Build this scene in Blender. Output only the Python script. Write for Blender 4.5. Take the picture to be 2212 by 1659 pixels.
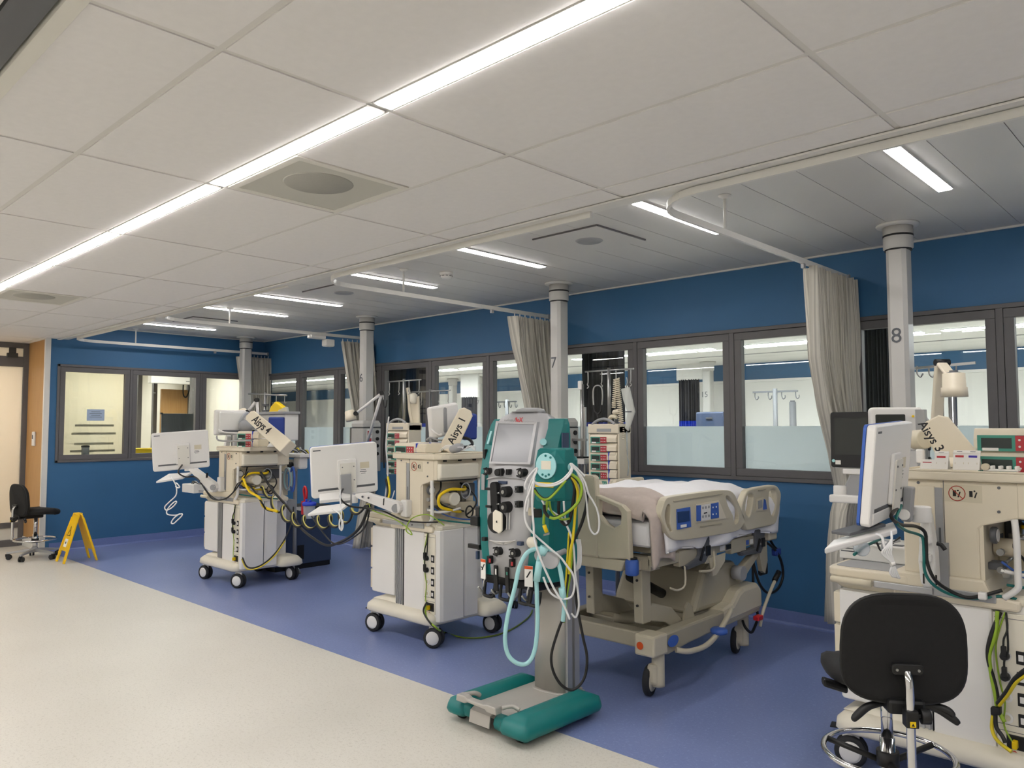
import bpy, bmesh, math, random
import numpy as np
from mathutils import Matrix, Vector
random.seed(7)
for o in list(bpy.data.objects): bpy.data.objects.remove(o)
SC = bpy.context.scene
COL = SC.collection
PI = math.pi
# ------------------------------------------------------------------ camera
CAMH = 1.5; FPX = 1668.447; IW, IH = 2212, 1659
YAW, PITCH, ROLL = 0.76105151, 0.055856487, -0.00189627
_F = np.array([-math.sin(YAW)*math.cos(PITCH), math.cos(YAW)*math.cos(PITCH), math.sin(PITCH)])
_R = np.array([math.cos(YAW), math.sin(YAW), 0.0]); _U = np.cross(_R, _F)
_c, _s = math.cos(ROLL), math.sin(ROLL)
_R, _U = _c*_R+_s*_U, -_s*_R+_c*_U
cam = bpy.data.cameras.new('camera'); camo = bpy.data.objects.new('camera', cam); COL.objects.link(camo)
cam.sensor_width = 36; cam.lens = FPX/IW*36; cam.clip_start = .05; cam.clip_end = 100
camo.matrix_world = Matrix(((_R[0], _U[0], -_F[0], 0), (_R[1], _U[1], -_F[1], 0), (_R[2], _U[2], -_F[2], CAMH), (0, 0, 0, 1)))
SC.camera = camo
# ------------------------------------------------------------------ world, exposure
wd = bpy.data.worlds.new('world'); SC.world = wd; wd.use_nodes = True
wd.node_tree.nodes['Background'].inputs[0].default_value = (.6, .7, .8, 1)
wd.node_tree.nodes['Background'].inputs[1].default_value = .02
SC.view_settings.view_transform = 'Standard'; SC.view_settings.look = 'None'
SC.view_settings.exposure = 0.62; SC.view_settings.gamma = 1.0
SC.view_settings.use_curve_mapping = False
STRIP_E = 27.0      # corridor strip lights
BAY_E = 27.0         # bay lights
# measured points: a pixel of the survey photo met with a known plane of the room
CC = np.array([0, 0, CAMH])
def _ray(x, y): return _F+(x-IW/2)/FPX*_R-(y-IH/2)/FPX*_U
def atz(x, y, z): d = _ray(x, y); return CC+d*((z-CAMH)/d[2])
def aty(x, y, Y): d = _ray(x, y); return CC+d*(Y/d[1])
def atx(x, y, X): d = _ray(x, y); return CC+d*(X/d[0])
def atd(x, y, D): return CC+_ray(x, y)*D
# ------------------------------------------------------------------ materials
def lin(h):
    h = h.lstrip('#'); v = [int(h[i:i+2], 16)/255 for i in (0, 2, 4)]
    return tuple(((c/12.92) if c <= .04045 else ((c+.055)/1.055)**2.4) for c in v)+(1,)
MATS = {}
def mat(name, hexc, rough=.5, metal=0.0, noise=0.0, scale=8.0, bump=0.0, bscale=200.0, emit=0.0, spec=.5, coat=0.0, alpha=1.0, trans=0.0):
    m = bpy.data.materials.new(name); m.use_nodes = True; MATS[name] = m
    nt = m.node_tree; b = nt.nodes['Principled BSDF']
    c = lin(hexc); b.inputs['Base Color'].default_value = c
    b.inputs['Roughness'].default_value = rough; b.inputs['Metallic'].default_value = metal
    b.inputs['Specular IOR Level'].default_value = spec; b.inputs['Coat Weight'].default_value = coat
    b.inputs['Alpha'].default_value = alpha; b.inputs['Transmission Weight'].default_value = trans
    if emit: b.inputs['Emission Color'].default_value = c; b.inputs['Emission Strength'].default_value = emit
    tc = nt.nodes.new('ShaderNodeTexCoord')
    if noise:
        n = nt.nodes.new('ShaderNodeTexNoise'); n.inputs['Scale'].default_value = scale; n.inputs['Detail'].default_value = 4
        nt.links.new(tc.outputs['Object'], n.inputs['Vector'])
        mp = nt.nodes.new('ShaderNodeMapRange'); mp.inputs[1].default_value = .25; mp.inputs[2].default_value = .75
        mp.inputs[3].default_value = 1-noise; mp.inputs[4].default_value = 1+noise
        nt.links.new(n.outputs['Fac'], mp.inputs[0])
        mx = nt.nodes.new('ShaderNodeMix'); mx.data_type = 'RGBA'; mx.blend_type = 'MULTIPLY'; mx.inputs[0].default_value = 1
        mx.inputs[6].default_value = c; nt.links.new(mp.outputs[0], mx.inputs[7]); nt.links.new(mx.outputs[2], b.inputs['Base Color'])
    if bump:
        n2 = nt.nodes.new('ShaderNodeTexNoise'); n2.inputs['Scale'].default_value = bscale; n2.inputs['Detail'].default_value = 3
        nt.links.new(tc.outputs['Object'], n2.inputs['Vector'])
        bp = nt.nodes.new('ShaderNodeBump'); bp.inputs['Strength'].default_value = bump; bp.inputs['Distance'].default_value = .002
        nt.links.new(n2.outputs['Fac'], bp.inputs['Height']); nt.links.new(bp.outputs[0], b.inputs['Normal'])
    return m
def mat_floor(name, base, fleck1, fleck2, rough):
    m = mat(name, base, rough, spec=.5); nt = m.node_tree; b = nt.nodes['Principled BSDF']
    tc = nt.nodes.new('ShaderNodeTexCoord')
    def vor(sc, lo, hi):
        v = nt.nodes.new('ShaderNodeTexNoise'); v.inputs['Scale'].default_value = sc; v.inputs['Detail'].default_value = 2
        nt.links.new(tc.outputs['Object'], v.inputs['Vector'])
        r = nt.nodes.new('ShaderNodeMapRange'); r.inputs[1].default_value = lo; r.inputs[2].default_value = hi
        nt.links.new(v.outputs['Fac'], r.inputs[0]); return r.outputs[0]
    prev = None
    col = lin(base)
    for sc, lo, hi, c in ((60, .55, .75, fleck1), (140, .6, .72, fleck2), (1.2, .35, 1.3, fleck1)):
        mx = nt.nodes.new('ShaderNodeMix'); mx.data_type = 'RGBA'
        nt.links.new(vor(sc, lo, hi), mx.inputs[0])
        if prev is None: mx.inputs[6].default_value = col
        else: nt.links.new(prev, mx.inputs[6])
        mx.inputs[7].default_value = lin(c); prev = mx.outputs[2]
    nt.links.new(prev, b.inputs['Base Color'])
    return m
def mat_glass(name, tint='#f2f6f5', refl=1.0):
    m = bpy.data.materials.new(name); m.use_nodes = True; MATS[name] = m; nt = m.node_tree; nt.nodes.clear()
    o = nt.nodes.new('ShaderNodeOutputMaterial'); mx = nt.nodes.new('ShaderNodeMixShader')
    t = nt.nodes.new('ShaderNodeBsdfTransparent'); t.inputs[0].default_value = lin(tint)
    g = nt.nodes.new('ShaderNodeBsdfGlossy'); g.inputs['Roughness'].default_value = .0
    f = nt.nodes.new('ShaderNodeFresnel'); ge = nt.nodes.new('ShaderNodeNewGeometry')
    mr = nt.nodes.new('ShaderNodeMapRange'); mr.inputs[3].default_value = 1.5; mr.inputs[4].default_value = 1/1.5
    nt.links.new(ge.outputs['Backfacing'], mr.inputs[0]); nt.links.new(mr.outputs[0], f.inputs[0])
    nt.links.new(f.outputs[0], mx.inputs[0]); nt.links.new(t.outputs[0], mx.inputs[1]); nt.links.new(g.outputs[0], mx.inputs[2]); nt.links.new(mx.outputs[0], o.inputs[0])
    return m
def mat_film(name, hexc, thru=.25):
    m = bpy.data.materials.new(name); m.use_nodes = True; MATS[name] = m; nt = m.node_tree; nt.nodes.clear()
    o = nt.nodes.new('ShaderNodeOutputMaterial'); mx = nt.nodes.new('ShaderNodeMixShader'); mx.inputs[0].default_value = .62
    d = nt.nodes.new('ShaderNodeBsdfDiffuse'); d.inputs[0].default_value = lin(hexc)
    t = nt.nodes.new('ShaderNodeBsdfTranslucent'); t.inputs[0].default_value = lin(hexc)
    nt.links.new(d.outputs[0], mx.inputs[1]); nt.links.new(t.outputs[0], mx.inputs[2]); nt.links.new(mx.outputs[0], o.inputs[0])
    return m
def mat_stripe(name, base, dark, scale, axis=0, soft=(.45, .6), rough=.85, fac=.6):
    m = mat(name, base, rough, spec=.2); nt = m.node_tree; b = nt.nodes['Principled BSDF']
    uv = nt.nodes.new('ShaderNodeUVMap')
    sp = nt.nodes.new('ShaderNodeSeparateXYZ'); nt.links.new(uv.outputs[0], sp.inputs[0])
    w = nt.nodes.new('ShaderNodeTexNoise'); w.noise_dimensions = '1D'; w.inputs['Scale'].default_value = scale; w.inputs['Detail'].default_value = 2
    nt.links.new(sp.outputs[axis], w.inputs['W'])
    r = nt.nodes.new('ShaderNodeMapRange'); r.inputs[1].default_value = soft[0]; r.inputs[2].default_value = soft[1]; r.inputs[4].default_value = fac
    nt.links.new(w.outputs['Fac'], r.inputs[0])
    mx = nt.nodes.new('ShaderNodeMix'); mx.data_type = 'RGBA'; mx.inputs[6].default_value = lin(base); mx.inputs[7].default_value = lin(dark)
    nt.links.new(r.outputs[0], mx.inputs[0]); nt.links.new(mx.outputs[2], b.inputs['Base Color'])
    return m
def mat_wood(name, a, bcol):
    m = mat(name, a, .45); nt = m.node_tree; b = nt.nodes['Principled BSDF']
    tc = nt.nodes.new('ShaderNodeTexCoord'); mp = nt.nodes.new('ShaderNodeMapping'); mp.inputs['Scale'].default_value = (18, 18, 1.2)
    nt.links.new(tc.outputs['Object'], mp.inputs[0])
    n = nt.nodes.new('ShaderNodeTexNoise'); n.inputs['Scale'].default_value = 3; n.inputs['Detail'].default_value = 6; nt.links.new(mp.outputs[0], n.inputs['Vector'])
    mx = nt.nodes.new('ShaderNodeMix'); mx.data_type = 'RGBA'; mx.inputs[6].default_value = lin(a); mx.inputs[7].default_value = lin(bcol)
    nt.links.new(n.outputs['Fac'], mx.inputs[0]); nt.links.new(mx.outputs[2], b.inputs['Base Color'])
    return m
mat_floor('floor_beige', '#d2cec4', '#c0bbb0', '#b0aba0', .38)
mat_floor('floor_blue', '#7482b0', '#8894be', '#5d6ea0', .36)
mat('skirt_blue', '#6d7db2', .4, noise=.05, scale=60)
mat('wall_blue', '#356892', .55, noise=.03, scale=3, bump=.05)
mat('wall_cream', '#dcd9cf', .7, noise=.02, scale=2)
mat('wall_white', '#e0dfda', .7, noise=.02, scale=2)
mat('tile_white', '#e6e3e0', .85, noise=.02, scale=30, bump=.1, bscale=400)
mat('tbar', '#d9d6d0', .6)
mat('metal_panel', '#d6d4cf', .5, metal=0.1, noise=.02, scale=2)
mat('plenum', '#5a5a58', .9)
mat('frame_grey', '#626060', .5, noise=.03, scale=12)
mat('frame_dark', '#3a3937', .6)
mat('white_paint', '#dcdad4', .4, noise=.02)
mat('column_white', '#bdbbb6', .35, noise=.015, scale=5)
mat('black', '#0c0c0d', .5)
mat('black_soft', '#141415', .75, noise=.2, scale=40)
mat('black_fabric', '#131313', .9, noise=.15, scale=60, bump=.3, bscale=500)
mat('rubber', '#222326', .7)
mat('cream_plastic', '#ddd3bd', .42, noise=.02, scale=6)
mat('cream_dark', '#cfc6ae', .42, noise=.02, scale=6)
mat('ivory', '#e2dccb', .42, noise=.02, scale=6)
mat('bed_cream', '#c4bca6', .45, noise=.025, scale=5)
mat('bed_metal', '#aaa38f', .45, noise=.03, scale=7)
mat('white_plastic', '#e4e2de', .38, noise=.015, scale=5)
mat('grey_plastic', '#9b9c9d', .45, noise=.03)
mat('grey_dark', '#56585b', .5, noise=.05)
mat('prisma_grey', '#b0b0b2', .38, metal=.15, noise=.02)
mat('prisma_silver', '#b3afa8', .35, metal=.2, noise=.03)
mat('teal', '#00706f', .42, noise=.04, scale=10, bump=.08, bscale=600)
mat('aqua', '#9fd3d6', .4)
mat('aqua_tube', '#a4d6d9', .35)
mat('chrome', '#d8d8d8', .12, metal=1.0)
mat('steel', '#a8a8a6', .3, metal=.9)
mat('alu', '#b0b1b3', .4, metal=.6)
mat('blue_plastic', '#3c62b4', .4)
mat('blue_bright', '#1f3fc0', .4)
mat('blue_navy', '#35435e', .5)
mat('blue_bag', '#27408f', .35)
mat('red', '#b03038', .45)
mat('red_bright', '#c01822', .4)
mat('green_panel', '#3f8f7c', .45)
mat('screen_off', '#2c2f2c', .18)
mat('screen_grey', '#7d7e83', .2)
mat('lcd', '#2a3330', .25)
mat('lcd_blue', '#2a3f6a', .25)
mat('yellow', '#e8c400', .4)
mat('yellow_sign', '#f0c000', .45, noise=.03)
mat('cable_yellow', '#d8c21a', .45)
mat('cable_green', '#8fae2c', .45)
mat('cable_white', '#dedede', .45)
mat('cable_grey', '#a9adb2', .45)
mat('cable_black', '#101010', .45)
mat('cable_teal', '#0f6b66', .45)
mat('sheet_white', '#e6e5e6', .9, noise=.02, scale=4, bump=.15, bscale=60)
mat('blanket', '#b9aca3', .95, noise=.06, scale=30, bump=.5, bscale=350)
mat('curtain_plain', '#cfcbbf', .9)
mat_stripe('curtain', '#d2cec2', '#8a867c', 160, fac=.55)
mat_stripe('curtain_dark', '#3c3d45', '#14151a', 30)
mat('paper', '#e8e6e0', .8)
mat('paper_blue', '#a8bad2', .8)
mat('orange', '#d2521c', .5)
mat('label_purple', '#3a2c9c', .5)
mat('print_grey', '#55585c', .6)
mat('print_red', '#b53a2a', .6)
mat('clear_plastic', '#c9d3dc', .15, alpha=.45)
mat('bag_clear', '#d4d6cf', .3, alpha=.6)
mat_wood('wood', '#c49a63', '#a97c46')
mat_glass('glass')
mat_film('frost', '#eef3f6')
mat_film('blind', '#f3efe2')
mat_film('strip_reflection', '#c4c2b8')
mat_film('frost_warm', '#efe8dc')
mat('light_on', '#fffbf9', .5, emit=STRIP_E)
mat('light_bay', '#fffbf9', .5, emit=BAY_E)
mat('light_room', '#fff8ee', .5, emit=13)
mat('light_ward', '#fdfdff', .5, emit=52)
# ------------------------------------------------------------------ mesh helpers
def catmull(pts, k=6, closed=False):
    P = [np.array(p, float) for p in pts]; n = len(P); out = []
    seg = n if closed else n-1
    for i in range(seg):
        if closed: a, b, c, d = P[(i-1) % n], P[i], P[(i+1) % n], P[(i+2) % n]
        else: a, b, c, d = P[max(i-1, 0)], P[i], P[i+1], P[min(i+2, n-1)]
        for j in range(k):
            t = j/k
            out.append(.5*((2*b)+(-a+c)*t+(2*a-5*b+4*c-d)*t*t+(-a+3*b-3*c+d)*t**3))
    if not closed: out.append(P[-1])
    return out
def rrect(x0, x1, y0, y1, r, n=4):
    o = []
    for cx, cy, a in ((x1-r, y1-r, 0), (x0+r, y1-r, 90), (x0+r, y0+r, 180), (x1-r, y0+r, 270)):
        for i in range(n+1):
            t = math.radians(a+90*i/n); o.append((cx+r*math.cos(t), cy+r*math.sin(t)))
    return o
def nrm(v): v = np.array(v, float); return v/np.linalg.norm(v)
class MB:
    def __init__(s, off=(0, 0, 0)): s.V = []; s.F = []; s.S = []; s.M = []; s.UV = None; s.off = off
    def add(s, V, F, smooth=False, mi=0):
        o = len(s.V); ox, oy, oz = s.off; s.V += [(float(v[0])+ox, float(v[1])+oy, float(v[2])+oz) for v in V]
        for f in F: s.F.append(tuple(i+o for i in f)); s.S.append(smooth); s.M.append(mi)
        return s
    def box(s, x0, x1, y0, y1, z0, z1, mi=0):
        V = [(x, y, z) for z in (z0, z1) for y in (y0, y1) for x in (x0, x1)]
        return s.add(V, [(0, 2, 3, 1), (4, 5, 7, 6), (0, 1, 5, 4), (2, 6, 7, 3), (0, 4, 6, 2), (1, 3, 7, 5)], mi=mi)
    def fbox(s, c, ax, ay, az, sx, sy, sz, mi=0):   # box on a frame of three directions, full sizes
        c = np.array(c, float); ax, ay, az = nrm(ax)*sx/2, nrm(ay)*sy/2, nrm(az)*sz/2
        V = [c+i*ax+j*ay+k*az for k in (-1, 1) for j in (-1, 1) for i in (-1, 1)]
        return s.add(V, [(0, 2, 3, 1), (4, 5, 7, 6), (0, 1, 5, 4), (2, 6, 7, 3), (0, 4, 6, 2), (1, 3, 7, 5)], mi=mi)
    def hexa(s, b, t):  # bottom 4 pts, top 4 pts (same order)
        return s.add(list(b)+list(t), [(3, 2, 1, 0), (4, 5, 6, 7), (0, 1, 5, 4), (1, 2, 6, 5), (2, 3, 7, 6), (3, 0, 4, 7)])
    def cyl(s, p0, p1, r0, r1=None, n=16, mi=0):
        p0, p1 = np.array(p0, float), np.array(p1, float); r1 = r0 if r1 is None else r1
        d = nrm(p1-p0); a = nrm(np.cross(d, (0, 0, 1) if abs(d[2]) < .9 else (1, 0, 0))); b = np.cross(d, a)
        V = []
        for p, r in ((p0, r0), (p1, r1)):
            V += [p+r*(math.cos(2*PI*i/n)*a+math.sin(2*PI*i/n)*b) for i in range(n)]
        s.add(V, [(i, (i+1) % n, n+(i+1) % n, n+i) for i in range(n)], True, mi)
        o = len(s.V)-2*n
        s.F.append(tuple(o+i for i in reversed(range(n)))); s.S.append(False); s.M.append(mi)
        s.F.append(tuple(o+n+i for i in range(n))); s.S.append(False); s.M.append(mi)
        return s
    def tube(s, pts, r, n=8, k=5, closed=False, mi=0, prof=None):
        P = catmull(pts, k, closed) if k > 1 else [np.array(p, float) for p in pts]
        m = len(P); V = []; a = None
        for i in range(m):
            d = (P[(i+1) % m]-P[i-1]) if closed else (P[min(i+1, m-1)]-P[max(i-1, 0)])
            L = np.linalg.norm(d); d = d/L if L > 1e-9 else np.array((0, 0, 1.))
            if a is None: a = nrm(np.cross(d, (0, 0, 1) if abs(d[2]) < .9 else (1, 0, 0)))
            else:
                a = a-d*(a@d); L = np.linalg.norm(a)
                a = a/L if L > 1e-6 else nrm(np.cross(d, (.3, .5, .8)))
            b = np.cross(d, a); rr = r(i/(m-1)) if callable(r) else r
            V += [P[i]+rr*(math.cos(2*PI*q/n)*a+math.sin(2*PI*q/n)*b) for q in range(n)]
        F = [(i*n+q, i*n+(q+1) % n, ((i+1) % m)*n+(q+1) % n, ((i+1) % m)*n+q) for i in range(m if closed else m-1) for q in range(n)]
        s.add(V, F, True, mi)
        if not closed:
            o = len(s.V)-m*n
            s.F.append(tuple(o+q for q in reversed(range(n)))); s.S.append(False); s.M.append(mi)
            s.F.append(tuple(o+(m-1)*n+q for q in range(n))); s.S.append(False); s.M.append(mi)
        return s
    def prism(s, poly, axis, a0, a1, mi=0, smooth=False):
        n = len(poly)
        def p3(p, a):
            return {'x': (a, p[0], p[1]), 'y': (p[0], a, p[1]), 'z': (p[0], p[1], a)}[axis]
        V = [p3(p, a0) for p in poly]+[p3(p, a1) for p in poly]
        s.add(V, [(i, (i+1) % n, n+(i+1) % n, n+i) for i in range(n)], smooth, mi)
        o = len(s.V)-2*n
        s.F.append(tuple(o+i for i in reversed(range(n)))); s.S.append(False); s.M.append(mi)
        s.F.append(tuple(o+n+i for i in range(n))); s.S.append(False); s.M.append(mi)
        return s
    def fprism(s, poly, c, ax, ay, t, az=None, mi=0, smooth=False, taper=1.0):  # polygon in frame (ax,ay) at c, thickness t along az
        c = np.array(c, float); ax = nrm(ax); ay = np.array(ay, float); ay = nrm(ay-ax*(ax@ay)); az = np.cross(ax, ay) if az is None else nrm(az)
        n = len(poly)
        V = [c+p[0]*ax+p[1]*ay for p in poly]+[c+p[0]*taper*ax+p[1]*taper*ay+t*az for p in poly]
        s.add(V, [(i, (i+1) % n, n+(i+1) % n, n+i) for i in range(n)], smooth, mi)
        o = len(s.V)-2*n
        s.F.append(tuple(o+i for i in reversed(range(n)))); s.S.append(False); s.M.append(mi)
        s.F.append(tuple(o+n+i for i in range(n))); s.S.append(False); s.M.append(mi)
        return s
    def ring(s, outer, inner, c, ax, ay, t, mi=0):   # frame: outer and inner outline of equal count
        c = np.array(c, float); ax = nrm(ax); ay = np.array(ay, float); ay = nrm(ay-ax*(ax@ay)); az = np.cross(ax, ay); n = len(outer)
        V = [c+p[0]*ax+p[1]*ay+k*az for k in (0, t) for q in (outer, inner) for p in q]
        F = []
        for i in range(n):
            j = (i+1) % n
            F += [(i, n+i, n+j, j), (2*n+i, 2*n+j, 3*n+j, 3*n+i), (i, j, 2*n+j, 2*n+i), (n+i, 3*n+i, 3*n+j, n+j)]
        return s.add(V, F, False, mi)
    def lathe(s, prof, c=(0, 0, 0), n=24, ax=(0, 0, 1), mi=0):
        c = np.array(c, float); d = nrm(ax); a = nrm(np.cross(d, (0, 1, 0) if abs(d[1]) < .9 else (1, 0, 0))); b = np.cross(d, a)
        m = len(prof)
        V = [c+d*z+r*(math.cos(2*PI*i/n)*a+math.sin(2*PI*i/n)*b) for r, z in prof for i in range(n)]
        s.add(V, [(j*n+i, j*n+(i+1) % n, (j+1)*n+(i+1) % n, (j+1)*n+i) for j in range(m-1) for i in range(n)], True, mi)
        o = len(s.V)-m*n
        s.F.append(tuple(o+i for i in reversed(range(n)))); s.S.append(False); s.M.append(mi)
        s.F.append(tuple(o+(m-1)*n+i for i in range(n))); s.S.append(False); s.M.append(mi)
        return s
    def loft(s, rings, mi=0, cap=True, smooth=True):
        n = len(rings[0]); m = len(rings); V = [p for r in rings for p in r]
        s.add(V, [(j*n+i, j*n+(i+1) % n, (j+1)*n+(i+1) % n, (j+1)*n+i) for j in range(m-1) for i in range(n)], smooth, mi)
        if cap:
            o = len(s.V)-m*n
            s.F.append(tuple(o+i for i in reversed(range(n)))); s.S.append(False); s.M.append(mi)
            s.F.append(tuple(o+(m-1)*n+i for i in range(n))); s.S.append(False); s.M.append(mi)
        return s
    def grid(s, f, nu, nv, mi=0):
        V = [f(i/nu, j/nv) for j in range(nv+1) for i in range(nu+1)]
        o = len(s.V)
        s.add(V, [(j*(nu+1)+i, j*(nu+1)+i+1, (j+1)*(nu+1)+i+1, (j+1)*(nu+1)+i) for j in range(nv) for i in range(nu)], True, mi)
        if s.UV is None: s.UV = {}
        for j in range(nv+1):
            for i in range(nu+1): s.UV[o+j*(nu+1)+i] = (i/nu, j/nv)
        return s
    def mesh(s, name, mats, off=(0, 0, 0)):
        me = bpy.data.meshes.new(name); ox, oy, oz = off
        me.from_pydata([(x-ox, y-oy, z-oz) for x, y, z in s.V], [], s.F)
        me.polygons.foreach_set('use_smooth', s.S); me.polygons.foreach_set('material_index', s.M)
        for m in (mats if isinstance(mats, (list, tuple)) else [mats]): me.materials.append(MATS[m])
        if s.UV is not None:
            uv = me.uv_layers.new(name='UVMap')
            for l in me.loops: uv.data[l.index].uv = s.UV.get(l.vertex_index, (0, 0))
        bm = bmesh.new(); bm.from_mesh(me); bmesh.ops.recalc_face_normals(bm, faces=bm.faces)
        bm.to_mesh(me); bm.free()
        me.update(); return me
def props(o, label=None, cat=None, group=None, kind=None):
    if label: o['label'] = label
    if cat: o['category'] = cat
    if group: o['group'] = group
    if kind: o['kind'] = kind
    return o
def mods(o, bevel=0, solid=0, sub=0, seg=2):
    if solid: m = o.modifiers.new('solid', 'SOLIDIFY'); m.thickness = solid; m.offset = 0
    if bevel:
        m = o.modifiers.new('bevel', 'BEVEL'); m.width = bevel; m.segments = seg; m.limit_method = 'ANGLE'; m.angle_limit = math.radians(50)
        m.harden_normals = False
    if sub: m = o.modifiers.new('sub', 'SUBSURF'); m.levels = sub; m.render_levels = sub
    return o
class Thing:
    def __init__(s, name, label, cat, loc=(0, 0, 0), rz=0, group=None, world=True, kind=None):
        s.o = bpy.data.objects.new(name, None); COL.objects.link(s.o); s.o.empty_display_size = .1
        s.loc = tuple(float(v) for v in loc); s.o.location = s.loc; s.o.rotation_euler = (0, 0, rz); s.world = world
        props(s.o, label, cat, group, kind)
    def part(s, name, mb, mats, parent=None, bevel=0, solid=0, sub=0, label=None, kind=None, seg=2):
        me = mb.mesh(name, mats, s.loc if s.world else (0, 0, 0))
        o = bpy.data.objects.new(name, me); COL.objects.link(o); o.parent = parent or s.o
        mods(o, bevel, solid, sub, seg); props(o, label, kind=kind); return o
    def text(s, name, txt, size, c, ax, ay, m, parent=None, align='CENTER', ext=.0008, bold=False, label=None):
        cu = bpy.data.curves.new(name, 'FONT'); cu.body = txt; cu.size = size; cu.align_x = align; cu.align_y = 'CENTER'; cu.extrude = ext
        if bold: cu.offset = size*.018
        cu.resolution_u = 3
        t = bpy.data.objects.new('tmp', cu); COL.objects.link(t); bpy.context.view_layer.update()
        me = bpy.data.meshes.new_from_object(t.evaluated_get(bpy.context.evaluated_depsgraph_get()))
        bpy.data.objects.remove(t); bpy.data.curves.remove(cu)
        ax = nrm(ax); ay = np.array(ay, float); ay = nrm(ay-ax*(ax@ay)); az = np.cross(ax, ay)
        c = np.array(c, float)-(np.array(s.loc) if s.world else 0)
        me.transform(Matrix(((ax[0], ay[0], az[0], c[0]), (ax[1], ay[1], az[1], c[1]), (ax[2], ay[2], az[2], c[2]), (0, 0, 0, 1))))
        me.materials.clear(); me.materials.append(MATS[m]); me.name = name
        o = bpy.data.objects.new(name, me); COL.objects.link(o); o.parent = parent or s.o
        props(o, label); return o
def single(name, mb, mats, label=None, cat=None, group=None, kind=None, parent=None, bevel=0, solid=0, sub=0, loc=(0, 0, 0), seg=2):
    me = mb.mesh(name, mats, loc); o = bpy.data.objects.new(name, me); COL.objects.link(o); o.location = loc
    if parent: o.parent = parent; o.location = (0, 0, 0) if not any(loc) else loc
    mods(o, bevel, solid, sub, seg); props(o, label, cat, group, kind); return o
def struct(name, mb, mats, parent=None, bevel=0, label=None):
    return single(name, mb, mats, label=label, kind=None if parent else 'structure', parent=parent, bevel=bevel)
def inst(me, name, loc, parent=None, rot=None, scale=None):
    o = bpy.data.objects.new(name, me); COL.objects.link(o); o.location = loc; o.parent = parent
    if rot: o.rotation_euler = rot
    if scale: o.scale = scale
    return o
def copy_tree(root, loc, rz=None, label=None):
    def cp(o, par):
        c = o.copy(); COL.objects.link(c); c.parent = par
        for ch in o.children: cp(ch, c)
        return c
    r = cp(root, root.parent); r.location = loc
    if rz is not None: r.rotation_euler = (0, 0, rz)
    if label: r['label'] = label
    return r
# ================================================================== the setting
XL, XD, YWD, YW, ZC, ZB, YS, YF = -10.6, -11.45, 2.93, 5.77, 2.598, 2.785, 3.01, 2.975
XR, YB = 4.0, -3.0
struct('floor', MB().box(XD-3.5, XR, YB, YF, -.1, 0), 'floor_beige')
struct('floor_bay', MB().box(XL, XR, YF, YW+.1, -.1, 0), 'floor_blue')
# window bands: sill height, head height
WZ0, WZ1 = 1.075, 2.29
m = MB(); m.box(XL-.1, XR, YW, YW+.1, 0, WZ0); m.box(XL-.1, XR, YW, YW+.1, WZ1, ZB+.1); m.box(XL-.1, -10.54, YW, YW+.1, WZ0, WZ1); m.box(.80, XR, YW, YW+.1, WZ0, WZ1)
struct('wall_back', m, 'wall_blue')
m = MB(); m.box(XL-.1, XL, YWD, YW, 0, WZ0); m.box(XL-.1, XL, YWD, YW, WZ1, ZB+.1); m.box(XL-.1, XL, YWD, 3.01, WZ0, WZ1); m.box(XL-.1, XL, 5.66, YW, WZ0, WZ1)
struct('wall_left', m, 'wall_blue')
# coved skirting
def skirt(name, poly_pts, axis, a0, a1):
    struct(name, MB().prism(poly_pts, axis, a0, a1), 'skirt_blue')
skirt('baseboard_back', [(YW, 0), (YW-.035, 0), (YW-.018, .006), (YW-.009, .018), (YW-.006, .1), (YW, .103)], 'x', XL, XR)
skirt('baseboard_left', [(XL, 0), (XL+.035, 0), (XL+.018, .006), (XL+.009, .018), (XL+.006, .1), (XL, .103)], 'y', YF, YW)
# wood clad return, white corner trim
wp = struct('wall_return', MB().box(XD, XL-.1, YWD, YWD+.1, 0, ZC), 'wall_cream')
struct('panel', MB().box(XD+.02, XL-.03, YWD-.018, YWD, .12, ZC), 'wood', parent=wp)
struct('trim_1', MB().box(XL-.03, XL+.012, YWD-.06, YWD, 0, ZC).box(XL-.1, XL, YWD-.018, YWD, 0, .12), 'white_paint')
struct('trim_2', MB().box(XD, XL-.03, YWD-.025, YWD-.018, .0, .12), 'wall_white')
# closed side of the corridor, behind and beside the viewer
struct('wall_front', MB().box(XD-.1, XR, YB-.1, YB, 0, 2.8), 'wall_white')
struct('wall_right', MB().box(XR, XR+.1, YB, YW, 0, 2.8), 'wall_white')
# glazed end door of the corridor
dm = MB(); dm.box(XD-.06, XD, YB, 1.4, 0, ZC)
struct('wall_end', dm, 'wall_cream')
d1 = single('door_1', MB().box(XD-.05, XD+.01, 2.855, YWD, 0, ZC).box(XD-.05, XD+.01, 1.4, 1.47, 0, ZC).box(XD-.05, XD+.01, 1.47, 2.855, 2.53, ZC).box(XD-.05, XD+.01, 1.47, 2.855, 2.29, 2.42).box(XD-.05, XD+.01, 1.47, 2.855, .0, .085).box(XD-.05, XD+.01, 1.47, 2.855, .235, .3), 'frame_grey', kind='structure', bevel=.004)
struct('pane', MB().box(XD-.025, XD-.019, 1.47, 2.855, .3, 2.29), 'frost_warm', parent=d1)
struct('pane', MB().box(XD-.025, XD-.019, 1.47, 2.855, 2.42, 2.53), 'frost_warm', parent=d1)
struct('kick_panel', MB().box(XD-.03, XD-.015, 1.47, 2.855, .085, .235), 'wall_cream', parent=d1)
m = MB(); m.box(XD+.01, XD+.06, 2.66, 2.78, 2.4, 2.46); m.box(XD+.03, XD+.05, 2.68, 2.76, 2.46, 2.53)
struct('door_closer', m, 'frame_dark', parent=d1, bevel=.006)
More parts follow.
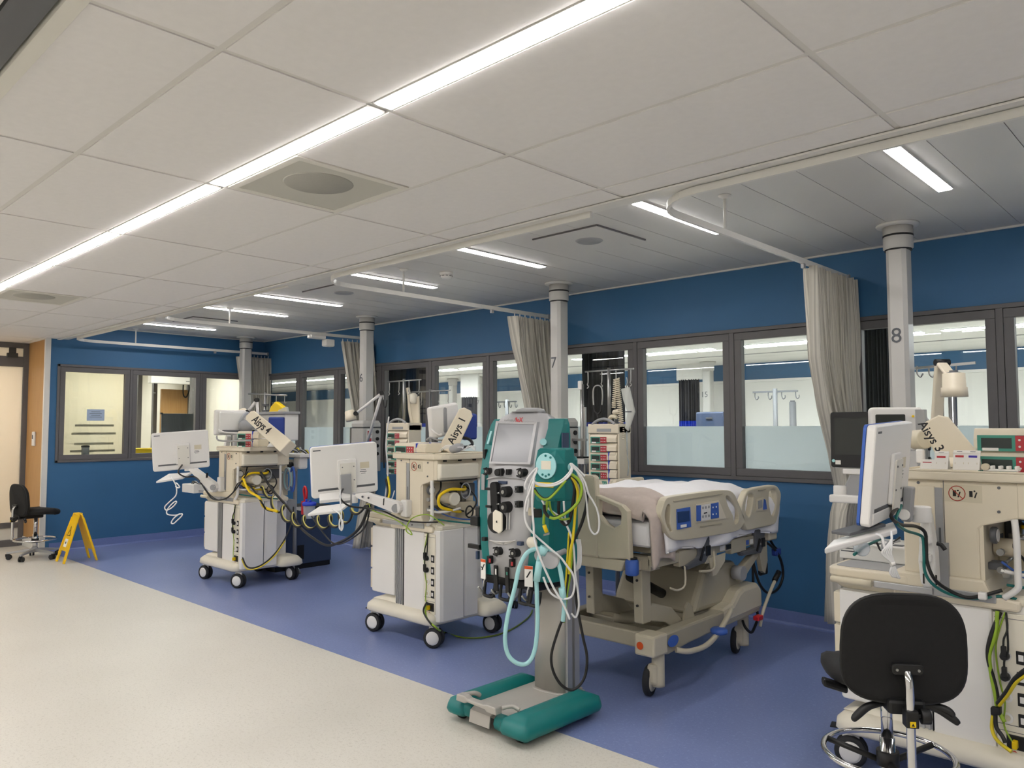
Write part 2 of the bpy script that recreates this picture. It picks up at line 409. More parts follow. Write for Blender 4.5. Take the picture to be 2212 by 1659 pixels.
# ---------------------------------------------------------------- corridor ceiling: grid slab + tiles
cslab = MB().box(XD-3.5, XR, .64, YS+.03, ZC+.004, ZC+.06)
ceil = struct('ceiling', cslab, 'tbar')
X0, AX = -2.1215, 1.228
rows = [(.64, 1.0), (1.0, 1.525), (1.615, 2.215), (2.215, 2.826), (2.826, 3.01)]
g = .012
tile_me = {}
def tile(x0, x1, y0, y1, m='tile_white', nm='tile'):
    k = (round(x1-x0, 3), round(y1-y0, 3), m)
    if k not in tile_me:
        tile_me[k] = MB().box(0, x1-x0, 0, y1-y0, 0, .03).mesh(nm, m)
    return inst(tile_me[k], nm, (x0, y0, ZC), ceil)
xs = [X0-AX*i for i in range(-4, 9)]
VENTS = [(-3.35+g, -2.735-g), (-7.65, -7.034-g)]
for i in range(len(xs)-1):
    xa, xb = xs[i+1]+g, xs[i]-g
    for y0, y1 in rows:
        if y0 == 1.615 and i in (4, 8):
            if i == 4: tile(-2.735+.002, xb, y0+.004, y1-g)
            else: tile(xa, -7.65-.02, y0+.004, y1-g)
            continue
        tile(xa, xb, y0+(g if y0 != 1.615 else .004), y1-(g if y1 not in (1.525, 3.01) else .004))
# the strip channel
chm = MB().box(0, AX-.004, 0, .082, 0.004, .03).mesh('light_channel', 'white_paint')
for i in range(len(xs)-1):
    inst(chm, 'light_channel', (xs[i+1]+.002, 1.529, ZC), ceil)
ORD = ['first', 'second', 'third', 'fourth', 'fifth', 'sixth', 'seventh', 'eighth', 'ninth', 'tenth']
def ceiling_light(x, y, z, sx, sy, label, group, m, t=.012):
    T = Thing('ceiling_light', label, 'light', (x, y, z), group=group)
    fr = MB(); fr.ring(rrect(-sx/2-.006, sx/2+.006, -sy/2-.006, sy/2+.006, .004, 2), rrect(-sx/2, sx/2, -sy/2, sy/2, .002, 2), (x, y, z+.004), (1, 0, 0), (0, 1, 0), t)
    T.part('frame', fr, 'white_paint')
    T.part('diffuser', MB().box(x-sx/2, x+sx/2, y-sy/2, y+sy/2, z, z+t), m, bevel=.002)
    return T
lab = {3: 'longest looking strip light, cut by the top edge of the picture', 4: 'second strip light of the corridor row, ending beside the square perforated ceiling vent', 5: 'third strip light of the corridor row counted from the top of the picture',
       6: 'fourth strip light of the corridor row counted from the top of the picture', 7: 'fifth strip light of the corridor row, cut by the left edge of the picture'}
for i in range(len(xs)-1):
    xa, xb = xs[i+1]+.024, xs[i]-.024
    ceiling_light((xa+xb)/2, 1.568, ZC-.006, xb-xa, .066, lab.get(i, ORD[i-8]+' strip light of the corridor row beyond the left edge of the picture' if i > 7 else ORD[i]+' corridor strip light from the right, beyond the top edge of the picture'), 'corridor strip lights', 'light_on')
# perforated air diffusers in the corridor ceiling
mat('perf', '#c2c0b5', .6, noise=.2, scale=900)
mat('perf_dark', '#a19f95', .6, noise=.25, scale=900)
for (xa, xb), lb in zip(VENTS, ('square perforated ceiling vent beside the corridor strip lights, near one', 'small looking perforated ceiling vent at the left edge of the picture')):
    T = Thing('ceiling_vent', lb, 'vent', ((xa+xb)/2, 1.915, ZC), group='corridor ceiling vents')
    T.part('frame', MB().ring(rrect(xa, xb, 1.622, 2.203, .004, 1), rrect(xa+.035, xb-.035, 1.657, 2.168, .003, 1), (0, 0, ZC-.002), (1, 0, 0), (0, 1, 0), .02), 'wall_cream')
    T.part('grille', MB().box(xa+.034, xb-.034, 1.656, 2.169, ZC, ZC+.008), 'perf')
    T.part('outlet_disc', MB().lathe([(.001, -.003), (.15, -.003), (.155, 0), (.155, .004)], ((xa+xb)/2+.05, 1.88, ZC), 32), 'perf_dark')
# ---------------------------------------------------------------- bay ceiling: metal planks
cb = struct('ceiling_bay', MB().box(XL-.1, XR, YS, YW+.1, ZB+.02, ZB+.08), 'plenum')
pm = MB().box(.0018, .2982, 0, YW-YS-.045, 0, .02).mesh('panel', 'metal_panel')
k = 0
while XL+.3*k < 2.0:
    inst(pm, 'panel', (XL+.3*k, YS+.04, ZB), cb); k += 1
struct('trim_3', MB().prism([(YS-.012, ZC-.013), (YS+.03, ZC-.013), (YS+.03, ZC-.006), (YS+.05, ZC-.006), (YS+.05, ZC-.002), (YS+.11, ZC-.002), (YS+.11, ZC+.006), (YS+.036, ZC+.006), (YS+.036, ZB+.018), (YS+.002, ZB+.018), (YS+.002, ZC-.005), (YS-.012, ZC-.005)], 'x', XL, XR), 'white_paint')
struct('trim_4', MB().box(XL, XR, YW-.02, YW, ZB-.012, ZB).box(XL, XL+.02, YS+.04, YW-.02, ZB-.012, ZB), 'white_paint')
# left ceiling edge: cream fascia, then the grey soffit of the other side
struct('trim_5', MB().box(XD, XR, .595, .64, ZC-.02, ZC+.03), 'wall_cream')
cs = struct('ceiling_side', MB().box(XD, XR, YB, .595, ZC+.02, ZC+.08), 'wall_white')
struct('rail', MB().box(XD, XR, .47, .49, ZC-.012, ZC+.02), 'white_paint', parent=cs)
struct('soffit_panel', MB().box(XD, XR, .5, .588, ZC-.008, ZC+.02), 'grey_dark', parent=cs)
struct('soffit_panel', MB().box(XD, XR, .2, .465, ZC-.008, ZC+.02), 'grey_dark', parent=cs)
# bay lights
BL = [(-1.14, 'widest looking bay ceiling light, above the column marked 8'), (-2.48, 'bay ceiling light crossed by the curved curtain track'), (-4.04, 'bay ceiling light between the round smoke detector and the square bay vent'),
      (-5.355, 'bay ceiling light left of the smoke detector, behind a track hanger'), (-6.87, 'bay ceiling light above and left of the column marked 6'), (-7.96, 'bay ceiling light with a thin track hanger at its left part, above the unmarked column'), (-9.75, 'farthest bay ceiling light, next to the left blue wall')]
for x, lb in BL:
    ceiling_light(x, 4.12, ZB-.012, .066, .96, lb, 'bay ceiling lights', 'light_bay', .014)
ceiling_light(.35, 4.12, ZB-.012, .066, .96, 'bay ceiling light beyond the right edge of the picture', 'bay ceiling lights', 'light_bay', .014)
ceiling_light(1.6, 4.12, ZB-.012, .066, .96, 'farther bay ceiling light beyond the right edge of the picture', 'bay ceiling lights', 'light_bay', .014)
for cx, lb in ((-3.22, 'square ceiling vent with a round centre, near the curved curtain track'), (-6.15, 'faint square ceiling vent behind the long track above the column marked 6'), (-9.05, 'farthest square ceiling vent, above the unmarked column')):
    T = Thing('ceiling_vent', lb, 'vent', (cx, 4.15, ZB), group='bay ceiling vents')
    T.part('plate', MB().box(cx-.27, cx+.27, 3.88, 4.42, ZB-.012, ZB), 'metal_panel', bevel=.003)
    T.part('slot', MB().box(cx-.275, cx+.275, 3.872, 3.884, ZB-.010, ZB+.002).box(cx+.268, cx+.28, 3.88, 4.42, ZB-.010, ZB+.002), 'frame_grey')
    T.part('outlet_disc', MB().lathe([(.001, -.022), (.08, -.021), (.095, -.012), (.095, -.008)], (cx, 4.15, ZB), 28), 'grey_plastic')
T = Thing('smoke_detector', 'round white smoke detector on the bay ceiling', 'detector', (-4.77, 4.22, ZB))
T.part('base', MB().lathe([(.055, 0), (.058, -.012), (.052, -.022)], (-4.77, 4.22, ZB), 20), 'white_plastic')
T.part('dome', MB().lathe([(.052, -.022), (.048, -.04), (.034, -.055), (.001, -.058)], (-4.77, 4.22, ZB), 20), 'white_plastic')
sl = MB()
for a in range(10):
    t = a*2*PI/10; sl.fbox((-4.77+.0495*math.cos(t), 4.22+.0495*math.sin(t), ZB-.034), (-math.sin(t), math.cos(t), 0), (0, 0, 1), (math.cos(t), math.sin(t), 0), .02, .004, .004)
T.part('slot', sl, 'black')
# ---------------------------------------------------------------- windows
def window(name, axis, base, cells, z0, z1, frost=True, gdir=1):
    # axis 'x': wall runs along x at y=base; axis 'y': wall runs along y at x=base. gdir: direction away from the viewer
    def bx(m, a0, a1, d0, d1, za, zb):
        d0, d1 = base+gdir*d0, base+gdir*d1
        if axis == 'x': m.box(a0, a1, min(d0, d1), max(d0, d1), za, zb)
        else: m.box(min(d0, d1), max(d0, d1), a0, a1, za, zb)
        return m
    A0, A1 = cells[0][0], cells[-1][1]
    m = MB(); bx(m, A0-.03, A1+.03, -.018, .1, z0, z0+.03); bx(m, A0-.03, A1+.03, -.018, .1, z1-.03, z1)
    bx(m, A0-.03, A0, -.018, .1, z0, z1); bx(m, A1, A1+.03, -.018, .1, z0, z1)
    w = struct(name, m, 'frame_grey', bevel=.003)
    for (a, b), (c, d) in zip(cells[:-1], cells[1:]):
        struct('mullion', bx(MB(), b, c, -.014, .1, z0+.03, z1-.03), 'frame_grey', parent=w)
    for a, b in cells:
        s = .058
        fr = MB(); za, zb = z0+.033, z1-.033
        a_, b_ = a+.003, b-.003
        bx(fr, a_, b_, -.012, .05, za, za+s); bx(fr, a_, b_, -.012, .05, zb-s, zb); bx(fr, a_, a_+s, -.012, .05, za+s, zb-s); bx(fr, b_-s, b_, -.012, .05, za+s, zb-s)
        so = struct('sash', fr, 'frame_grey', parent=w, bevel=.003)
        struct('pane', bx(MB(), a_+s, b_-s, .03, .036, za+s, zb-s), 'glass', parent=so)
        if frost: struct('frosted_film', bx(MB(), a_+s, b_-s, .0366, .0376, za+s, 1.505), 'frost', parent=so)
    return w
MU = [-10.54]+[-3.02-.94*k for k in range(7, -5, -1)]
cells = [(MU[0], MU[1]-.02)]+[(a+.02, b-.02) for a, b in zip(MU[1:-1], MU[2:])]
window('window_1', 'x', YW, cells, WZ0, WZ1)
window('window_2', 'y', XL, [(3.04, 3.865), (3.895, 4.80), (4.83, 5.63)], WZ0, WZ1, frost=False, gdir=-1)
# ---------------------------------------------------------------- ward beyond the back windows
struct('floor_ward', MB().box(-24, 8, YW+.1, 12.2, -.1, 0), 'floor_beige')
wc = struct('ceiling_ward', MB().box(-24, 8, YW+.1, 12.2, 2.56, 2.62), 'wall_white')
for yy in (7.2, 8.6, 10.5): struct('seam', MB().box(-24, 8, yy, yy+.03, 2.552, 2.56), 'grey_plastic', parent=wc)
struct('wall_ward', MB().box(-24, 8, 12.1, 12.2, 0, 2.6), 'wall_blue')
wl = struct('wall_ward_lining', MB().box(-24, 8, 12.06, 12.1, 0, 2.24), 'wall_white')
struct('top_rail', MB().box(-24, 8, 12.03, 12.1, 2.24, 2.28), 'white_plastic', parent=wl)
struct('wall_ward_right', MB().box(8, 8.1, YW, 12.2, 0, 2.6), 'wall_white')
struct('wall_ward_left', MB().box(-24.1, -24, YW, 12.2, 0, 2.6), 'wall_white')
for i in range(9):
    x = 4-2.6*i
    ceiling_light(x, 9.4, 2.548, 2.4, .14, ORD[i]+' strip light from the right in the ward behind the windows', 'ward strip lights behind the windows', 'light_ward', .012)
# ---------------------------------------------------------------- staff room beyond the left windows
struct('floor_office', MB().box(-18, XL-.1, YWD+.1, 9, -.1, 0), 'floor_beige')
struct('ceiling_office', MB().box(-18, XL-.1, YWD+.1, YW+.1, 2.55, 2.6), 'wall_cream')
struct('wall_office_far', MB().box(-18.1, -18, YWD, YW+3, 0, 2.6), 'wall_cream')
struct('wall_office_side', MB().box(-18, XD, YWD+.1, YWD+.2, 0, 2.6), 'wall_cream')
struct('wall_office_back', MB().box(-18, XL-.1, YW, YW+.1, 0, 2.6), 'wall_cream')
struct('wall_office_mid', MB().box(-12.9, -12.84, YWD+.2, 4.05, 0, 2.55), 'wall_cream')
for i, (x, y) in enumerate(((-11.7, 4.75), (-11.6, 3.6), (-14.5, 4.6), (-16.6, 4.6))):  # the second one is added to brighten the cream blind
    ceiling_light(x, y, 2.538, .5, 1.2, ORD[i]+' assumed warm ceiling light in the staff room behind the left windows', 'staff room ceiling lights', 'light_room', .012)

struct('wall_lobby_far', MB().box(XD-3.6, XD-3.5, 1.2, YWD+.1, 0, 2.6), 'wall_cream')
struct('wall_lobby_side', MB().box(XD-3.5, XD-.06, 1.2, 1.3, 0, 2.6), 'wall_cream')
struct('wall_lobby_back', MB().box(XD-3.5, XD-.0, YWD, YWD+.1, 0, 2.6), 'wall_white')
ceiling_light(XD-1.2, 2.1, 2.586, .6, 1.2, 'warm ceiling light in the lobby behind the frosted door', None, 'light_room', .012)
for i in range(4):  # unseen fill strips, added to brighten upright faces and the ceiling
    ceiling_light(-8.5+3.0*i, -1.4, ZC+.008, 2.6, .1, ORD[i]+' added fill strip light from the left, unseen behind the viewer', 'added fill lights behind the viewer', 'light_on', .012)
# ================================================================== service columns, tracks, curtains
def service_column(cx, cy, num, label, head=True):
    T = Thing('service_column', label, 'column', (cx, cy, 1.0), group='bay service columns')
    T.part('flange', MB().lathe([(.125, 0), (.128, -.006), (.122, -.014), (.09, -.018)], (cx, cy, ZB), 28), 'white_paint')
    T.part('collar', MB().lathe([(.088, -.012), (.088, -.155), (.075, -.165)], (cx, cy, ZB), 28), 'column_white')
    T.part('seal', MB().lathe([(.0895, -.07), (.0895, -.082)], (cx, cy, ZB), 28).lathe([(.08, -.158), (.08, -.17)], (cx, cy, ZB), 28), 'black')
    hx, hy, c = .06, .07, .022
    poly = [(cx-hx+c, cy-hy), (cx+hx-c, cy-hy), (cx+hx, cy-hy+c), (cx+hx, cy+hy-c), (cx+hx-c, cy+hy), (cx-hx+c, cy+hy), (cx-hx, cy+hy-c), (cx-hx, cy-hy+c)]
    zb = 1.57 if head else 1.2
    T.part('shaft', MB().prism(poly, 'z', zb, ZB-.16), 'column_white', bevel=.004)
    if num: T.text('number', num, .135, (cx-.005, cy-hy-.0015, 2.065), (1, 0, 0), (0, 0, 1), 'print_grey')
    if head:
        T.part('head_cap', MB().loft([[(cx+sx*a, cy+sy*b, z) for sx, sy in ((-1, -1), (1, -1), (1, 1), (-1, 1))] for a, b, z in ((.115, .125, 1.5), (.115, .125, 1.545), (.1, .11, 1.575), (.09, .1, 1.58))], smooth=False), 'column_white', bevel=.012)
        T.part('head_seam', MB().box(cx-.112, cx+.112, cy-.122, cy+.122, 1.492, 1.5), 'black')
        h = T.part('head_box', MB().box(cx-.115, cx+.115, cy-.125, cy+.125, 1.0, 1.493), 'column_white', bevel=.008)
        sk = MB()
        sk.box(cx+.115, cx+.122, cy-.08, cy+.0, 1.315, 1.475)
        s = T.part('socket_plate', sk, 'white_plastic', parent=h, bevel=.003)
        for i in range(2): T.part('socket', MB().box(cx+.122, cx+.124, cy-.065, cy-.015, 1.413-.085*i, 1.462-.085*i), 'red' if num == '6' else 'black', parent=h)
        for i, (yy, zz) in enumerate(((.07, 1.45), (.07, 1.37), (.07, 1.29), (-.04, 1.2), (.07, 1.2))): T.part('gas_outlet', MB().cyl((cx+.115, cy+yy, zz), (cx+.13, cy+yy, zz), .02, n=12), 'black', parent=h)
        T.part('rail', MB().box(cx-.135, cx-.12, cy-.13, cy-.1, 1.05, 1.5), 'steel')
    return T
service_column(-1.572, 5.22, '8', 'white service column marked 8 from ceiling to behind the right machine')
service_column(-4.42, 5.25, '7', 'white service column marked 7 behind the teal dialysis machine')
service_column(-7.36, 5.29, '6', 'white service column marked 6 in the middle bay')
service_column(-10.28, 5.31, None, 'white service column without a number, in the far left corner')
def track(X, Z, rod_y, label, y_end=5.7):
    T = Thing('curtain_track', label, 'curtain track', (X, 4.5, Z), group='ceiling curtain tracks')
    pts = [(X+2.55, 3.085), (X+1.4, 3.085), (X+.5, 3.085)]
    for i in range(9):
        t = PI/2*i/8; pts.append((X+.3-.3*math.sin(t), 3.385-.3*math.cos(t)))
    pts += [(X, 3.9), (X, 4.6), (X, 5.2), (X, y_end)]
    # rectangular section swept along the path
    rings = []
    for i, p in enumerate(pts):
        a = np.array(pts[max(i-1, 0)]); b = np.array(pts[min(i+1, len(pts)-1)]); d = nrm(b-a); n = np.array((-d[1], d[0]))
        rings.append([(p[0]+n[0]*s*.009, p[1]+n[1]*s*.009, Z+h*.017) for s, h in ((-1, -1), (1, -1), (1, 1), (-1, 1))])
    T.part('rail', MB().loft(rings, smooth=False), 'white_paint')
    r = T.part('hanger', MB().cyl((X, rod_y, Z+.015), (X, rod_y, ZB), .009, n=10), 'white_paint')
    T.part('hanger_cup', MB().lathe([(.009, -.02), (.022, -.012), (.035, -.005), (.036, 0)], (X, rod_y, ZB), 16), 'white_paint', parent=r)
    T.part('end_stop', MB().box(X-.014, X+.014, y_end-.02, y_end+.004, Z-.022, Z+.022), 'grey_plastic')
    T.part('glider', MB().box(X-.01, X+.01, 4.9, 4.93, Z-.045, Z-.015), 'grey_plastic')
    return T
track(-2.06, 2.575, 3.88, 'curved white curtain track with a ceiling hanger, nearest one, ending above the right curtain')
track(-4.93, 2.58, 3.9, 'white curtain track over the middle machine, ending at the column marked seven')
track(-7.88, 2.6, 3.88, 'white curtain track carrying a small box pair left of the column marked six')
track(-10.4, 2.58, 3.85, 'farthest white curtain track, running along the left blue wall', 5.72)
JT = Thing('junction_box', 'small white box pair hanging under the track by the column marked 6', 'box', (-7.88, 5.12, 2.56))
JT.part('upper_box', MB().box(-7.93, -7.83, 4.85, 5.05, 2.54, 2.582), 'white_paint', bevel=.012)
JT.part('lower_box', MB().box(-7.93, -7.83, 5.05, 5.17, 2.46, 2.545), 'white_paint', bevel=.012)
def curtain(X, rows, label, mt='curtain', folds=9, amp=.045, tie=None, group='striped bay curtains', seed=1, ring=False):
    rnd = random.Random(seed); ph = [rnd.uniform(-.5, .5) for _ in range(folds*2+2)]
    E = []
    for y, xa, xb in rows:
        a, b = atx(xa, y, X), atx(xb, y, X); E.append((a[1], b[1], (a[2]+b[2])/2))
    def at(v):
        t = v*(len(E)-1); i = min(int(t), len(E)-2); f = t-i
        return [E[i][k]*(1-f)+E[i+1][k]*f for k in range(3)]
    w0 = abs(E[0][1]-E[0][0])
    def f(u, v):
        a, b, z = at(v); s = max(.35, min(1.2, abs(b-a)/w0))
        w = folds*2*PI*u+.8*math.sin(5*u*PI+v*3+seed)
        k = ph[int(u*folds)]
        x = X+amp*(1+.25*k)*math.sin(w)*(1.0+.3*(1-s))+.014*math.sin(2.1*w+v*6)
        y = a+(b-a)*u+.012*math.sin(w*2)
        return (x, y, z)
    c = np.mean([[X, (e[0]+e[1])/2] for e in E], axis=0)
    T = Thing('curtain', label, 'curtain', (X, (E[0][0]+E[0][1])/2, E[-1][2]), group=group)
    T.part('drape', MB().grid(f, folds*14, 36), mt, solid=.002)
    if tie is not None:
        a, b, z = at(tie); m = MB()
        pts = [(X+.075*math.cos(t), (a+b)/2+(abs(b-a)/2+.02)*math.sin(t), z) for t in np.linspace(0, 2*PI, 20, endpoint=False)]
        rr = [[(p[0], p[1], z-.022), (p[0]*1.0+.003, p[1], z-.022), (p[0]+.003, p[1], z+.022), (p[0], p[1], z+.022)] for p in pts]
        m.tube(pts, .012, 6, 2, True); T.part('tie_band', m, 'curtain_plain')
    hk = MB(); n = 9
    for i in range(n):
        y = E[0][0]+(E[0][1]-E[0][0])*(i+.5)/n; hk.box(X-.004, X+.004, y-.003, y+.003, E[0][2]-.005, E[0][2]+.03)
    T.part('hook', hk, 'white_plastic')
    return T
curtain(-2.06, [(592, 1745, 1838), (680, 1750, 1845), (780, 1757, 1850), (880, 1775, 1856), (980, 1800, 1860), (1058, 1815, 1861), (1100, 1806, 1864), (1200, 1797, 1866), (1330, 1795, 1870)], 'pale striped curtain tied back left of the column marked 8', tie=5/8, seed=3, amp=.055)
curtain(-4.93, [(690, 1106, 1203), (760, 1114, 1205), (850, 1132, 1208), (950, 1150, 1210), (1020, 1160, 1210), (1080, 1153, 1212), (1200, 1150, 1215)], 'pale striped curtain half hidden by the column marked 7', tie=4/6, seed=5, amp=.05)
curtain(-7.88, [(741, 735, 827), (820, 748, 829), (900, 762, 831), (980, 778, 834), (1040, 787, 836), (1090, 782, 836), (1180, 768, 838)], 'pale curtain on both sides of the column marked 6', tie=4/6, seed=8, amp=.05)
curtain(-10.42, [(772, 514, 583), (850, 524, 581), (930, 532, 579), (1000, 538, 578), (1060, 535, 578)], 'pale curtain in the far corner behind the unmarked column', seed=11, amp=.04, folds=7)
# dark curtains of the ward, hanging just behind the glass
def dark_curtain(xa, xb, z0, z1, Y, label, seed, slant=0):
    rnd = random.Random(seed)
    def f(u, v):
        w = u*2*PI*8+rnd.random()*0+1.2*math.sin(4*u*PI+seed)
        return (xa+(xb-xa)*u+slant*v, Y+.04*math.sin(w), z1+(z0-z1)*v)
    T = Thing('curtain', label, 'curtain', ((xa+xb)/2, Y, z0), group='dark ward curtains')
    T.part('drape', MB().grid(f, 96, 12), 'curtain_dark', solid=.002)
    T.part('ceiling_rail', MB().box(xa-.05, xb+.05, Y-.02, Y+.02, z1-.01, 2.56), 'white_paint')
    T.part('hem', MB().grid(lambda u, v: (xa+(xb-xa)*u+slant, Y+.045*math.sin(u*2*PI*8+1.2*math.sin(4*u*PI+seed)), z0-.35*v), 96, 2), 'blue_bright')
for px0, px1, lb, sd in ((835, 922, 'dark curtain behind the window left of the folded back display arm', 1), (1255, 1345, 'dark curtain behind the window above the infusion pump rack', 2), (1858, 1925, 'dark curtain behind the window left of the column marked 8', 3)):
    a, b = aty(px0, 800, 6.35), aty(px1, 800, 6.35); dark_curtain(a[0], b[0], 1.55 if sd != 3 else 1.3, 2.5, 6.35, lb, sd)
a, b = aty(1468, 800, 11.5), aty(1512, 800, 11.5); dark_curtain(a[0], b[0], 1.6, 2.3, 11.5, 'dark grey curtain in the ward beside the column marked 15', 4)
a, b = aty(1000, 880, 10.5), aty(1030, 880, 10.5); dark_curtain(a[0], b[0], 1.5, 2.1, 10.5, 'dark bundled curtain in the ward behind the second window from the column marked 6', 5)
# ward columns and stands seen through the glass
def ward_column(px, Y, num, label):
    p = aty(px, 850, Y); cx = p[0]
    T = Thing('service_column', label, 'column', (cx, Y, 0), group='ward service columns')
    T.part('collar', MB().lathe([(.13, 2.56), (.13, 2.53), (.1, 2.52), (.1, 2.42), (.085, 2.41)], (cx, Y, 0), 20), 'column_white')
    T.part('shaft', MB().box(cx-.07, cx+.07, Y-.07, Y+.07, 1.55, 2.42), 'column_white', bevel=.02)
    T.part('head_box', MB().box(cx-.13, cx+.13, Y-.12, Y+.12, 0.9, 1.58), 'column_white', bevel=.02)
    if num: T.text('number', num, .13, (cx-.03, Y-.0715, 2.02), (1, 0, 0), (0, 0, 1), 'print_grey')
ward_column(1530, 11.3, '15', 'white service column marked 15 in the ward behind the window')
ward_column(978, 11.3, None, 'white service column in the ward, left one of the pair beside the display arm')
ward_column(1038, 11.3, '17', 'white service column marked 17 in the ward behind the window')
def ward_pole(px, py, Y, w, label):
    p = aty(px, py, Y); T = Thing('drip_stand', label, 'drip stand', (p[0], Y, 0), group='ward drip stands')
    T.part('pole', MB().cyl((p[0], Y, 0), (p[0], Y, p[2]+.04), .03, n=12), 'grey_dark')
    T.part('cross_bar', MB().box(p[0]-w/2, p[0]+w/2, Y-.012, Y+.012, p[2]-.012, p[2]+.012), 'grey_dark')
    for k in range(4):
        x = p[0]-w/2+.03+(w-.06)*k/3
        T.part('hook', MB().tube([(x, Y, p[2]), (x, Y, p[2]-.06), (x+.02, Y, p[2]-.1), (x+.045, Y, p[2]-.08), (x+.045, Y, p[2]-.05)], .007, 6, 4), 'grey_dark')
    T.part('foot', MB().cyl((p[0], Y, 0), (p[0], Y, .05), .25, .1, n=16), 'grey_dark')
ward_pole(1674, 846, 9.8, .62, 'drip stand with four hooks in the ward behind the window beside the right curtain')
ward_pole(1095, 868, 9.5, .45, 'drip stand in the ward behind the window above the teal machine')
p = aty(1712, 868, 10.2); single('ward_post', MB().cyl((p[0], 10.2, 0), (p[0], 10.2, p[2]), .045, n=14).cyl((p[0], 10.2, p[2]), (p[0], 10.2, p[2]+.02), .03, n=14), 'grey_dark', 'short steel post in the ward right of the four hook stand', 'post')
p = aty(1540, 905, 10.0)
T = Thing('ward_monitor', 'dark box monitor under the column marked 15 in the ward', 'monitor', (p[0], 10, 0))
T.part('case', MB().box(p[0]-.22, p[0]+.22, 9.9, 10.1, 1.42, p[2]+.1), 'blue_navy', bevel=.02)
T.part('handle', MB().box(p[0]-.05, p[0]+.05, 9.885, 9.9, p[2], p[2]+.02), 'steel')
T.part('stand', MB().cyl((p[0], 10, 0), (p[0], 10, 1.45), .03).box(p[0]-.25, p[0]+.25, 9.75, 10.25, 0, .06), 'grey_dark')
mat('hose_pale', '#c9bd6a', .5)
# ================================================================== anaesthesia workstations
def caster(T, x, y, r=.068, rz=0.0, stem_z=.17, hub='white_plastic', brake=False, w=.026, gap=.017):
    d = np.array((math.sin(rz), -math.cos(rz), 0)); e = np.array((math.cos(rz), math.sin(rz), 0)); c = np.array((x, y, r))
    k = T.part('caster', MB().cyl((x, y, r+.02), (x, y, stem_z), .018, n=12).fbox((x, y, r+.045), e, d, (0, 0, 1), .07, gap*1.2, .06), 'white_plastic', bevel=.006)
    for s in (-1, 1):
        m = MB(); m.lathe([(r*.62, gap/2), (r*.97, gap/2), (r, gap/2+.005), (r, gap/2+w-.007), (r*.93, gap/2+w), (r*.74, gap/2+w)], c, 24, s*d)
        T.part('tyre', m, 'rubber', parent=k)
        T.part('hub', MB().lathe([(r*.74, gap/2+w*.4), (r*.74, gap/2+w*.95), (r*.5, gap/2+w+.004), (.001, gap/2+w+.005)], c, 24, s*d), hub, parent=k)
    if brake: T.part('brake_pedal', MB().fbox((x, y, r*2+.022)-d*.02-e*.05, e, d, (.3*e[0], .3*e[1], 1), .07, .05, .012), 'black', parent=k, bevel=.003)
    return k
def cable(T, pts, r, m, name='cable', parent=None, k=6, n=8):
    return T.part(name, MB().tube(pts, r, n, k), m, parent=parent)
def aio(T, px, deps, blue=True, th=.04):
    # all-in-one computer seen from the back; px = TL,TR,BR,BL outline in the survey photo with their distances
    TL, TR, BR, BL = [atd(x, y, d) for (x, y), d in zip(px, deps)]
    c = (TL+TR+BR+BL)/4; ax = nrm((TR+BR-TL-BL)); ay = nrm((TL+TR-BL-BR)); az = nrm(np.cross(ax, ay)); ay = np.cross(az, ax)
    w = np.linalg.norm((TR+BR-TL-BL))/2; h = np.linalg.norm((TL+TR-BL-BR))/2
    T.part('computer_front', MB().fprism(rrect(-w/2, w/2, -h/2, h/2, .02), c-az*th, ax, ay, .010), 'blue_plastic' if blue else 'white_plastic')
    cs = T.part('computer_back', MB().fprism(rrect(-w/2, w/2, -h/2, h/2, .02), c-az*(th-.0105), ax, ay, th-.0105), 'white_plastic', bevel=.006)
    def at(u, v, o=0): return c+ax*u*w/2+ay*v*h/2+az*o
    T.part('vent_slot', MB().fbox(at(-.42, -.70, .0005), ax, ay, az, w*.40, .014, .003), 'grey_dark', parent=cs)
    T.part('vent_slot', MB().fbox(at(.52, -.70, .0005), ax, ay, az, w*.38, .014, .003), 'grey_dark', parent=cs)
    T.part('lower_cover', MB().fbox(at(0, -.85, .002), ax, ay, az, w*.9, h*.11, .006), 'white_plastic', parent=cs, bevel=.002)
    T.part('rating_label', MB().fbox(at(.60, .12, .0005), ax, ay, az, .062, .042, .0015), 'cream_dark', parent=cs)
    for i, (a, b) in enumerate(((.035, .004), (.045, .005), (.03, .003))):
        T.part('print', MB().fbox(at(.55, -.06-.07*i, .0003), ax, ay, az, a, b, .0008), 'print_grey', parent=cs)
    T.part('logo_print', MB().fbox(at(-.82, .86, .0003), ax, ay, az, .05, .008, .0008), 'print_grey', parent=cs)
    T.part('mount_plate', MB().fprism(rrect(-.062, .062, -.11, .085, .01), at(.05, -.08, 0), ax, ay, .014), 'white_plastic', parent=cs, bevel=.004)
    T.part('mount_cover', MB().fprism(rrect(-.05, .05, -.13, .065, .004), at(.07, -.1, .014), ax, ay, .006), 'wall_cream', parent=cs)
    for sx in (-1, 1):
        for sy in (-1, 1): T.part('screw', MB().cyl(at(.07, -.1, .02)+ax*sx*.038+ay*(sy*.045-.005), at(.07, -.1, .0225)+ax*sx*.038+ay*(sy*.045-.005), .004, n=8), 'grey_dark', parent=cs)
    return c, ax, ay, az, w, h, at
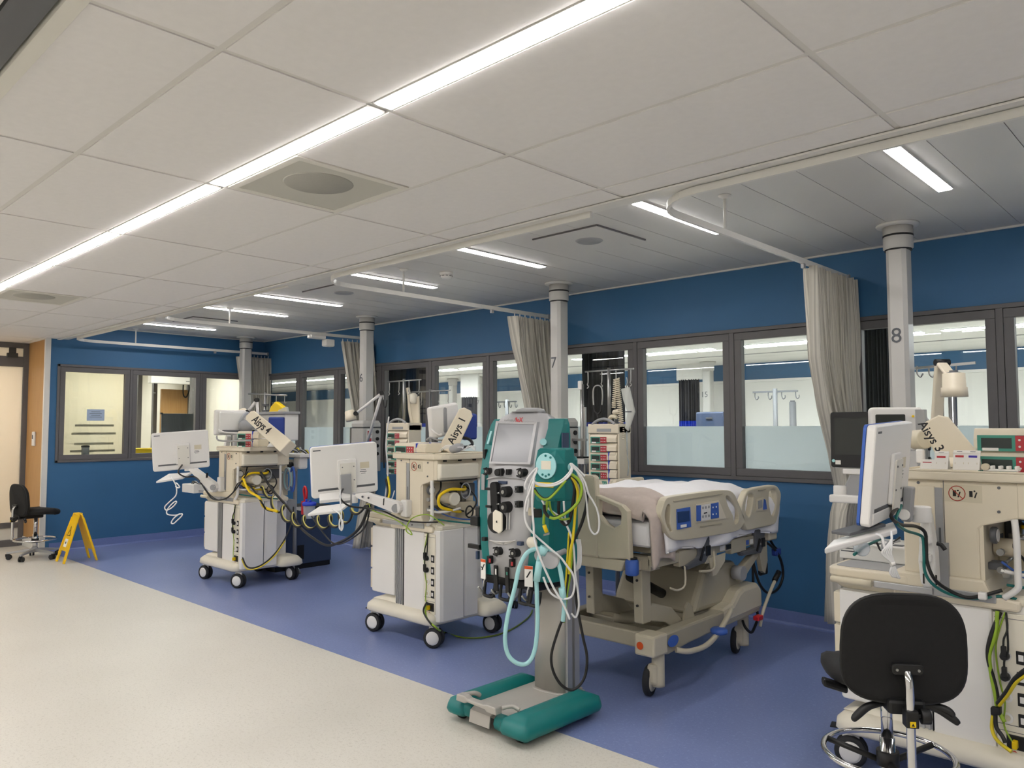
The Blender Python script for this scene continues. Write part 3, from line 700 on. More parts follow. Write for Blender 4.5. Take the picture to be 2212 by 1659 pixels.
def pump(x, y, z, ax, label, kind='red', group='syringe pumps', syringe=True, name='infusion_pump', w=.29, hh=.062, dd=.15):
    # boxy infusion pump; ax = direction along its front, front looks to ax x up
    ax = nrm(ax); up = np.array((0, 0, 1.)); fr = np.cross(ax, up)  # front normal
    T = Thing(name, label, 'infusion pump', (x, y, z), group=group); c = np.array((x, y, z+hh/2))
    prof = [(-dd/2, -hh/2), (dd/2, -hh/2), (dd/2, .0), (dd/2-.018, hh/2), (-dd/2, hh/2)]
    m = MB(); n = len(prof)
    V = [c+ax*(-w/2)+fr*a+up*b for a, b in prof]+[c+ax*(w/2)+fr*a+up*b for a, b in prof]
    m.add(V, [(i, (i+1) % n, n+(i+1) % n, n+i) for i in range(n)]+[tuple(reversed(range(n))), tuple(range(n, 2*n))])
    T.part('case', m, 'cream_plastic', bevel=.004)
    f0 = c+fr*(dd/2+.0005)-up*hh*.22
    fa = T.part('fascia', MB().fbox(f0-ax*w*.16, ax, up, fr, w*.60, hh*.78, .002), 'green_panel')
    T.part('display', MB().fbox(f0-ax*w*.27, ax, up, fr, w*.30, hh*.5, .004), 'lcd', parent=fa)
    kp = T.part('keypad', MB().fbox(f0+ax*w*.03, ax, up, fr, w*.23, hh*.74, .004), 'red' if kind == 'red' else 'green_panel', parent=fa)
    for i in range(3):
        for j in range(2): T.part('key', MB().cyl(f0+ax*w*(-.045+.07*i)+up*hh*(-.16+.32*j)+fr*.002, f0+ax*w*(-.045+.07*i)+up*hh*(-.16+.32*j)+fr*.004, .0045, n=8), 'white_plastic', parent=fa)
    T.part('status_label', MB().fbox(f0-ax*w*.33-up*hh*.30, ax, up, fr, w*.16, hh*.14, .005), 'paper', parent=fa)
    if syringe:
        T.part('drive_head', MB().fbox(c+ax*(w*.36)+fr*.006, ax, up, fr, w*.26, hh*1.0, dd*.9), 'cream_plastic', bevel=.012)
        T.part('blue_band', MB().fbox(c+ax*(w*.215)+fr*.006, ax, up, fr, .008, hh*1.03, dd*.92), 'blue_bright', bevel=.002)
    return T
def aisys(ox, oy, num, label, aux=True):
    T = Thing('anaesthesia_machine', label, 'medical machine', (ox+.33, oy+.28, 0), group='anaesthesia machines')
    O = (ox, oy, 0); N = lambda: MB(O)
    # base and casters
    def bpoly(i):
        P = rrect(-.06+i, .69-i, -.055+i, .62-i, .05, 3)
        return P
    b = N(); b.loft([[(x, y, z) for x, y in bpoly(i)] for i, z in ((.012, .152), (0, .165), (.004, .205), (.03, .232), (.06, .24))], smooth=True)
    T.part('base', b, 'ivory')
    T.part('rear_foot', N().loft([[(x, y, z) for x, y in rrect(.5, .775-i, .39+i, .64-i, .05, 3)] for i, z in ((.012, .15), (0, .163), (.004, .2), (.03, .235), (.05, .245))], smooth=True), 'ivory')
    T.part('base_hood', N().hexa([(-.04, .0, .235), (.24, .0, .235), (.24, .55, .235), (-.04, .55, .235)], [(.08, .03, .275), (.24, .03, .285), (.24, .52, .285), (.08, .52, .275)]), 'ivory', bevel=.01)
    for (x, y), rz, br in zip(((.0, .0), (.652, .015), (.66, .57), (0, .57)), (.25, .5, .15, .2), (True, False, False, False)):
        caster(T, ox+x, oy+y, rz=rz, brake=br)
    # lower cabinet
    cab = T.part('cabinet', N().box(-.03, .235, .012, .55, .295, .775).box(.235, .58, .02, .55, .235, .775), 'white_plastic', bevel=.01)
    T.part('side_panel', N().prism([(-.035, .30), (-.028, .288), (.235, .288), (.235, .77), (-.035, .77)], 'y', -.004, .014), 'white_plastic', parent=cab, bevel=.008)
    T.part('rail_channel', N().box(.238, .335, .006, .03, .215, .775), 'alu', parent=cab)
    for q in (.252, .275, .300, .322): T.part('channel_rib', N().box(q-.004, q+.004, -.001, .008, .215, .775), 'alu', parent=cab)
    T.part('side_panel', N().box(.338, .565, -.004, .03, .2, .775), 'white_plastic', parent=cab, bevel=.012)
    T.part('panel_gap', N().box(.3355, .3375, -.002, .02, .2, .775), 'black', parent=cab)
    # drawers on the working side
    for i, (z0, z1) in enumerate(((.615, .755), (.455, .61), (.305, .45))):
        d = T.part('drawer', N().box(-.065, -.028, .02, .54, z0, z1), 'ivory', parent=cab, bevel=.008)
        T.part('drawer_edge', N().box(-.0635, -.03, .004, .02, z0+.003, z1-.003), 'cream_plastic', parent=cab, bevel=.005)
        T.part('shadow_gap', N().box(-.029, -.026, .002, .545, z0, z1), 'black', parent=cab)
    # worktop
    T.part('worktop', N().loft([[(x, y, z) for x, y in rrect(-.085+a, .3, -.02+a, .56-a, .05)] for a, z in ((.035, .775), (.012, .80), (.0, .835), (0, .862), (.008, .868))], smooth=False), 'cream_plastic', bevel=.004)
    T.part('worktop_mat', N().prism(rrect(-.06, .24, .02, .53, .03), 'z', .868, .870), 'grey_plastic')
    T.part('side_rail', N().tube([(-.055, -.034, .817), (.02, -.04, .817), (.12, -.04, .817)], .0145, 10, 2), 'cream_dark')
    T.part('side_rail_steel', N().box(.125, .36, -.034, -.02, .803, .83), 'alu', bevel=.003)
    # ledge above the lower cabinet
    T.part('ledge', N().prism([(.2, .775), (.66, .775), (.665, .79), (.665, .815), (.57, .83), (.545, .885), (.2, .885)], 'y', -.018, .52), 'cream_plastic', bevel=.01)
    T.part('ledge_rail', N().box(.32, .585, -.026, -.018, .80, .835), 'alu', bevel=.003)
    T.part('rail_screw', N().cyl((.46, -.026, .817), (.46, -.029, .817), .006, n=10), 'grey_dark')
    # upper body
    ub = T.part('upper_body', N().prism([(.245, .88), (.53, .88), (.53, 1.085), (.545, 1.1), (.665, 1.135), (.70, 1.135), (.70, 1.277), (.245, 1.277)], 'y', -.005, .50), 'cream_plastic', bevel=.008)
    T.part('mount_channel', N().box(.332, .402, -.0085, .0, .90, 1.245), 'grey_plastic', parent=ub)
    T.part('channel_cover', N().box(.305, .372, -.012, -.004, .905, 1.25), 'cream_plastic', parent=ub, bevel=.002)
    T.part('channel_slot', N().box(.384, .392, -.0095, -.004, .905, 1.08), 'grey_dark', parent=ub)
    T.part('panel_seam', N().box(.404, .4065, -.0065, -.004, .885, 1.275), 'grey_dark', parent=ub)
    T.part('corner_seam', N().box(.6655, .668, -.0065, -.004, 1.14, 1.275), 'cream_dark', parent=ub)
    for q, w in ((.605, 1.255), (.602, 1.16), (.31, 1.262)): T.part('screw', N().cyl((q, -.005, w), (q, -.009, w), .006, n=10), 'grey_dark', parent=ub)
    # sticker: no pushing sign
    sx, sz = .455, 1.225
    st = T.part('sticker', N().box(sx-.06, sx+.09, -.0062, -.005, sz-.035, sz+.035), 'cream_dark', parent=ub)
    T.part('sign_ring', N().tube([(sx+.03*math.cos(t), -.0068, sz+.03*math.sin(t)) for t in np.linspace(0, 2*PI, 24, endpoint=False)], .0017, 5, 1, True), 'print_red', parent=st)
    T.part('sign_bar', N().fbox((sx, -.007, sz), (1, 0, -1), (1, 0, 1), (0, 1, 0), .058, .003, .001), 'print_red', parent=st)
    for dx in (-.008, .052):
        T.part('sign_cart', N().box(sx+dx-.007, sx+dx+.005, -.0072, -.006, sz-.012, sz+.012), 'black', parent=st)
        T.part('sign_figure', N().fbox((sx+dx+.016, -.0068, sz-.004), (.35, 0, 1), (1, 0, -.35), (0, 1, 0), .024, .005, .001).cyl((sx+dx+.012, -.0062, sz+.012), (sx+dx+.012, -.0074, sz+.012), .0035, n=8), 'black', parent=st)
    # shelf on top
    sh = [(.235, -.03), (.70, -.03), (.74, .0), (.765, .05), (.765, .42), (.73, .5), (.235, .52)]
    T.part('top_shelf', N().loft([[(x*1, y, z) for x, y in sh] for z in (1.277, 1.314)], smooth=False), 'cream_plastic', bevel=.008)
    T.part('shelf_rim', N().ring([(.238, -.027), (.70, -.027), (.74, .003), (.762, .05), (.762, .42), (.728, .497), (.238, .517)], [(.25, -.015), (.695, -.015), (.732, .01), (.75, .055), (.75, .415), (.72, .485), (.25, .505)], (0, 0, 1.314), (1, 0, 0), (0, 1, 0), .006), 'cream_plastic')
    for q in (.06, .2, .34): T.part('shelf_clip', N().box(.70, .715, q-.012, q+.012, 1.262, 1.277), 'black', bevel=.002)
    T.part('rear_box', N().loft([[(x, y, z) for x, y in ((.69, .0), (.735-a, .0+a), (.735-a, .36-a), (.69, .36))] for a, z in ((.02, 1.135), (.0, 1.155), (0, 1.235), (.006, 1.25))], smooth=False), 'ivory', bevel=.008)
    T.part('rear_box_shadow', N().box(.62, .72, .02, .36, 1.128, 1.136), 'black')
    # gas supply recess on the rear
    T.part('recess_back', N().box(.53, .545, .0, .48, .88, 1.1), 'cream_plastic')
    T.part('grab_bar', N().tube([(.655, -.012, 1.135), (.66, -.014, 1.05), (.66, -.014, .90), (.655, -.014, .865), (.61, -.012, .825)], .0125, 10, 4), 'white_plastic')
    T.part('grab_bar', N().tube([(.67, .42, 1.135), (.675, .42, 1.0), (.675, .42, .85), (.65, .42, .82)], .0115, 10, 4), 'white_plastic')
    T.part('regulator', N().cyl((.55, .16, 1.0), (.68, .16, 1.0), .038, n=18), 'cream_plastic')
    T.part('regulator_knob', N().cyl((.68, .16, 1.0), (.705, .16, 1.0), .048, n=20), 'ivory', bevel=.006)
    T.part('manifold', N().box(.545, .64, .22, .42, .9, .965), 'cream_dark', bevel=.008)
    T.part('flow_valve', N().cyl((.60, .33, .965), (.60, .33, 1.08), .022, n=14).cyl((.60, .33, 1.0), (.60, .33, 1.04), .034, n=14), 'steel')
    T.part('flow_valve_head', N().cyl((.60, .33, 1.08), (.60, .33, 1.1), .018, n=14), 'grey_dark')
    for vv in (.05, .1): T.part('valve_block', N().box(.545, .60, vv, vv+.03, .92, .95), 'grey_dark', bevel=.004)
    for zz in (1.0, .93):
        T.part('fitting', N().cyl((.60, -.004, zz), (.60, .02, zz), .014, n=8), 'steel')
    T.part('recess_label', N().box(.546, .548, .24, .32, 1.0, 1.04), 'grey_dark')
    T.part('hose_port', N().cyl((.56, .27, .90), (.56, .27, .86), .02, n=10), 'white_plastic')
    # gas bottle covers
    for v0, v1, u1 in ((.0, .225, .725), (.229, .37, .715)):
        T.part('bottle_cover', N().loft([[(x, y, z) for x, y in [(.585, v0+.03), (.60, v0+.008), (u1-.03, v0), (u1-.008, v0+.01), (u1, v0+.035), (u1, v1-.004), (u1-.004, v1), (.585, v1)]] for z in (.175, .795)], smooth=False), 'white_plastic', bevel=.01)
    T.part('cover_seam', N().box(.60, .7185, .2245, .2295, .177, .793), 'grey_dark')
    T.part('cover_cap', N().loft([[(x, y, z) for x, y in [(.585, .02), (.695-a, .0+a), (.72-a, .03+a), (.715-a, .37), (.585, .37)]] for a, z in ((0, .795), (0, .82), (.02, .835))], smooth=False), 'ivory', bevel=.005)
    # power strip panel
    pp = T.part('power_panel', N().box(.566, .60, .012, .03, .225, .765), 'grey_plastic')
    T.part('power_panel_face', N().box(.568, .682, -.0045, .014, .225, .765), 'ivory', parent=pp, bevel=.002)
    for i, z in enumerate((.60, .52, .44, .36)):
        q = T.part('breaker', N().box(.642, .675, -.008, -.002, z-.025, z+.025), 'black', parent=pp, bevel=.002)
        T.part('breaker_window', N().box(.650, .667, -.0095, -.007, z-.012, z+.012), 'white_plastic', parent=pp)
        s = T.part('socket_ring', N().cyl((.605, -.0045, z), (.605, -.008, z), .021, n=18), 'white_plastic', parent=pp)
        if i < 2:
            T.part('plug', N().cyl((.605, -.006, z), (.605, -.035, z), .018, .014, n=14).fbox((.606, -.032, z+.022), (0, 0, 1), (1, 0, 0), (0, 1, 0), .04, .018, .018), 'black', parent=pp, bevel=.003)
            T.part('plug_lead', N().tube([(.606, -.033, z+.04), (.608, -.032, z+.07), (.62, -.025, z+.11), (.615, -.012, .77)], .004, 6, 4), 'cable_black', parent=pp)
        else: T.part('socket_well', N().cyl((.605, -.008, z), (.605, -.0095, z), .012, n=14), 'cream_dark', parent=pp)
    T.part('mains_inlet', N().box(.60, .672, -.01, -.002, .245, .30), 'black', parent=pp, bevel=.003)
    T.part('mains_plug', N().box(.622, .64, -.04, -.008, .255, .285), 'yellow', parent=pp, bevel=.004)
    for q in (.60, .625): T.part('earth_mark', N().cyl((q, -.0045, .212+.02), (q, -.0055, .212+.02), .008, n=12), 'print_red', parent=pp)
    for z in (.745, .335, .31): T.part('panel_line', N().box(.572, .68, -.0055, -.0045, z-.001, z+.001), 'grey_dark', parent=pp)
    # green earth lead down the panel
    T.part('earth_lead', N().tube([(.612, -.012, .77), (.59, -.012, .70), (.575, -.012, .62), (.585, -.012, .5), (.60, -.012, .42), (.595, -.014, .33), (.63, -.03, .27)], .0035, 6, 5), 'cable_green', parent=pp)
    # hoses in the recess
    T.part('yellow_hose', N().tube([(.62, .32, 1.075), (.70, .25, 1.06), (.72, .1, 1.07), (.70, .02, 1.03), (.69, .03, .96), (.70, .12, .925), (.66, .25, .90)], .011, 8, 6), 'yellow')
    T.part('white_hose', N().tube([(.60, .0, .93), (.68, .03, .915), (.70, .12, .92), (.69, .22, .93)], .008, 8, 5), 'white_plastic')
    T.part('black_lead', N().tube([(.62, .1, 1.13), (.65, .07, 1.07), (.64, .04, 1.02), (.67, .06, .97), (.66, .16, .93), (.64, .3, .9)], .006, 6, 5), 'cable_black')
    T.part('blue_lead', N().tube([(.62, .0, .875), (.69, .06, .86), (.74, .2, .835), (.74, .36, .81)], .006, 6, 5), 'cable_teal')
    T.part('gauge', N().lathe([(.03, 0), (.034, .006), (.034, .02), (.028, .024)], (.56, .05, 1.06), 18, (1, 0, 0)), 'grey_dark')
    T.part('gauge_face', N().cyl((.584, .05, 1.06), (.586, .05, 1.06), .026, n=18), 'paper')
    T.part('pipe_block', N().box(.545, .59, .36, .46, 1.0, 1.09), 'grey_dark', bevel=.006)
    T.part('black_loop', N().tube([(.70, .30+.035*math.cos(t), .90+.04*math.sin(t)) for t in np.linspace(0, 2*PI, 18, endpoint=False)], .006, 6, 1, True), 'cable_black')
    T.part('black_lead', N().tube([(.60, .3, 1.1), (.68, .33, 1.05), (.71, .36, .98), (.70, .34, .92), (.66, .3, .87)], .006, 6, 5), 'cable_black')
    T.part('blue_lead', N().tube([(.60, .02, .96), (.66, .08, .90), (.70, .2, .86), (.73, .33, .845)], .005, 6, 5), 'blue_plastic')
    T.part('steel_pipe', N().tube([(.57, .12, .92), (.60, .12, .95), (.60, .2, .955), (.60, .3, .98)], .007, 8, 4), 'steel')
    T.part('grey_coil', N().tube([(.69+.004*i/30, .27+.045*math.cos(i*.63), 1.05+.055*math.sin(i*.63)) for i in range(31)], .004, 5, 2), 'cable_grey')
    return T, N
def support_arm(T, a, b, w0, w1, th, m='white_plastic', name='support_arm'):
    a, b = np.array(a), np.array(b); d = b-a; L = np.linalg.norm(d); d = d/L
    up = nrm(np.array((0, 0, 1))-d*d[2]); 
    n = 8; poly = [(w0/2*math.cos(t), w0/2*math.sin(t)) for t in np.linspace(PI/2, 3*PI/2, n)]+[(L+w1/2*math.cos(t), w1/2*math.sin(t)) for t in np.linspace(-PI/2, PI/2, n)]
    nrmv = np.cross(d, up)
    return T.part(name, MB().fprism(poly, a-nrmv*th/2, d, up, th), m, bevel=.005)
# ------------------------------------------------ machine 1 (middle)
T1, N1 = aisys(-4.74, 3.5, '1', 'cream anaesthesia machine in the middle, left of the teal dialysis machine')
D1 = 5.0
c, ax, ay, az, w, h, at = aio(T1, [(681, 967), (825, 955), (806, 1061), (664, 1079)], (4.98, 5.18, 5.18, 4.98))
ar = support_arm(T1, aty(860, 1096, 3.43), aty(778, 1068, 3.38), .085, .055, .05)
T1.part('arm_pivot', MB().cyl(aty(855, 1098, 3.4), aty(855, 1098, 3.47), .03, n=18), 'grey_plastic', parent=ar)
T1.part('arm_lever', MB().fbox(aty(830, 1084, 3.395), (.1, 0, 1), (1, 0, 0), (0, 1, 0), .05, .012, .015), 'black', parent=ar, bevel=.003)
for q in (783, 796): T1.part('arm_bolt', MB().cyl(aty(q, 1073+(q-783)*.2, 3.352), aty(q, 1073+(q-783)*.2, 3.36), .008, n=12), 'grey_dark', parent=ar)
p = aty(764, 1076, 3.38); T1.part('arm_knuckle', MB().cyl(p-np.array((0, 0, .035)), p+np.array((0, 0, .02)), .032, n=18).fbox(p+np.array((-.05, 0, .015)), (1, 0, 0), (0, 1, 0), (0, 0, 1), .12, .05, .02), 'white_plastic', parent=ar, bevel=.004)
T1.part('lock_lever', MB().fbox(p+np.array((-.03, -.02, .05)), (0, 0, 1), (1, 0, 0), (0, 1, 0), .06, .016, .014), 'black', parent=ar)
T1.part('arm_wedge', MB().fbox(aty(878, 1098, 3.475), (1, 0, 0), (0, 1, 0), (0, 0, 1), .07, .06, .12), 'white_plastic', parent=ar, bevel=.01)
T1.part('holder_strap', MB().fbox(at(-.02, -.75, .03), ay, ax, az, h*.62, .07, .012), 'grey_plastic', bevel=.004)
K = [atd(*q) for q in ((664, 1113, 4.7), (690, 1096, 4.85), (757, 1088, 5.0), (735, 1105, 4.8))]
kt = MB(); kt.hexa([k-np.array((0, 0, .008)) for k in K], [k+np.array((0, 0, .008)) for k in K]); T1.part('keyboard_tray', kt, 'white_plastic', bevel=.004)
K2 = [atd(*q) for q in ((690, 1085, 4.9), (690, 1070, 4.95), (757, 1062, 5.1), (757, 1078, 5.05))]
T1.part('tray_hinge', MB().hexa([k-np.array((0, 0, .01)) for k in K2], [k+np.array((0, 0, .01)) for k in K2]), 'white_plastic', bevel=.004)
cable(T1, [atd(718, 1100, 4.75), atd(733, 1110, 4.7), atd(738, 1125, 4.7), atd(737, 1142, 4.7), atd(733, 1140, 4.7), atd(734, 1122, 4.7), atd(740, 1124, 4.7), atd(741, 1138, 4.7), atd(737, 1146, 4.7), atd(733, 1130, 4.71), atd(738, 1118, 4.71), atd(735, 1085, 4.75), atd(735, 1058, 4.82)], .004, 'cable_white', 'keyboard_cable')
cable(T1, [at(-.1, -.7, .02), atd(735, 1075, 4.8), atd(755, 1093, 4.8), atd(795, 1098, 4.9), aty(830, 1105, 3.38), aty(870, 1123, 3.44), aty(905, 1128, 3.45), aty(945, 1128, 3.46)], .006, 'cable_black')
cable(T1, [aty(798, 1090, 3.40), aty(805, 1102, 3.38), aty(850, 1120, 3.40), aty(880, 1140, 3.42), aty(890, 1155, 3.42), aty(877, 1145, 3.42), aty(890, 1120, 3.43), aty(925, 1112, 3.44), aty(960, 1135, 3.5)], .004, 'cable_green')
for pts, r, mt in (((( 797, 1092, 3.42), (780, 1135, 3.4), (755, 1160, 3.42), (725, 1175, 3.5), (705, 1178, 3.55), (680, 1165, 3.6), (650, 1140, 3.65), (625, 1100, 3.7), (590, 1060, 3.7), (563, 1020, 3.68)), .011, 'cable_black'), (((800, 1090, 3.42), (790, 1135, 3.4), (765, 1160, 3.4), (735, 1175, 3.45), (715, 1170, 3.5), (690, 1140, 3.55), (670, 1110, 3.6)), .006, 'cable_black')):
    cable(T1, [aty(*q) for q in pts], r, mt, 'hose' if r > .01 else 'cable', k=8)
# coiled black and yellow gas hose strung between the two machines
coil = []
cl = catmull([aty(*q) for q in ((563, 1052, 3.65), (590, 1085, 3.65), (620, 1115, 3.62), (650, 1128, 3.6), (690, 1130, 3.55), (725, 1125, 3.5), (755, 1112, 3.45), (795, 1092, 3.43))], 24)
for i, p in enumerate(cl):
    f = i/(len(cl)-1); A = .05*min(1, f*6)*min(1, (1-f)*6); t = f*2*PI*9.5
    coil.append(p+np.array((.35*A*math.cos(t), .5*A*math.cos(t), A*math.sin(t))))
HT = Thing('coiled_hose', 'coiled black and yellow gas hose strung between two anaesthesia machines', 'hose', aty(680, 1130, 3.55))
HT.part('hose', MB().tube(coil, .0085, 7, 2), 'cable_black'); HT.part('hose', MB().tube([q+np.array((.002, .010, .009)) for q in coil], .006, 7, 2), 'hose_pale')
# folded display arm of machine 1
def beam(T, pa, pb, wa, wb, th, txt, size, name='display_arm', ycol='cream_plastic', off=.55, flip=False, side=0.0):
    a, b = np.array(pa), np.array(pb); d = nrm(b-a); L = np.linalg.norm(b-a)
    view = nrm(CC-(a+b)/2); sd = nrm(np.cross(d, view)); nv = np.cross(sd, d)
    poly = [(0, -wa/2), (L-.03, -wb/2), (L, -wb/4), (L, wb/4), (L-.03, wb/2), (0, wa/2)]
    o = T.part(name, MB().fprism(poly, a-nv*th/2, d, sd, th), ycol, bevel=.008)
    dd, ss = (d, sd) if not flip else (-d, -sd)
    if np.cross(dd, ss)@nv < 0: ss = -ss
    T.text('name_print', txt, size, a+d*L*off+nv*(th/2+.0012)+ss*side, dd, ss, 'black', parent=o, bold=True)
    return o, d, sd, nv
bm, d_, s_, n_ = beam(T1, atx(966, 972, -4.25), atx(1012, 880, -4.20), .13, .115, .11, 'Aisys 1', .075, off=.42)
e = T1.part('display_head', MB().fprism(rrect(-.16, .16, -.12, .12, .02), atd(953, 908, 5.95), nrm(atd(985, 900, 6.1)-atd(928, 912, 5.85)), (0, .1, 1), .05), 'white_plastic', bevel=.015)
a0, b0 = atd(926, 910, 5.8), atd(960, 908, 5.95)
dx = nrm(atd(982, 905, 6.15)-atd(928, 908, 5.8)); nz = np.cross(dx, (0, 0, 1)); cD = atd(955, 907, 5.98)
T1.part('display_rear_cover', MB().fprism(rrect(-.09, .13, -.1, .1, .02), cD+nz*.03+dx*.02, dx, (0, 0, 1), .03, nz), 'grey_plastic', parent=e, bevel=.012)
T1.part('display_handle', MB().tube([atd(931, 927, 5.7), atd(938, 934, 5.68), atd(948, 940, 5.7), atd(953, 938, 5.75)], .008, 8, 4), 'white_plastic', parent=e)
T1.part('display_rail', MB().tube([atd(922, 950, 5.8), atd(930, 945, 5.7), atd(945, 950, 5.7), atd(972, 952, 5.85)], .007, 8, 3), 'grey_plastic', parent=e)
T1.part('blue_cover', MB().fbox(atd(1013, 922, 6.05), ax, (0, 0, 1), az, .12, .20, .06), 'blue_bag', bevel=.015)
cable(T1, [atd(1000, 945, 5.95), atd(1015, 950, 5.9), atd(1020, 960, 5.85), atd(1005, 966, 5.8), atd(990, 962, 5.8)], .012, 'cable_black', 'hose')
for off in (0, 6, 12): cable(T1, [aty(948+off, 975-off*.2, 3.6), aty(965, 962+off*.5, 3.6), aty(985+off, 966, 3.62), aty(1000, 974-off*.3, 3.65), aty(1012+off, 963, 3.65), aty(1026, 973, 3.66)], .003, 'cable_white')
single('probe', MB().lathe([(.012, 0), (.03, .02), (.032, .07), (.02, .11)], aty(972, 972, 3.62), 14, (1, .2, .25)), 'grey_plastic', 'grey hand probe with white leads lying on the middle machine', 'probe')
q = aty(905, 974, 3.60); pump(q[0]-.02, q[1], 1.3205, (1, 0, 0), 'flat infusion pump with red keypad on top of the middle anaesthesia machine', w=.36, hh=.065, group='pumps on machine tops')
q = aty(955, 968, 3.87); pump(q[0]-.10, 3.84, 1.3205, (1, 0, 0), 'second infusion pump behind the front one on the middle anaesthesia machine', w=.34, hh=.065, group='pumps on machine tops')
# ------------------------------------------------ machine 4 (left)
T4, N4 = aisys(-7.58, 3.53, '4', 'cream anaesthesia machine at the left, in front of the unmarked column')
c, ax, ay, az, w, h, at = aio(T4, [(331, 936), (453, 929), (450, 1008), (327, 1021)], (7.02, 7.25, 7.25, 7.02), blue=False)
ar = support_arm(T4, aty(462, 1052, 3.45), aty(415, 1012, 3.40), .10, .055, .05)
T4.part('arm_pivot', MB().cyl(aty(460, 1053, 3.42), aty(460, 1053, 3.43), .028, n=18), 'grey_plastic', parent=ar)
T4.part('arm_lever', MB().fbox(aty(447, 1027, 3.42), (.1, 0, 1), (1, 0, 0), (0, 1, 0), .05, .012, .015), 'black', parent=ar)
p = aty(406, 1011, 3.4); T4.part('arm_knuckle', MB().cyl(p-np.array((0, 0, .03)), p+np.array((0, 0, .02)), .032, n=18).fbox(p+np.array((-.06, 0, .01)), (1, 0, 0), (0, 1, 0), (0, 0, 1), .12, .05, .02), 'white_plastic', parent=ar, bevel=.004)
T4.part('lock_lever', MB().fbox(p+np.array((-.05, -.02, .04)), (0, 0, 1), (1, 0, 0), (0, 1, 0), .05, .016, .014), 'black', parent=ar)
T4.part('arm_wedge', MB().fbox(aty(478, 1046, 3.505), (1, 0, 0), (0, 1, 0), (0, 0, 1), .07, .06, .14), 'white_plastic', parent=ar, bevel=.01)
K = [atd(*q) for q in ((337, 1042, 6.75), (365, 1025, 6.95), (415, 1022, 7.1), (395, 1033, 6.9))]
T4.part('keyboard_tray', MB().hexa([k-np.array((0, 0, .009)) for k in K], [k+np.array((0, 0, .009)) for k in K]), 'white_plastic', bevel=.004)
cable(T4, [atd(368, 1027, 6.85), atd(376, 1040, 6.8), atd(381, 1052, 6.8), atd(380, 1070, 6.8), atd(365, 1085, 6.8), atd(356, 1095, 6.8), atd(360, 1102, 6.8), atd(372, 1096, 6.8), atd(381, 1086, 6.8), atd(379, 1083, 6.8), atd(370, 1090, 6.8), atd(361, 1102, 6.8), atd(362, 1111, 6.8), atd(378, 1113, 6.8), atd(392, 1110, 6.8), atd(393, 1114, 6.8), atd(383, 1124, 6.8), atd(375, 1131, 6.8), atd(370, 1129, 6.8), atd(376, 1119, 6.8), atd(388, 1110, 6.8)], .0055, 'cable_white', 'keyboard_cable')
cable(T4, [atd(380, 1043, 6.8), atd(384, 1046, 6.79), atd(388, 1052, 6.79), atd(384, 1054, 6.79), atd(379, 1050, 6.79)], .0055, 'cable_white', 'keyboard_cable')
cable(T4, [at(0, -.75, .02), atd(385, 1020, 6.9), atd(400, 1030, 6.9), atd(420, 1030, 6.95), aty(432, 1040, 3.42), aty(445, 1060, 3.42), aty(460, 1078, 3.44), aty(485, 1078, 3.48), aty(505, 1062, 3.49), aty(525, 1035, 3.5), aty(536, 1018, 3.52)], .007, 'cable_black')
cable(T4, [aty(440, 1050, 3.45), aty(455, 1070, 3.45), aty(475, 1080, 3.47), aty(500, 1068, 3.49), aty(513, 1045, 3.5), aty(530, 1038, 3.5)], .005, 'cable_black')
cable(T4, [aty(525, 1040, 3.50), aty(545, 1055, 3.48), aty(565, 1085, 3.5), aty(575, 1100, 3.55), aty(590, 1105, 3.6)], .008, 'cable_black')
cable(T4, [aty(526, 1035, 3.49), aty(538, 1060, 3.47), aty(560, 1075, 3.49), aty(570, 1095, 3.54), aty(600, 1105, 3.6)], .012, 'yellow', 'hose')
cable(T4, [aty(524, 1205, 3.48), aty(535, 1225, 3.46), aty(560, 1223, 3.5), aty(590, 1200, 3.6), aty(615, 1165, 3.75), aty(630, 1130, 3.85), aty(634, 1095, 3.9)], .007, 'cable_black')
cable(T4, [aty(522, 1208, 3.475), aty(534, 1229, 3.455), aty(560, 1226, 3.495), aty(591, 1203, 3.595), aty(616, 1168, 3.745)], .005, 'cable_yellow')
bm, d_, s_, n_ = beam(T4, aty(609, 957, 3.60), aty(529, 887, 3.58), .14, .115, .10, 'Aisys 4', .105, off=.45, flip=True)
T4.part('arm_foot', MB().lathe([(.07, 1.318), (.06, 1.34), (.04, 1.36), (.03, 1.40)], (aty(592, 960, 3.78)[0]-.02, 3.80, 0), 18), 'white_plastic')
dx = nrm(atd(530, 888, 8.15)-atd(466, 887, 7.95)); cD = atd(499, 913, 8.0); nz = -np.cross(dx, (0, 0, 1)) if np.cross(dx, (0, 0, 1))@_F > 0 else np.cross(dx, (0, 0, 1))
e = T4.part('display_head', MB().fprism(rrect(-.165, .165, -.13, .13, .02), cD, dx, (0, 0, 1), .05, -nz), 'white_plastic', bevel=.012)
T4.part('display_rear_cover', MB().fprism(rrect(-.13, .14, -.11, .11, .02), cD, dx, (0, 0, 1), .03, nz), 'wall_white', parent=e, bevel=.012)
T4.part('display_connector_shelf', MB().fbox(cD+nz*.05-np.array((0, 0, .09))+dx*.02, dx, (0, 0, 1), nz, .24, .03, .06), 'grey_dark', parent=e, bevel=.006)
T4.part('display_handle', MB().tube([cD+nz*.06-dx*.15-np.array((0, 0, .07)), cD+nz*.09-dx*.1-np.array((0, 0, .1)), cD+nz*.09+dx*.05-np.array((0, 0, .11)), cD+nz*.06+dx*.1-np.array((0, 0, .11))], .009, 8, 4), 'white_plastic', parent=e)
T4.part('display_hinge', MB().lathe([(.03, -.07), (.06, -.05), (.06, .05), (.03, .07)], cD+nz*.09+dx*.12+np.array((0, 0, -.03)), 16, dx), 'grey_plastic', parent=e)
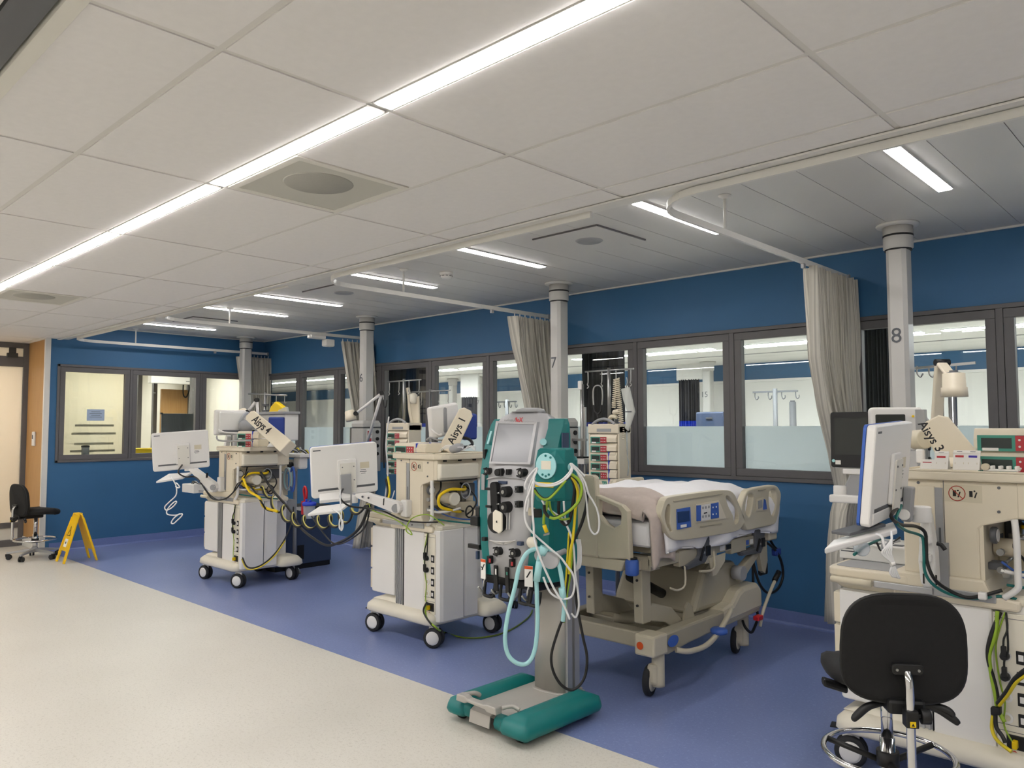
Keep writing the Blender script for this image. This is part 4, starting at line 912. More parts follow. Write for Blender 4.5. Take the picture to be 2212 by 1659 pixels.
cable(T4, [cD+nz*.09+dx*.06, cD+nz*.12+dx*.08+np.array((0, 0, .06)), cD+nz*.12+dx*.12+np.array((0, 0, .1)), cD+nz*.1+dx*.16+np.array((0, 0, .06))], .016, 'cable_grey', parent=e)
T4.part('rear_rail', MB().tube([aty(468, 942, 3.62), aty(472, 951, 3.60), aty(500, 953, 3.60), aty(545, 951, 3.6)], .009, 8, 3), 'grey_plastic')
T4.part('support_post', MB().fbox(aty(491, 956, 3.8), (.45, 0, 1), (1, 0, -.45), (0, 1, 0), .16, .05, .05), 'white_plastic', bevel=.01)
T4.part('post_bracket', MB().fbox(aty(512, 953, 3.8), (0, 0, 1), (1, 0, 0), (0, 1, 0), .13, .035, .05), 'grey_plastic', bevel=.004)
for i in range(2):
    q = aty(546, 958-12*i, 3.72); pump(q[0], 3.72, 1.3205+.075*i, (1, .25, 0), ('lower' if i == 0 else 'upper')+' of two small stacked pumps on the left anaesthesia machine', w=.3, hh=.07, dd=.13, group='pumps on machine tops')
T4.part('blue_cover', MB().fbox(atd(598, 925, 8.35), nrm(atd(620, 925, 8.4)-atd(580, 925, 8.3)), (0, 0, 1), _F, .17, .24, .05), 'blue_bag', bevel=.012)

for pts, r, mt in ((((919, 1305, 3.46), (922, 1335, 3.42), (945, 1358, 3.38)), .006, 'cable_green'), (((922, 1300, 3.46), (915, 1322, 3.42), (935, 1352, 3.38)), .006, 'cable_black')):
    cable(T1, [aty(*q) for q in pts]+[atz(960, 1366, .008), atz(1000, 1377, .008), atz(1050, 1376, .008), atz(1100, 1362, .008), atz(1140, 1335, .008), atz(1150, 1318, .008)], r, mt, 'floor_lead', k=8)
q = aty(405, 1055, 3.86); T4.part('side_module', MB().box(q[0]-.10, q[0]+.20, 3.84, 4.02, q[2]-.045, q[2]+.05), 'wall_white', bevel=.006)
T4.part('module_bracket', MB().box(q[0]+.15, -7.6, 3.9, 3.96, q[2]-.04, q[2]-.01), 'grey_plastic')
for i in range(3): T4.part('module_cable', MB().tube([(q[0]+.02+.02*i, 3.9, q[2]+.055), (q[0]+.1, 3.88+.02*i, q[2]+.085), (q[0]+.2, 3.9, q[2]+.06), (q[0]+.3, 3.92, q[2]+.08-.01*i), (-7.62, 3.94, q[2]+.05)], .006, 6, 4), ('cable_black', 'cable_grey', 'cable_black')[i])
for i, (L, r, mt) in enumerate(((((840, 900, 4.9), (834, 960, 4.85), (838, 1020, 4.85), (832, 1075, 4.85)), .008, 'cable_white'), (((852, 1060, 4.6), (846, 1078, 4.55), (836, 1084, 4.5), (828, 1075, 4.5)), .006, 'cable_white'), (((838, 1030, 4.6), (842, 1062, 4.55), (836, 1085, 4.5)), .011, 'cable_yellow'), (((834, 1035, 4.6), (838, 1065, 4.55), (831, 1088, 4.5)), .011, 'cable_black'))):
    single('loose_line', MB().tube([aty(*q) for q in L], r, 7, 6), mt, ('long white line hanging beside the rack behind the middle machine', 'short white line looped behind the right edge of the middle computer', 'yellow hose behind the right edge of the middle computer', 'black hose behind the right edge of the middle computer')[i], 'hose', 'lines behind the middle machine')
# ------------------------------------------------ machine 3 (right, close by)
T3, N3 = aisys(-1.335, 3.58, '3', 'cream anaesthesia machine at the right edge behind the black stool')
c, ax, ay, az, w, h, at = aio(T3, [(1896, 922), (1973, 909), (1957, 1104), (1876, 1140)], (2.75, 3.18, 3.18, 2.75), th=.045)
# swing arm with cable clips
sa = T3.part('swing_arm', MB().prism([(aty(1993, 1100, 3.50)[0], 1.16), (aty(2008, 1100, 3.5)[0], 1.15), (aty(2022, 1180, 3.5)[0], .99), (aty(2025, 1232, 3.5)[0], .87), (aty(2018, 1250, 3.5)[0], .845), (aty(1992, 1248, 3.5)[0], .85), (aty(1986, 1200, 3.5)[0], .95)], 'y', 3.47, 3.55), 'white_plastic', bevel=.014)
p = aty(1990, 1112, 3.44); T3.part('arm_knuckle', MB().cyl(p-np.array((0, 0, .03)), p+np.array((0, 0, .035)), .038, n=24), 'white_plastic', parent=sa, bevel=.006)
T3.part('arm_link', MB().fbox((p+at(.9, -.95, .02))/2, p-at(.9, -.95, .02), (0, 0, 1), (0, 1, 0), np.linalg.norm(p-at(.9, -.95, .02)), .03, .05), 'white_plastic', parent=sa, bevel=.008)
T3.part('link_knob', MB().cyl(aty(1953, 1112, 3.33), aty(1953, 1112, 3.39), .022, n=16), 'white_plastic', parent=sa, bevel=.004)
T3.part('lock_lever', MB().fbox(aty(1967, 1098, 3.4), (.2, 0, 1), (1, 0, 0), (0, 1, 0), .045, .018, .015), 'black', parent=sa, bevel=.003)
T3.part('clamp_lever', MB().tube([aty(2024, 1174, 3.46), aty(2033, 1177, 3.46), aty(2042, 1188, 3.46)], .009, 8, 4), 'black', parent=sa)
for yy in (1166, 1205): T3.part('cable_clip', MB().fbox(aty(2000, yy, 3.45), (1, 0, .1), (0, 0, 1), (0, 1, 0), .045, .03, .03), 'white_plastic', parent=sa, bevel=.006)
for xx in (1995, 2022): T3.part('arm_slot', MB().box(aty(xx, 1240, 3.469)[0]-.003, aty(xx, 1240, 3.469)[0]+.003, 3.468, 3.472, .86, .90), 'black', parent=sa)
T3.part('arm_base_plate', MB().box(aty(2026, 1240, 3.56)[0], aty(2050, 1240, 3.56)[0], 3.555, 3.575, .83, 1.02), 'grey_plastic', parent=sa)
T3.part('tilt_bracket', MB().fbox(at(.75, -.8, .02), ay, ax, az, .14, .05, .035), 'grey_plastic', parent=sa, bevel=.006)
# keyboard tray, cables
K = [atd(*q) for q in ((1781, 1191, 2.62), (1800, 1172, 2.85), (1930, 1132, 3.05), (1938, 1148, 2.8))]
T3.part('keyboard_tray', MB().hexa([k-np.array((0, 0, .010)) for k in K], [k+np.array((0, 0, .010)) for k in K]), 'white_plastic', bevel=.005)
T3.part('mouse_tray', MB().fbox(atd(1855, 1142, 2.85), nrm(K[3]-K[0]), (0, 0, 1), nrm(np.cross(K[3]-K[0], (0, 0, 1))), .2, .012, .08), 'grey_dark', bevel=.003)
for i in range(5):
    o = (i-2)*3
    cable(T3, [atd(1925, 1148, 2.72), atd(1926, 1165, 2.7), atd(1920+o, 1182, 2.68), atd(1915+o*1.6, 1195, 2.68), atd(1926+o*.6, 1212, 2.68), atd(1929+o*.4, 1222, 2.68), atd(1930+o*1.2, 1236, 2.68), atd(1936+o*1.2, 1248+o*.3, 2.68)], .0035, 'cable_white', 'keyboard_cable')
T3.part('cable_tie', MB().cyl(atd(1924, 1219, 2.68), atd(1933, 1217, 2.68), .008, n=8), 'white_plastic')
cable(T3, [atd(1892, 1153, 2.72), atd(1905, 1160, 2.7), atd(1912, 1185, 2.69), atd(1926, 1200, 2.68)], .0045, 'cable_white', 'keyboard_cable')
cable(T3, [at(.3, -.8, .01), atd(1925, 1115, 2.85), atd(1945, 1133, 2.95), atd(1978, 1137, 3.1), aty(1998, 1150, 3.43), aty(2001, 1180, 3.435), aty(2003, 1215, 3.435), aty(2018, 1250, 3.44), aty(2045, 1272, 3.50), aty(2085, 1290, 3.53), aty(2120, 1287, 3.54), aty(2165, 1275, 3.56)], .007, 'cable_black')
cable(T3, [at(.5, -.8, .01), atd(1935, 1125, 2.9), atd(1955, 1145, 3.0), atd(1985, 1155, 3.12), aty(1994, 1165, 3.435), aty(1996, 1200, 3.43), aty(1998, 1235, 3.435), aty(2015, 1262, 3.45), aty(2050, 1283, 3.51), aty(2100, 1293, 3.54), aty(2165, 1288, 3.57), aty(2200, 1296, 3.6)], .006, 'cable_teal')
T3.part('cable_ring', MB().fbox(aty(2123, 1287, 3.535), (1, 0, 0), (0, 0, 1), (0, 1, 0), .03, .03, .03), 'white_plastic', bevel=.006)
cable(T3, [atd(1845, 1198, 3.0), atd(1870, 1180, 3.1), atd(1900, 1165, 3.2), atd(1925, 1150, 3.25)], .006, 'cable_teal', 'mask_tube')
T3.part('mask', MB().lathe([(.001, 0), (.02, .002), (.03, .012), (.03, .03), (.024, .035)], atd(1856, 1182, 3.05), 18, _F*-1), 'clear_plastic')
for dy in (0, 14, 28): cable(T3, [aty(1838, 1153+dy*.3, 3.75), aty(1850+dy, 1140, 3.75), aty(1862, 1160, 3.74), aty(1890+dy, 1168, 3.74), aty(1905, 1190-dy*.2, 3.74), aty(1930, 1172, 3.75), aty(1945, 1160+dy*.3, 3.76)], .005, 'cable_grey' if dy else 'cable_black')
# mains and earth leads at the rear edge
cable(T3, [aty(2155, 1320, 3.57), aty(2150, 1370, 3.555), aty(2137, 1415, 3.55), aty(2142, 1460, 3.55), aty(2150, 1500, 3.545), aty(2155, 1530, 3.54), aty(2170, 1560, 3.53)], .008, 'cable_green', 'earth_lead')
cable(T3, [aty(2161, 1322, 3.575), aty(2140, 1375, 3.55), aty(2134, 1420, 3.55), aty(2150, 1480, 3.55), aty(2158, 1525, 3.54)], .008, 'cable_black')
cable(T3, [aty(2156, 1520, 3.53), aty(2175, 1495, 3.50), aty(2195, 1465, 3.46), aty(2230, 1440, 3.42), aty(2290, 1425, 3.4)], .010, 'cable_black', 'mains_lead')
cable(T3, [aty(2158, 1525, 3.523), aty(2178, 1500, 3.493), aty(2198, 1472, 3.453), aty(2235, 1448, 3.413)], .006, 'cable_yellow')
cable(T3, [aty(2145, 1545, 3.53), aty(2143, 1575, 3.525), aty(2155, 1600, 3.51), aty(2185, 1624, 3.49)], .007, 'cable_yellow')
cable(T3, [aty(2150, 1540, 3.53), aty(2152, 1570, 3.52), aty(2165, 1590, 3.51), aty(2172, 1605, 3.505)], .008, 'cable_black')
T3.part('cable_wrap', MB().fbox(aty(2152, 1535, 3.53), (1, 0, .2), (0, 0, 1), (0, 1, 0), .035, .03, .03), 'black', bevel=.004)
# yellow hose
# folded display arm
bm, d_, s_, n_ = beam(T3, aty(2072, 990, 3.86), aty(2010, 900, 3.86), .155, .125, .13, 'Aisys 3', .052, off=.60, flip=True, side=-.045)
T3.part('arm_foot', MB().lathe([(.07, 1.32), (.06, 1.34), (.045, 1.36)], (aty(2065, 985, 3.88)[0], 3.9, 0), 18), 'cream_plastic')
T3.part('arm_joint', MB().cyl(aty(1975, 950, 3.95), aty(2000, 948, 3.9), .045, n=20), 'cream_dark', bevel=.006)
dn = nrm(-_F+np.array((-.25, -.1, 0)) ); dn[2] = 0; dn = nrm(dn); dx = nrm(np.cross((0, 0, 1), dn)); cD = aty(1937, 930, 4.08)
e = T3.part('display_head', MB().fprism(rrect(-.12, .12, -.10, .115, .02), cD-dn*.06, dx, (0, 0, 1), .06, dn), 'white_plastic', bevel=.01)
T3.part('display_screen', MB().fprism(rrect(-.095, .04, -.08, .08, .006), cD, dx, (0, 0, 1), .002, dn), 'screen_off', parent=e)
T3.part('display_button', MB().cyl(cD+dx*.075+np.array((0, 0, .07)), cD+dx*.075+np.array((0, 0, .07))+dn*.004, .006, n=10), 'yellow', parent=e)
T3.part('display_post', MB().box(cD[0]-.02, cD[0]+.02, cD[1]+.03, cD[1]+.07, 1.318, cD[2]-.09), 'grey_dark')
T3.part('shelf_post', MB().box(aty(1990, 905, 4.02)[0]-.02, aty(1990, 905, 4.02)[0]+.02, 4.0, 4.04, 1.32, 1.58), 'grey_plastic')
T3.part('rear_cup', MB().fbox(aty(1988, 985, 3.7), (1, 0, 0), (0, 0, 1), (0, 1, 0), .03, .06, .03), 'white_plastic', bevel=.006)
# printed box standing on the worktop
bx = single('warming_unit', MB().box(-1.45, -1.12, 3.80, 4.08, .8705, .945), 'wall_white', 'pale grey box with small printed lines on the right machine worktop', 'device', bevel=.006)
single('front_print', MB().box(-1.44, -1.36, 3.798, 3.7998, .918, .923).box(-1.44, -1.35, 3.798, 3.7998, .905, .91), 'print_grey', parent=bx)
single('lid_slot', MB().box(-1.33, -1.28, 3.85, 3.9, .9445, .9465), 'grey_dark', parent=bx)
single('lid_slot', MB().box(-1.23, -1.18, 3.85, 3.9, .9445, .9465), 'grey_dark', parent=bx)
# label cards on the shelf edge
def card(px, py, wpx, hpx, n, label, tabs):
    Y = 3.60; a = aty(px, py, Y); ww = wpx*.0018; hh = hpx*.0019
    T = Thing('label_card', label, 'card', (a[0], Y, 1.3205), group='white label cards on the right machine')
    o = T.part('card', MB().fprism([(-ww/2, 0), (ww/2, 0), (ww/2+.003, hh), (-ww/2+.002, hh)], (a[0], Y, 1.3205), (1, 0, 0), (0, .22, 1), .004), 'paper')
    T.part('back_fold', MB().fprism([(-ww/2, 0), (ww/2, 0), (ww/2, hh), (-ww/2, hh)], (a[0], Y+.045, 1.3205), (1, 0, 0), (0, -.5, 1), .003), 'paper')
    for i, mt in enumerate(tabs):
        x = a[0]+ww*((i+.5)/len(tabs)-.5); z = 1.3205+hh*.66
        T.part('drug_label', MB().box(x-ww*.32/len(tabs), x+ww*.32/len(tabs), Y-.004+.22*hh*.62, Y-.0005+.22*hh*.62, z-hh*.07, z+hh*.07), mt, parent=o)
        T.part('title_print', MB().box(x-ww*.2/len(tabs), x+ww*.2/len(tabs), Y-.004+.22*hh*.9, Y-.0005+.22*hh*.9, 1.3205+hh*.88, 1.3205+hh*.93), 'print_grey', parent=o)
        for s in (-1, 1): T.part('slot_print', MB().box(x+s*ww*.32/len(tabs)-.001, x+s*ww*.32/len(tabs)+.001, Y-.003+.2*hh*.25, Y+.0+.2*hh*.25, 1.3205+hh*.12, 1.3205+hh*.38), 'cream_dark', parent=o)
card(2003, 1017, 30, 21, 1, 'smallest white label card, at the left end of the row', ['red'])
card(2033, 1017, 29, 40, 2, 'white label card with one red drug label', ['red'])
card(2087, 1018, 54, 43, 3, 'widest white label card, with a red and a purple drug label', ['red', 'label_purple'])
for i, (px, lb) in enumerate(((2170, 'flat pale plastic clip tray lying in front of the stacked pumps'), )):
    a = aty(px, 1018, 3.60); T = Thing('clip_tray', lb, 'tray', (a[0], 3.6, 1.3205))
    T.part('tray', MB().box(a[0]-.05, a[0]+.05, 3.575, 3.625, 1.3205, 1.328), 'paper', bevel=.002)
    for k in range(4): T.part('clip', MB().box(a[0]-.045+.028*k, a[0]-.035+.028*k, 3.575, 3.62, 1.328, 1.342), 'paper', bevel=.002)
    T.part('wheel', MB().cyl((a[0]-.065, 3.585, 1.336), (a[0]-.065, 3.61, 1.336), .014, n=14), 'cream_dark')
for i in range(2):
    pump(aty(2190, 980, 3.72)[0]+.05, 3.74, 1.3205+.087*i, (1, 0, 0), ('lower' if i == 0 else 'upper')+' infusion pump of the pair on the right anaesthesia machine', w=.36, hh=.084, dd=.17, syringe=False, group='pumps on machine tops')
# patient monitor on its own arm
mc = aty(1848, 951, 4.1)
T = Thing('patient_monitor', 'black patient monitor on a white bracket left of the right machine', 'monitor', (mc[0], 4.1, 1.05))
dn = nrm(np.array((.12, -1, .03))); dx = nrm(np.cross((0, 0, 1), dn)); dx = dx if dx[0] > 0 else -dx; dy = np.cross(dn, dx); dy = dy if dy[2] > 0 else -dy
cs = T.part('case', MB().fprism(rrect(-.115, .125, -.145, .145, .02), mc-dn*.06, dx, dy, .06, dn), 'white_plastic', bevel=.01)
T.part('bezel', MB().fprism(rrect(-.12, .10, -.14, .145, .012), mc, dx, dy, .008, dn), 'black', bevel=.003)
T.part('screen', MB().fprism(rrect(-.10, .08, -.075, .115, .004), mc+dn*.008, dx, dy, .001, dn), 'screen_off')
T.part('sticker', MB().fbox(mc+dx*-.085-dy*.115+dn*.0085, dx, dy, dn, .026, .022, .001), 'paper')
T.part('power_button', MB().cyl(mc-dx*.107-dy*.107+dn*.008, mc-dx*.107-dy*.107+dn*.010, .008, n=12), 'aqua')
T.part('alarm_key', MB().fbox(mc+dx*.062-dy*.11+dn*.0085, dx, dy, dn, .016, .012, .001), 'yellow')
T.part('foot', MB().fbox(mc-dn*.03-dy*.16+dx*.02, dx, dy, dn, .17, .03, .08), 'white_plastic', bevel=.006)
T.part('neck', MB().fprism([(-.06, 0), (.05, 0), (.09, .12), (-.01, .12)], mc-dy*.29-dx*.02, dx, dy, .05, -dn), 'grey_plastic', bevel=.008)
T.part('bracket', MB().fbox(mc-dy*.30+dx*.02, dx, dy, dn, .28, .04, .12), 'white_plastic', bevel=.008)
T.part('bracket_hub', MB().cyl(mc-dx*.08-dy*.29, mc-dx*.08-dy*.235, .032, n=18), 'white_plastic', bevel=.004)
q0 = mc+dx*.1-dy*.30; T.part('support_arm', MB().fbox((q0+np.array((-1.1, 4.0, 1.13)))/2, np.array((-1.1, 4.0, 1.13))-q0, (0, 1, 0), (0, 0, 1), np.linalg.norm(np.array((-1.1, 4.0, 1.13))-q0), .05, .05), 'grey_plastic')
# ================================================================== dialysis machine
PT = Thing('dialysis_machine', 'teal and grey dialysis machine on a wheeled base, in front of the bed', 'medical machine', (-2.78, 3.0, 0))
rowsP = [(1247, 1056, 1128, 2.945), (1185, 1049, 1135, 2.94), (1120, 1046, 1140, 2.94), (1075, 1046, 1145, 2.945), (1040, 1047, 1150, 2.955), (1000, 1050, 1157, 2.985), (960, 1058, 1166, 3.02), (925, 1066, 1174, 3.05), (908, 1071, 1178, 3.075)]
FR = []
for y, xa, xb, Y in rowsP:
    a, b = aty(xa, y, Y), aty(xb, y, Y); FR.append(((a[2]+b[2])/2, a[0], b[0], Y))
def face_at(z):
    if z <= FR[0][0]: return FR[0][1:]
    for p, q in zip(FR[:-1], FR[1:]):
        if z <= q[0]: f = (z-p[0])/(q[0]-p[0]); return tuple(p[k]*(1-f)+q[k]*f for k in (1, 2, 3))
    return FR[-1][1:]
rings = []
YBK = 3.17
def gring(z, xl, xr, yf, sh=0, yb=YBK):
    w = xr-xl; return [(xl+sh, yf+.03, z), (xl+w*.06+sh, yf+.004, z), (xl+w*.3, yf-.008, z), (xl+w*.5, yf-.012, z), (xl+w*.7, yf-.008, z), (xr-w*.06-sh, yf+.004, z), (xr-sh, yf+.03, z), (xr-sh, yb, z), (xl+sh, yb, z)]
for z, xl, xr, Y in FR: rings.append(gring(z, xl, xr, Y))
zt, xl, xr, Y = FR[-1]
for dz, sh, dy in ((.018, .012, .012), (.035, .04, .03), (.046, .085, .055), (.05, .12, .09)): rings.append(gring(zt+dz, xl, xr, Y+dy, sh, YBK-dy))
gp = PT.part('front_panel', MB().loft(rings, smooth=True), 'prisma_grey')
zt2 = zt+.05; cx = (xl+xr)/2
PT.part('top_lamp', MB().loft([[(cx+a*math.cos(t), 3.16+b*math.sin(t), z) for t in np.linspace(0, 2*PI, 24, endpoint=False)] for a, b, z in ((.105, .06, zt2-.008), (.09, .05, zt2+.012), (.05, .03, zt2+.019))]), 'grey_plastic')
# teal side shells
zs = [.705, .75, .85, 1.0, 1.15, 1.25, 1.35, 1.45, 1.515, 1.545]
rr, rl = [], []
for z in zs:
    xl, xr, Y = face_at(z); k = max(0, (z-1.5))*1.1
    ox = max(xr+.03, -2.615+max(0, (z-1.3))*.0)
    rr.append([(xr-.004, Y+.028, z), (ox+.0, Y+.075, z), (ox+.012-k*.3, Y+.1, z), (ox+.02-k*.3, 3.175, z), (xr-.004, 3.175, z)])
    oxl = xl-.045
    rl.append([(xl+.006, Y+.022, z), (oxl-.012+k*.5, Y+.018, z), (oxl-.03+k*.5, Y+.05, z), (oxl-.03+k*.5, 3.175, z), (xl+.004, 3.175, z)])
sr = PT.part('side_shell', MB().loft(rr, smooth=False), 'teal', bevel=.006)
sl = PT.part('side_shell', MB().loft(rl, smooth=False), 'teal', bevel=.006)
PT.part('rear_shell', MB().box(-2.93, -2.66, 3.15, 3.33, .72, 1.35), 'teal', bevel=.03)
# column and base
PT.part('column', MB().loft([[(x, y, z) for x, y in [(-2.885, 3.21), (-2.86, 3.178), (-2.78, 3.165), (-2.70, 3.178), (-2.672, 3.2), (-2.672, 3.33), (-2.885, 3.33)]] for z in (.09, .74)], smooth=True), 'prisma_silver')
PT.part('column_channel', MB().box(-2.673, -2.655, 3.21, 3.25, .09, .74), 'alu'); PT.part('column_channel', MB().box(-2.673, -2.655, 3.27, 3.31, .09, .74), 'alu')
PT.part('column_collar', MB().loft([[(x, y, z) for x, y in [(-2.9, 3.2), (-2.86, 3.16), (-2.78, 3.148), (-2.69, 3.165), (-2.66, 3.2), (-2.66, 3.34), (-2.9, 3.34)]] for z in (.085, .098)], smooth=True), 'prisma_silver')
PT.part('base_plate', MB().box(-2.95, -2.64, 2.76, 3.34, .06, .09), 'prisma_silver', bevel=.006)
def foot(x0, x1, y0, y1):
    rg = []
    for i, z in ((.02, .032), (.004, .045), (0, .06), (.004, .085), (.02, .108), (.045, .122), (.07, .127)):
        rg.append([(x, y, z) for x, y in rrect(x0+min(i, (x1-x0)/2-.012), x1-min(i, (x1-x0)/2-.012), y0+i*1.6, y1-i*1.2, min(.05, (x1-x0)/2-.015) if i < .02 else .01, 4)])
    return PT.part('base_foot', MB().loft(rg), 'teal')
foot(-3.065, -2.925, 2.695, 3.3); foot(-2.665, -2.475, 2.675, 3.3)
PT.part('foot_knuckle', MB().cyl((-2.95, 2.76, .07), (-2.885, 2.76, .07), .04, n=10), 'teal', bevel=.006)
PT.part('foot_knuckle', MB().cyl((-2.72, 2.755, .06), (-2.655, 2.755, .06), .04, n=10), 'teal', bevel=.006)
for x, y in ((-3.0, 2.78), (-2.57, 2.76), (-3.0, 3.24), (-2.57, 3.24)):
    k = PT.part('caster', MB().cyl((x-.012, y, .034), (x+.012, y, .034), .034, n=18), 'rubber')
    PT.part('fork', MB().box(x-.018, x+.018, y-.02, y+.02, .03, .06), 'black', parent=k)
# foot pedal
pd = PT.part('pedal_plate', MB().add([(-2.875, 2.745, .105), (-2.735, 2.745, .105), (-2.735, 2.715, .09), (-2.875, 2.715, .09), (-2.735, 2.705, .035), (-2.875, 2.705, .035)], [(0, 1, 2, 3), (3, 2, 4, 5)]), 'prisma_silver', solid=.006)
PT.part('pedal_bar', MB().prism([(-2.96, .12), (-2.955, .155), (-2.90, .155), (-2.875, .145), (-2.765, .145), (-2.74, .15), (-2.68, .15), (-2.675, .115), (-2.74, .115), (-2.75, .125), (-2.875, .13), (-2.9, .12)], 'y', 2.69, 2.735), 'prisma_silver', bevel=.006)
PT.part('pedal_arm', MB().tube([(-2.68, 2.735, .14), (-2.65, 2.78, .145), (-2.62, 2.80, .128)], .012, 8, 4), 'prisma_silver')
PT.part('pedal_arm', MB().tube([(-2.95, 2.735, .14), (-2.93, 2.79, .14), (-2.93, 2.83, .12)], .012, 8, 4), 'prisma_silver')
# the front: screen and fittings
def fp(px, py, lift=0.0):
    z = aty(px, py, 2.95)[2]
    for _ in range(4): Y = face_at(z)[2]; z = aty(px, py, Y)[2]
    xl, xr, _y = face_at(z); p = aty(px, py, Y-lift); t = (p[0]-xl)/(xr-xl)
    p = aty(px, py, Y-.012*max(0, 4*t*(1-t))-lift); return p
S4 = [fp(x, y, .012) for x, y in ((1077, 915), (1155, 917), (1141, 999), (1062, 997))]
S4b = [fp(x, y, .018) for x, y in ((1072, 910), (1160, 912), (1145, 1003), (1057, 1001))]
def quadbox(P, t, nvec): return MB().hexa([np.array(p)+np.array(nvec)*t for p in P], [np.array(p) for p in P])
m = MB()
V = [tuple(p) for p in S4b]+[tuple(np.array(p)+(0, -.004, 0)) for p in S4]+[tuple(np.array(p)+(0, .02, 0)) for p in S4b]
m.add(V, [(i, (i+1) % 4, 4+(i+1) % 4, 4+i) for i in range(4)]+[(i, 8+i, 8+(i+1) % 4, (i+1) % 4) for i in range(4)])
PT.part('screen_bezel', m, 'prisma_grey', parent=gp, solid=.004)
PT.part('screen', quadbox([np.array(p)+(0, -.002, 0) for p in S4], .02, (0, 1, 0)), 'screen_grey', parent=gp)
a, b = fp(1100, 906, .004), fp(1112, 906, .004)
tdir = nrm(fp(1125, 905)-fp(1090, 906)); udir = nrm(fp(1110, 900)-fp(1110, 912))
PT.text('logo_print', 'prismA', .032, fp(1102, 908, .014), tdir, udir, 'grey_plastic', parent=gp)
PT.text('logo_print', 'fleX', .036, fp(1120.5, 907.5, .014), tdir, udir, 'red_bright', parent=gp, bold=True)
def knob(px, py, r, depth=.03, mt='black', nm='knob', hub=None, wings=False):
    p = fp(px, py); q = p+np.array((0, -depth, 0))
    k = PT.part(nm, MB().cyl(p+np.array((0, .012, 0)), q, r, r*.92, n=18), mt, parent=gp, bevel=.003)
    if hub: PT.part('hub', MB().cyl(q, q+np.array((0, -.004, 0)), r*.35, n=12), hub, parent=gp)
    if wings:
        for sz in (1, -1): PT.part('clip_wing', MB().fbox(p+np.array((-r*.55, -depth*.9, sz*r*.85)), (1, 0, sz*.25), (0, 1, 0), (0, 0, 1), r*1.3, .012, r*.35), mt, parent=gp, bevel=.002)
    return k
knob(1057, 1018, .019, .025, hub='steel', nm='line_clamp', wings=True); knob(1132, 1021, .022, .03, hub='steel', nm='line_clamp', wings=True)
knob(1084, 1020, .021, .04); PT.part('knob_bar', MB().fbox(fp(1084, 1020, .045), (1, 0, 0), (0, 1, 0), (0, 0, 1), .010, .02, .04), 'black', parent=gp, bevel=.003)
PT.part('sensor_block', MB().fbox(fp(1099, 1019.5, .012), (1, 0, 0), (0, 1, 0), (0, 0, 1), .02, .03, .03), 'black', parent=gp, bevel=.003)
PT.part('reader_slot', MB().fbox(fp(1086.5, 1042, .002), (1, 0, 0), (0, 1, 0), (0, 0, 1), .062, .012, .014), 'blue_navy', parent=gp)
PT.part('panel_ridge', MB().tube([fp(1052, 1035, .002), fp(1070, 1031, .006), fp(1100, 1031, .008), fp(1130, 1035, .004), fp(1146, 1042, .0)], .004, 8, 4), 'prisma_grey', parent=gp)
# cartridge holder
PT.part('cartridge_holder', MB().fprism(rrect(-.026, .026, -.085, .085, .022, 4), fp(1066, 1076, .028), (1, 0, 0.06), (0, 0, 1), .03, (0, 1, 0)), 'black_soft', parent=gp, bevel=.004)
for py in (1056, 1094): PT.part('holder_peg', MB().fbox(fp(1056, py, .03), (1, 0, .0), (0, 1, 0), (0, 0, 1), .04, .014, .014), 'black', parent=gp, bevel=.002)
for py in (1065, 1089): PT.part('holder_pin', MB().cyl(fp(1072, py, .02), fp(1079, py, .03), .004, n=8), 'steel', parent=gp)
for py in (1062, 1095): knob(1098, py, .030, .04, mt='black_soft', nm='rotary_pump', hub='steel')
for py in (1057, 1089):
    PT.part('pinch_clamp', MB().fbox(fp(1121, py, .015), (1, 0, 0), (0, 1, 0), (0, 0, 1), .03, .035, .034), 'black', parent=gp, bevel=.003)
    PT.part('pinch_jaw', MB().fbox(fp(1116, py+4, .03), (1, 0, 0), (0, 1, 0), (0, 0, 1), .014, .02, .006), 'grey_dark', parent=gp)
    PT.part('pinch_jaw', MB().fbox(fp(1116, py-5, .03), (1, 0, 0), (0, 1, 0), (0, 0, 1), .014, .02, .006), 'grey_dark', parent=gp)
PT.part('tube_guide', MB().tube([fp(1095, 1108, .006), fp(1094, 1145, .006)], .003, 6, 1), 'white_plastic', parent=gp)
PT.part('tube_guide', MB().tube([fp(1101, 1108, .006), fp(1100, 1144, .006)], .003, 6, 1), 'white_plastic', parent=gp)
PT.part('pump_cradle', MB().lathe([(.058, 0), (.058, -.03), (.05, -.035)], fp(1078, 1127), 24, (0, 1, 0)), 'black', parent=gp)
PT.part('pump_paddle', MB().fprism([(-.034, -.045), (.012, -.062), (.034, -.045), (.034, .046), (-.016, .062), (-.034, .045)], fp(1073.5, 1127, .05), (1, 0, 0), (.18, 0, 1), .012, (0, 1, 0)), 'ivory', parent=gp, bevel=.006)
PT.part('paddle_hole', MB().cyl(fp(1073.5, 1127, .051), fp(1073.5, 1127, .045), .006, n=10), 'black', parent=gp)
PT.part('drip_ledge', MB().loft([[tuple(fp(x, 1166+4*math.sin((x-1057)/57*PI)+dy, lf)) for x in (1057, 1071, 1085, 1099, 1114)]+[tuple(fp(x, 1166+9*math.sin((x-1057)/57*PI)+dy, .0)) for x in (1114, 1099, 1085, 1071, 1057)] for dy, lf in ((0, .004), (1.5, .016))]), 'white_plastic', parent=gp)
knob(1081, 1190, .022, .03, hub='steel', nm='line_clamp', wings=True); knob(1116, 1194, .023, .03, hub='steel', nm='line_clamp', wings=True)
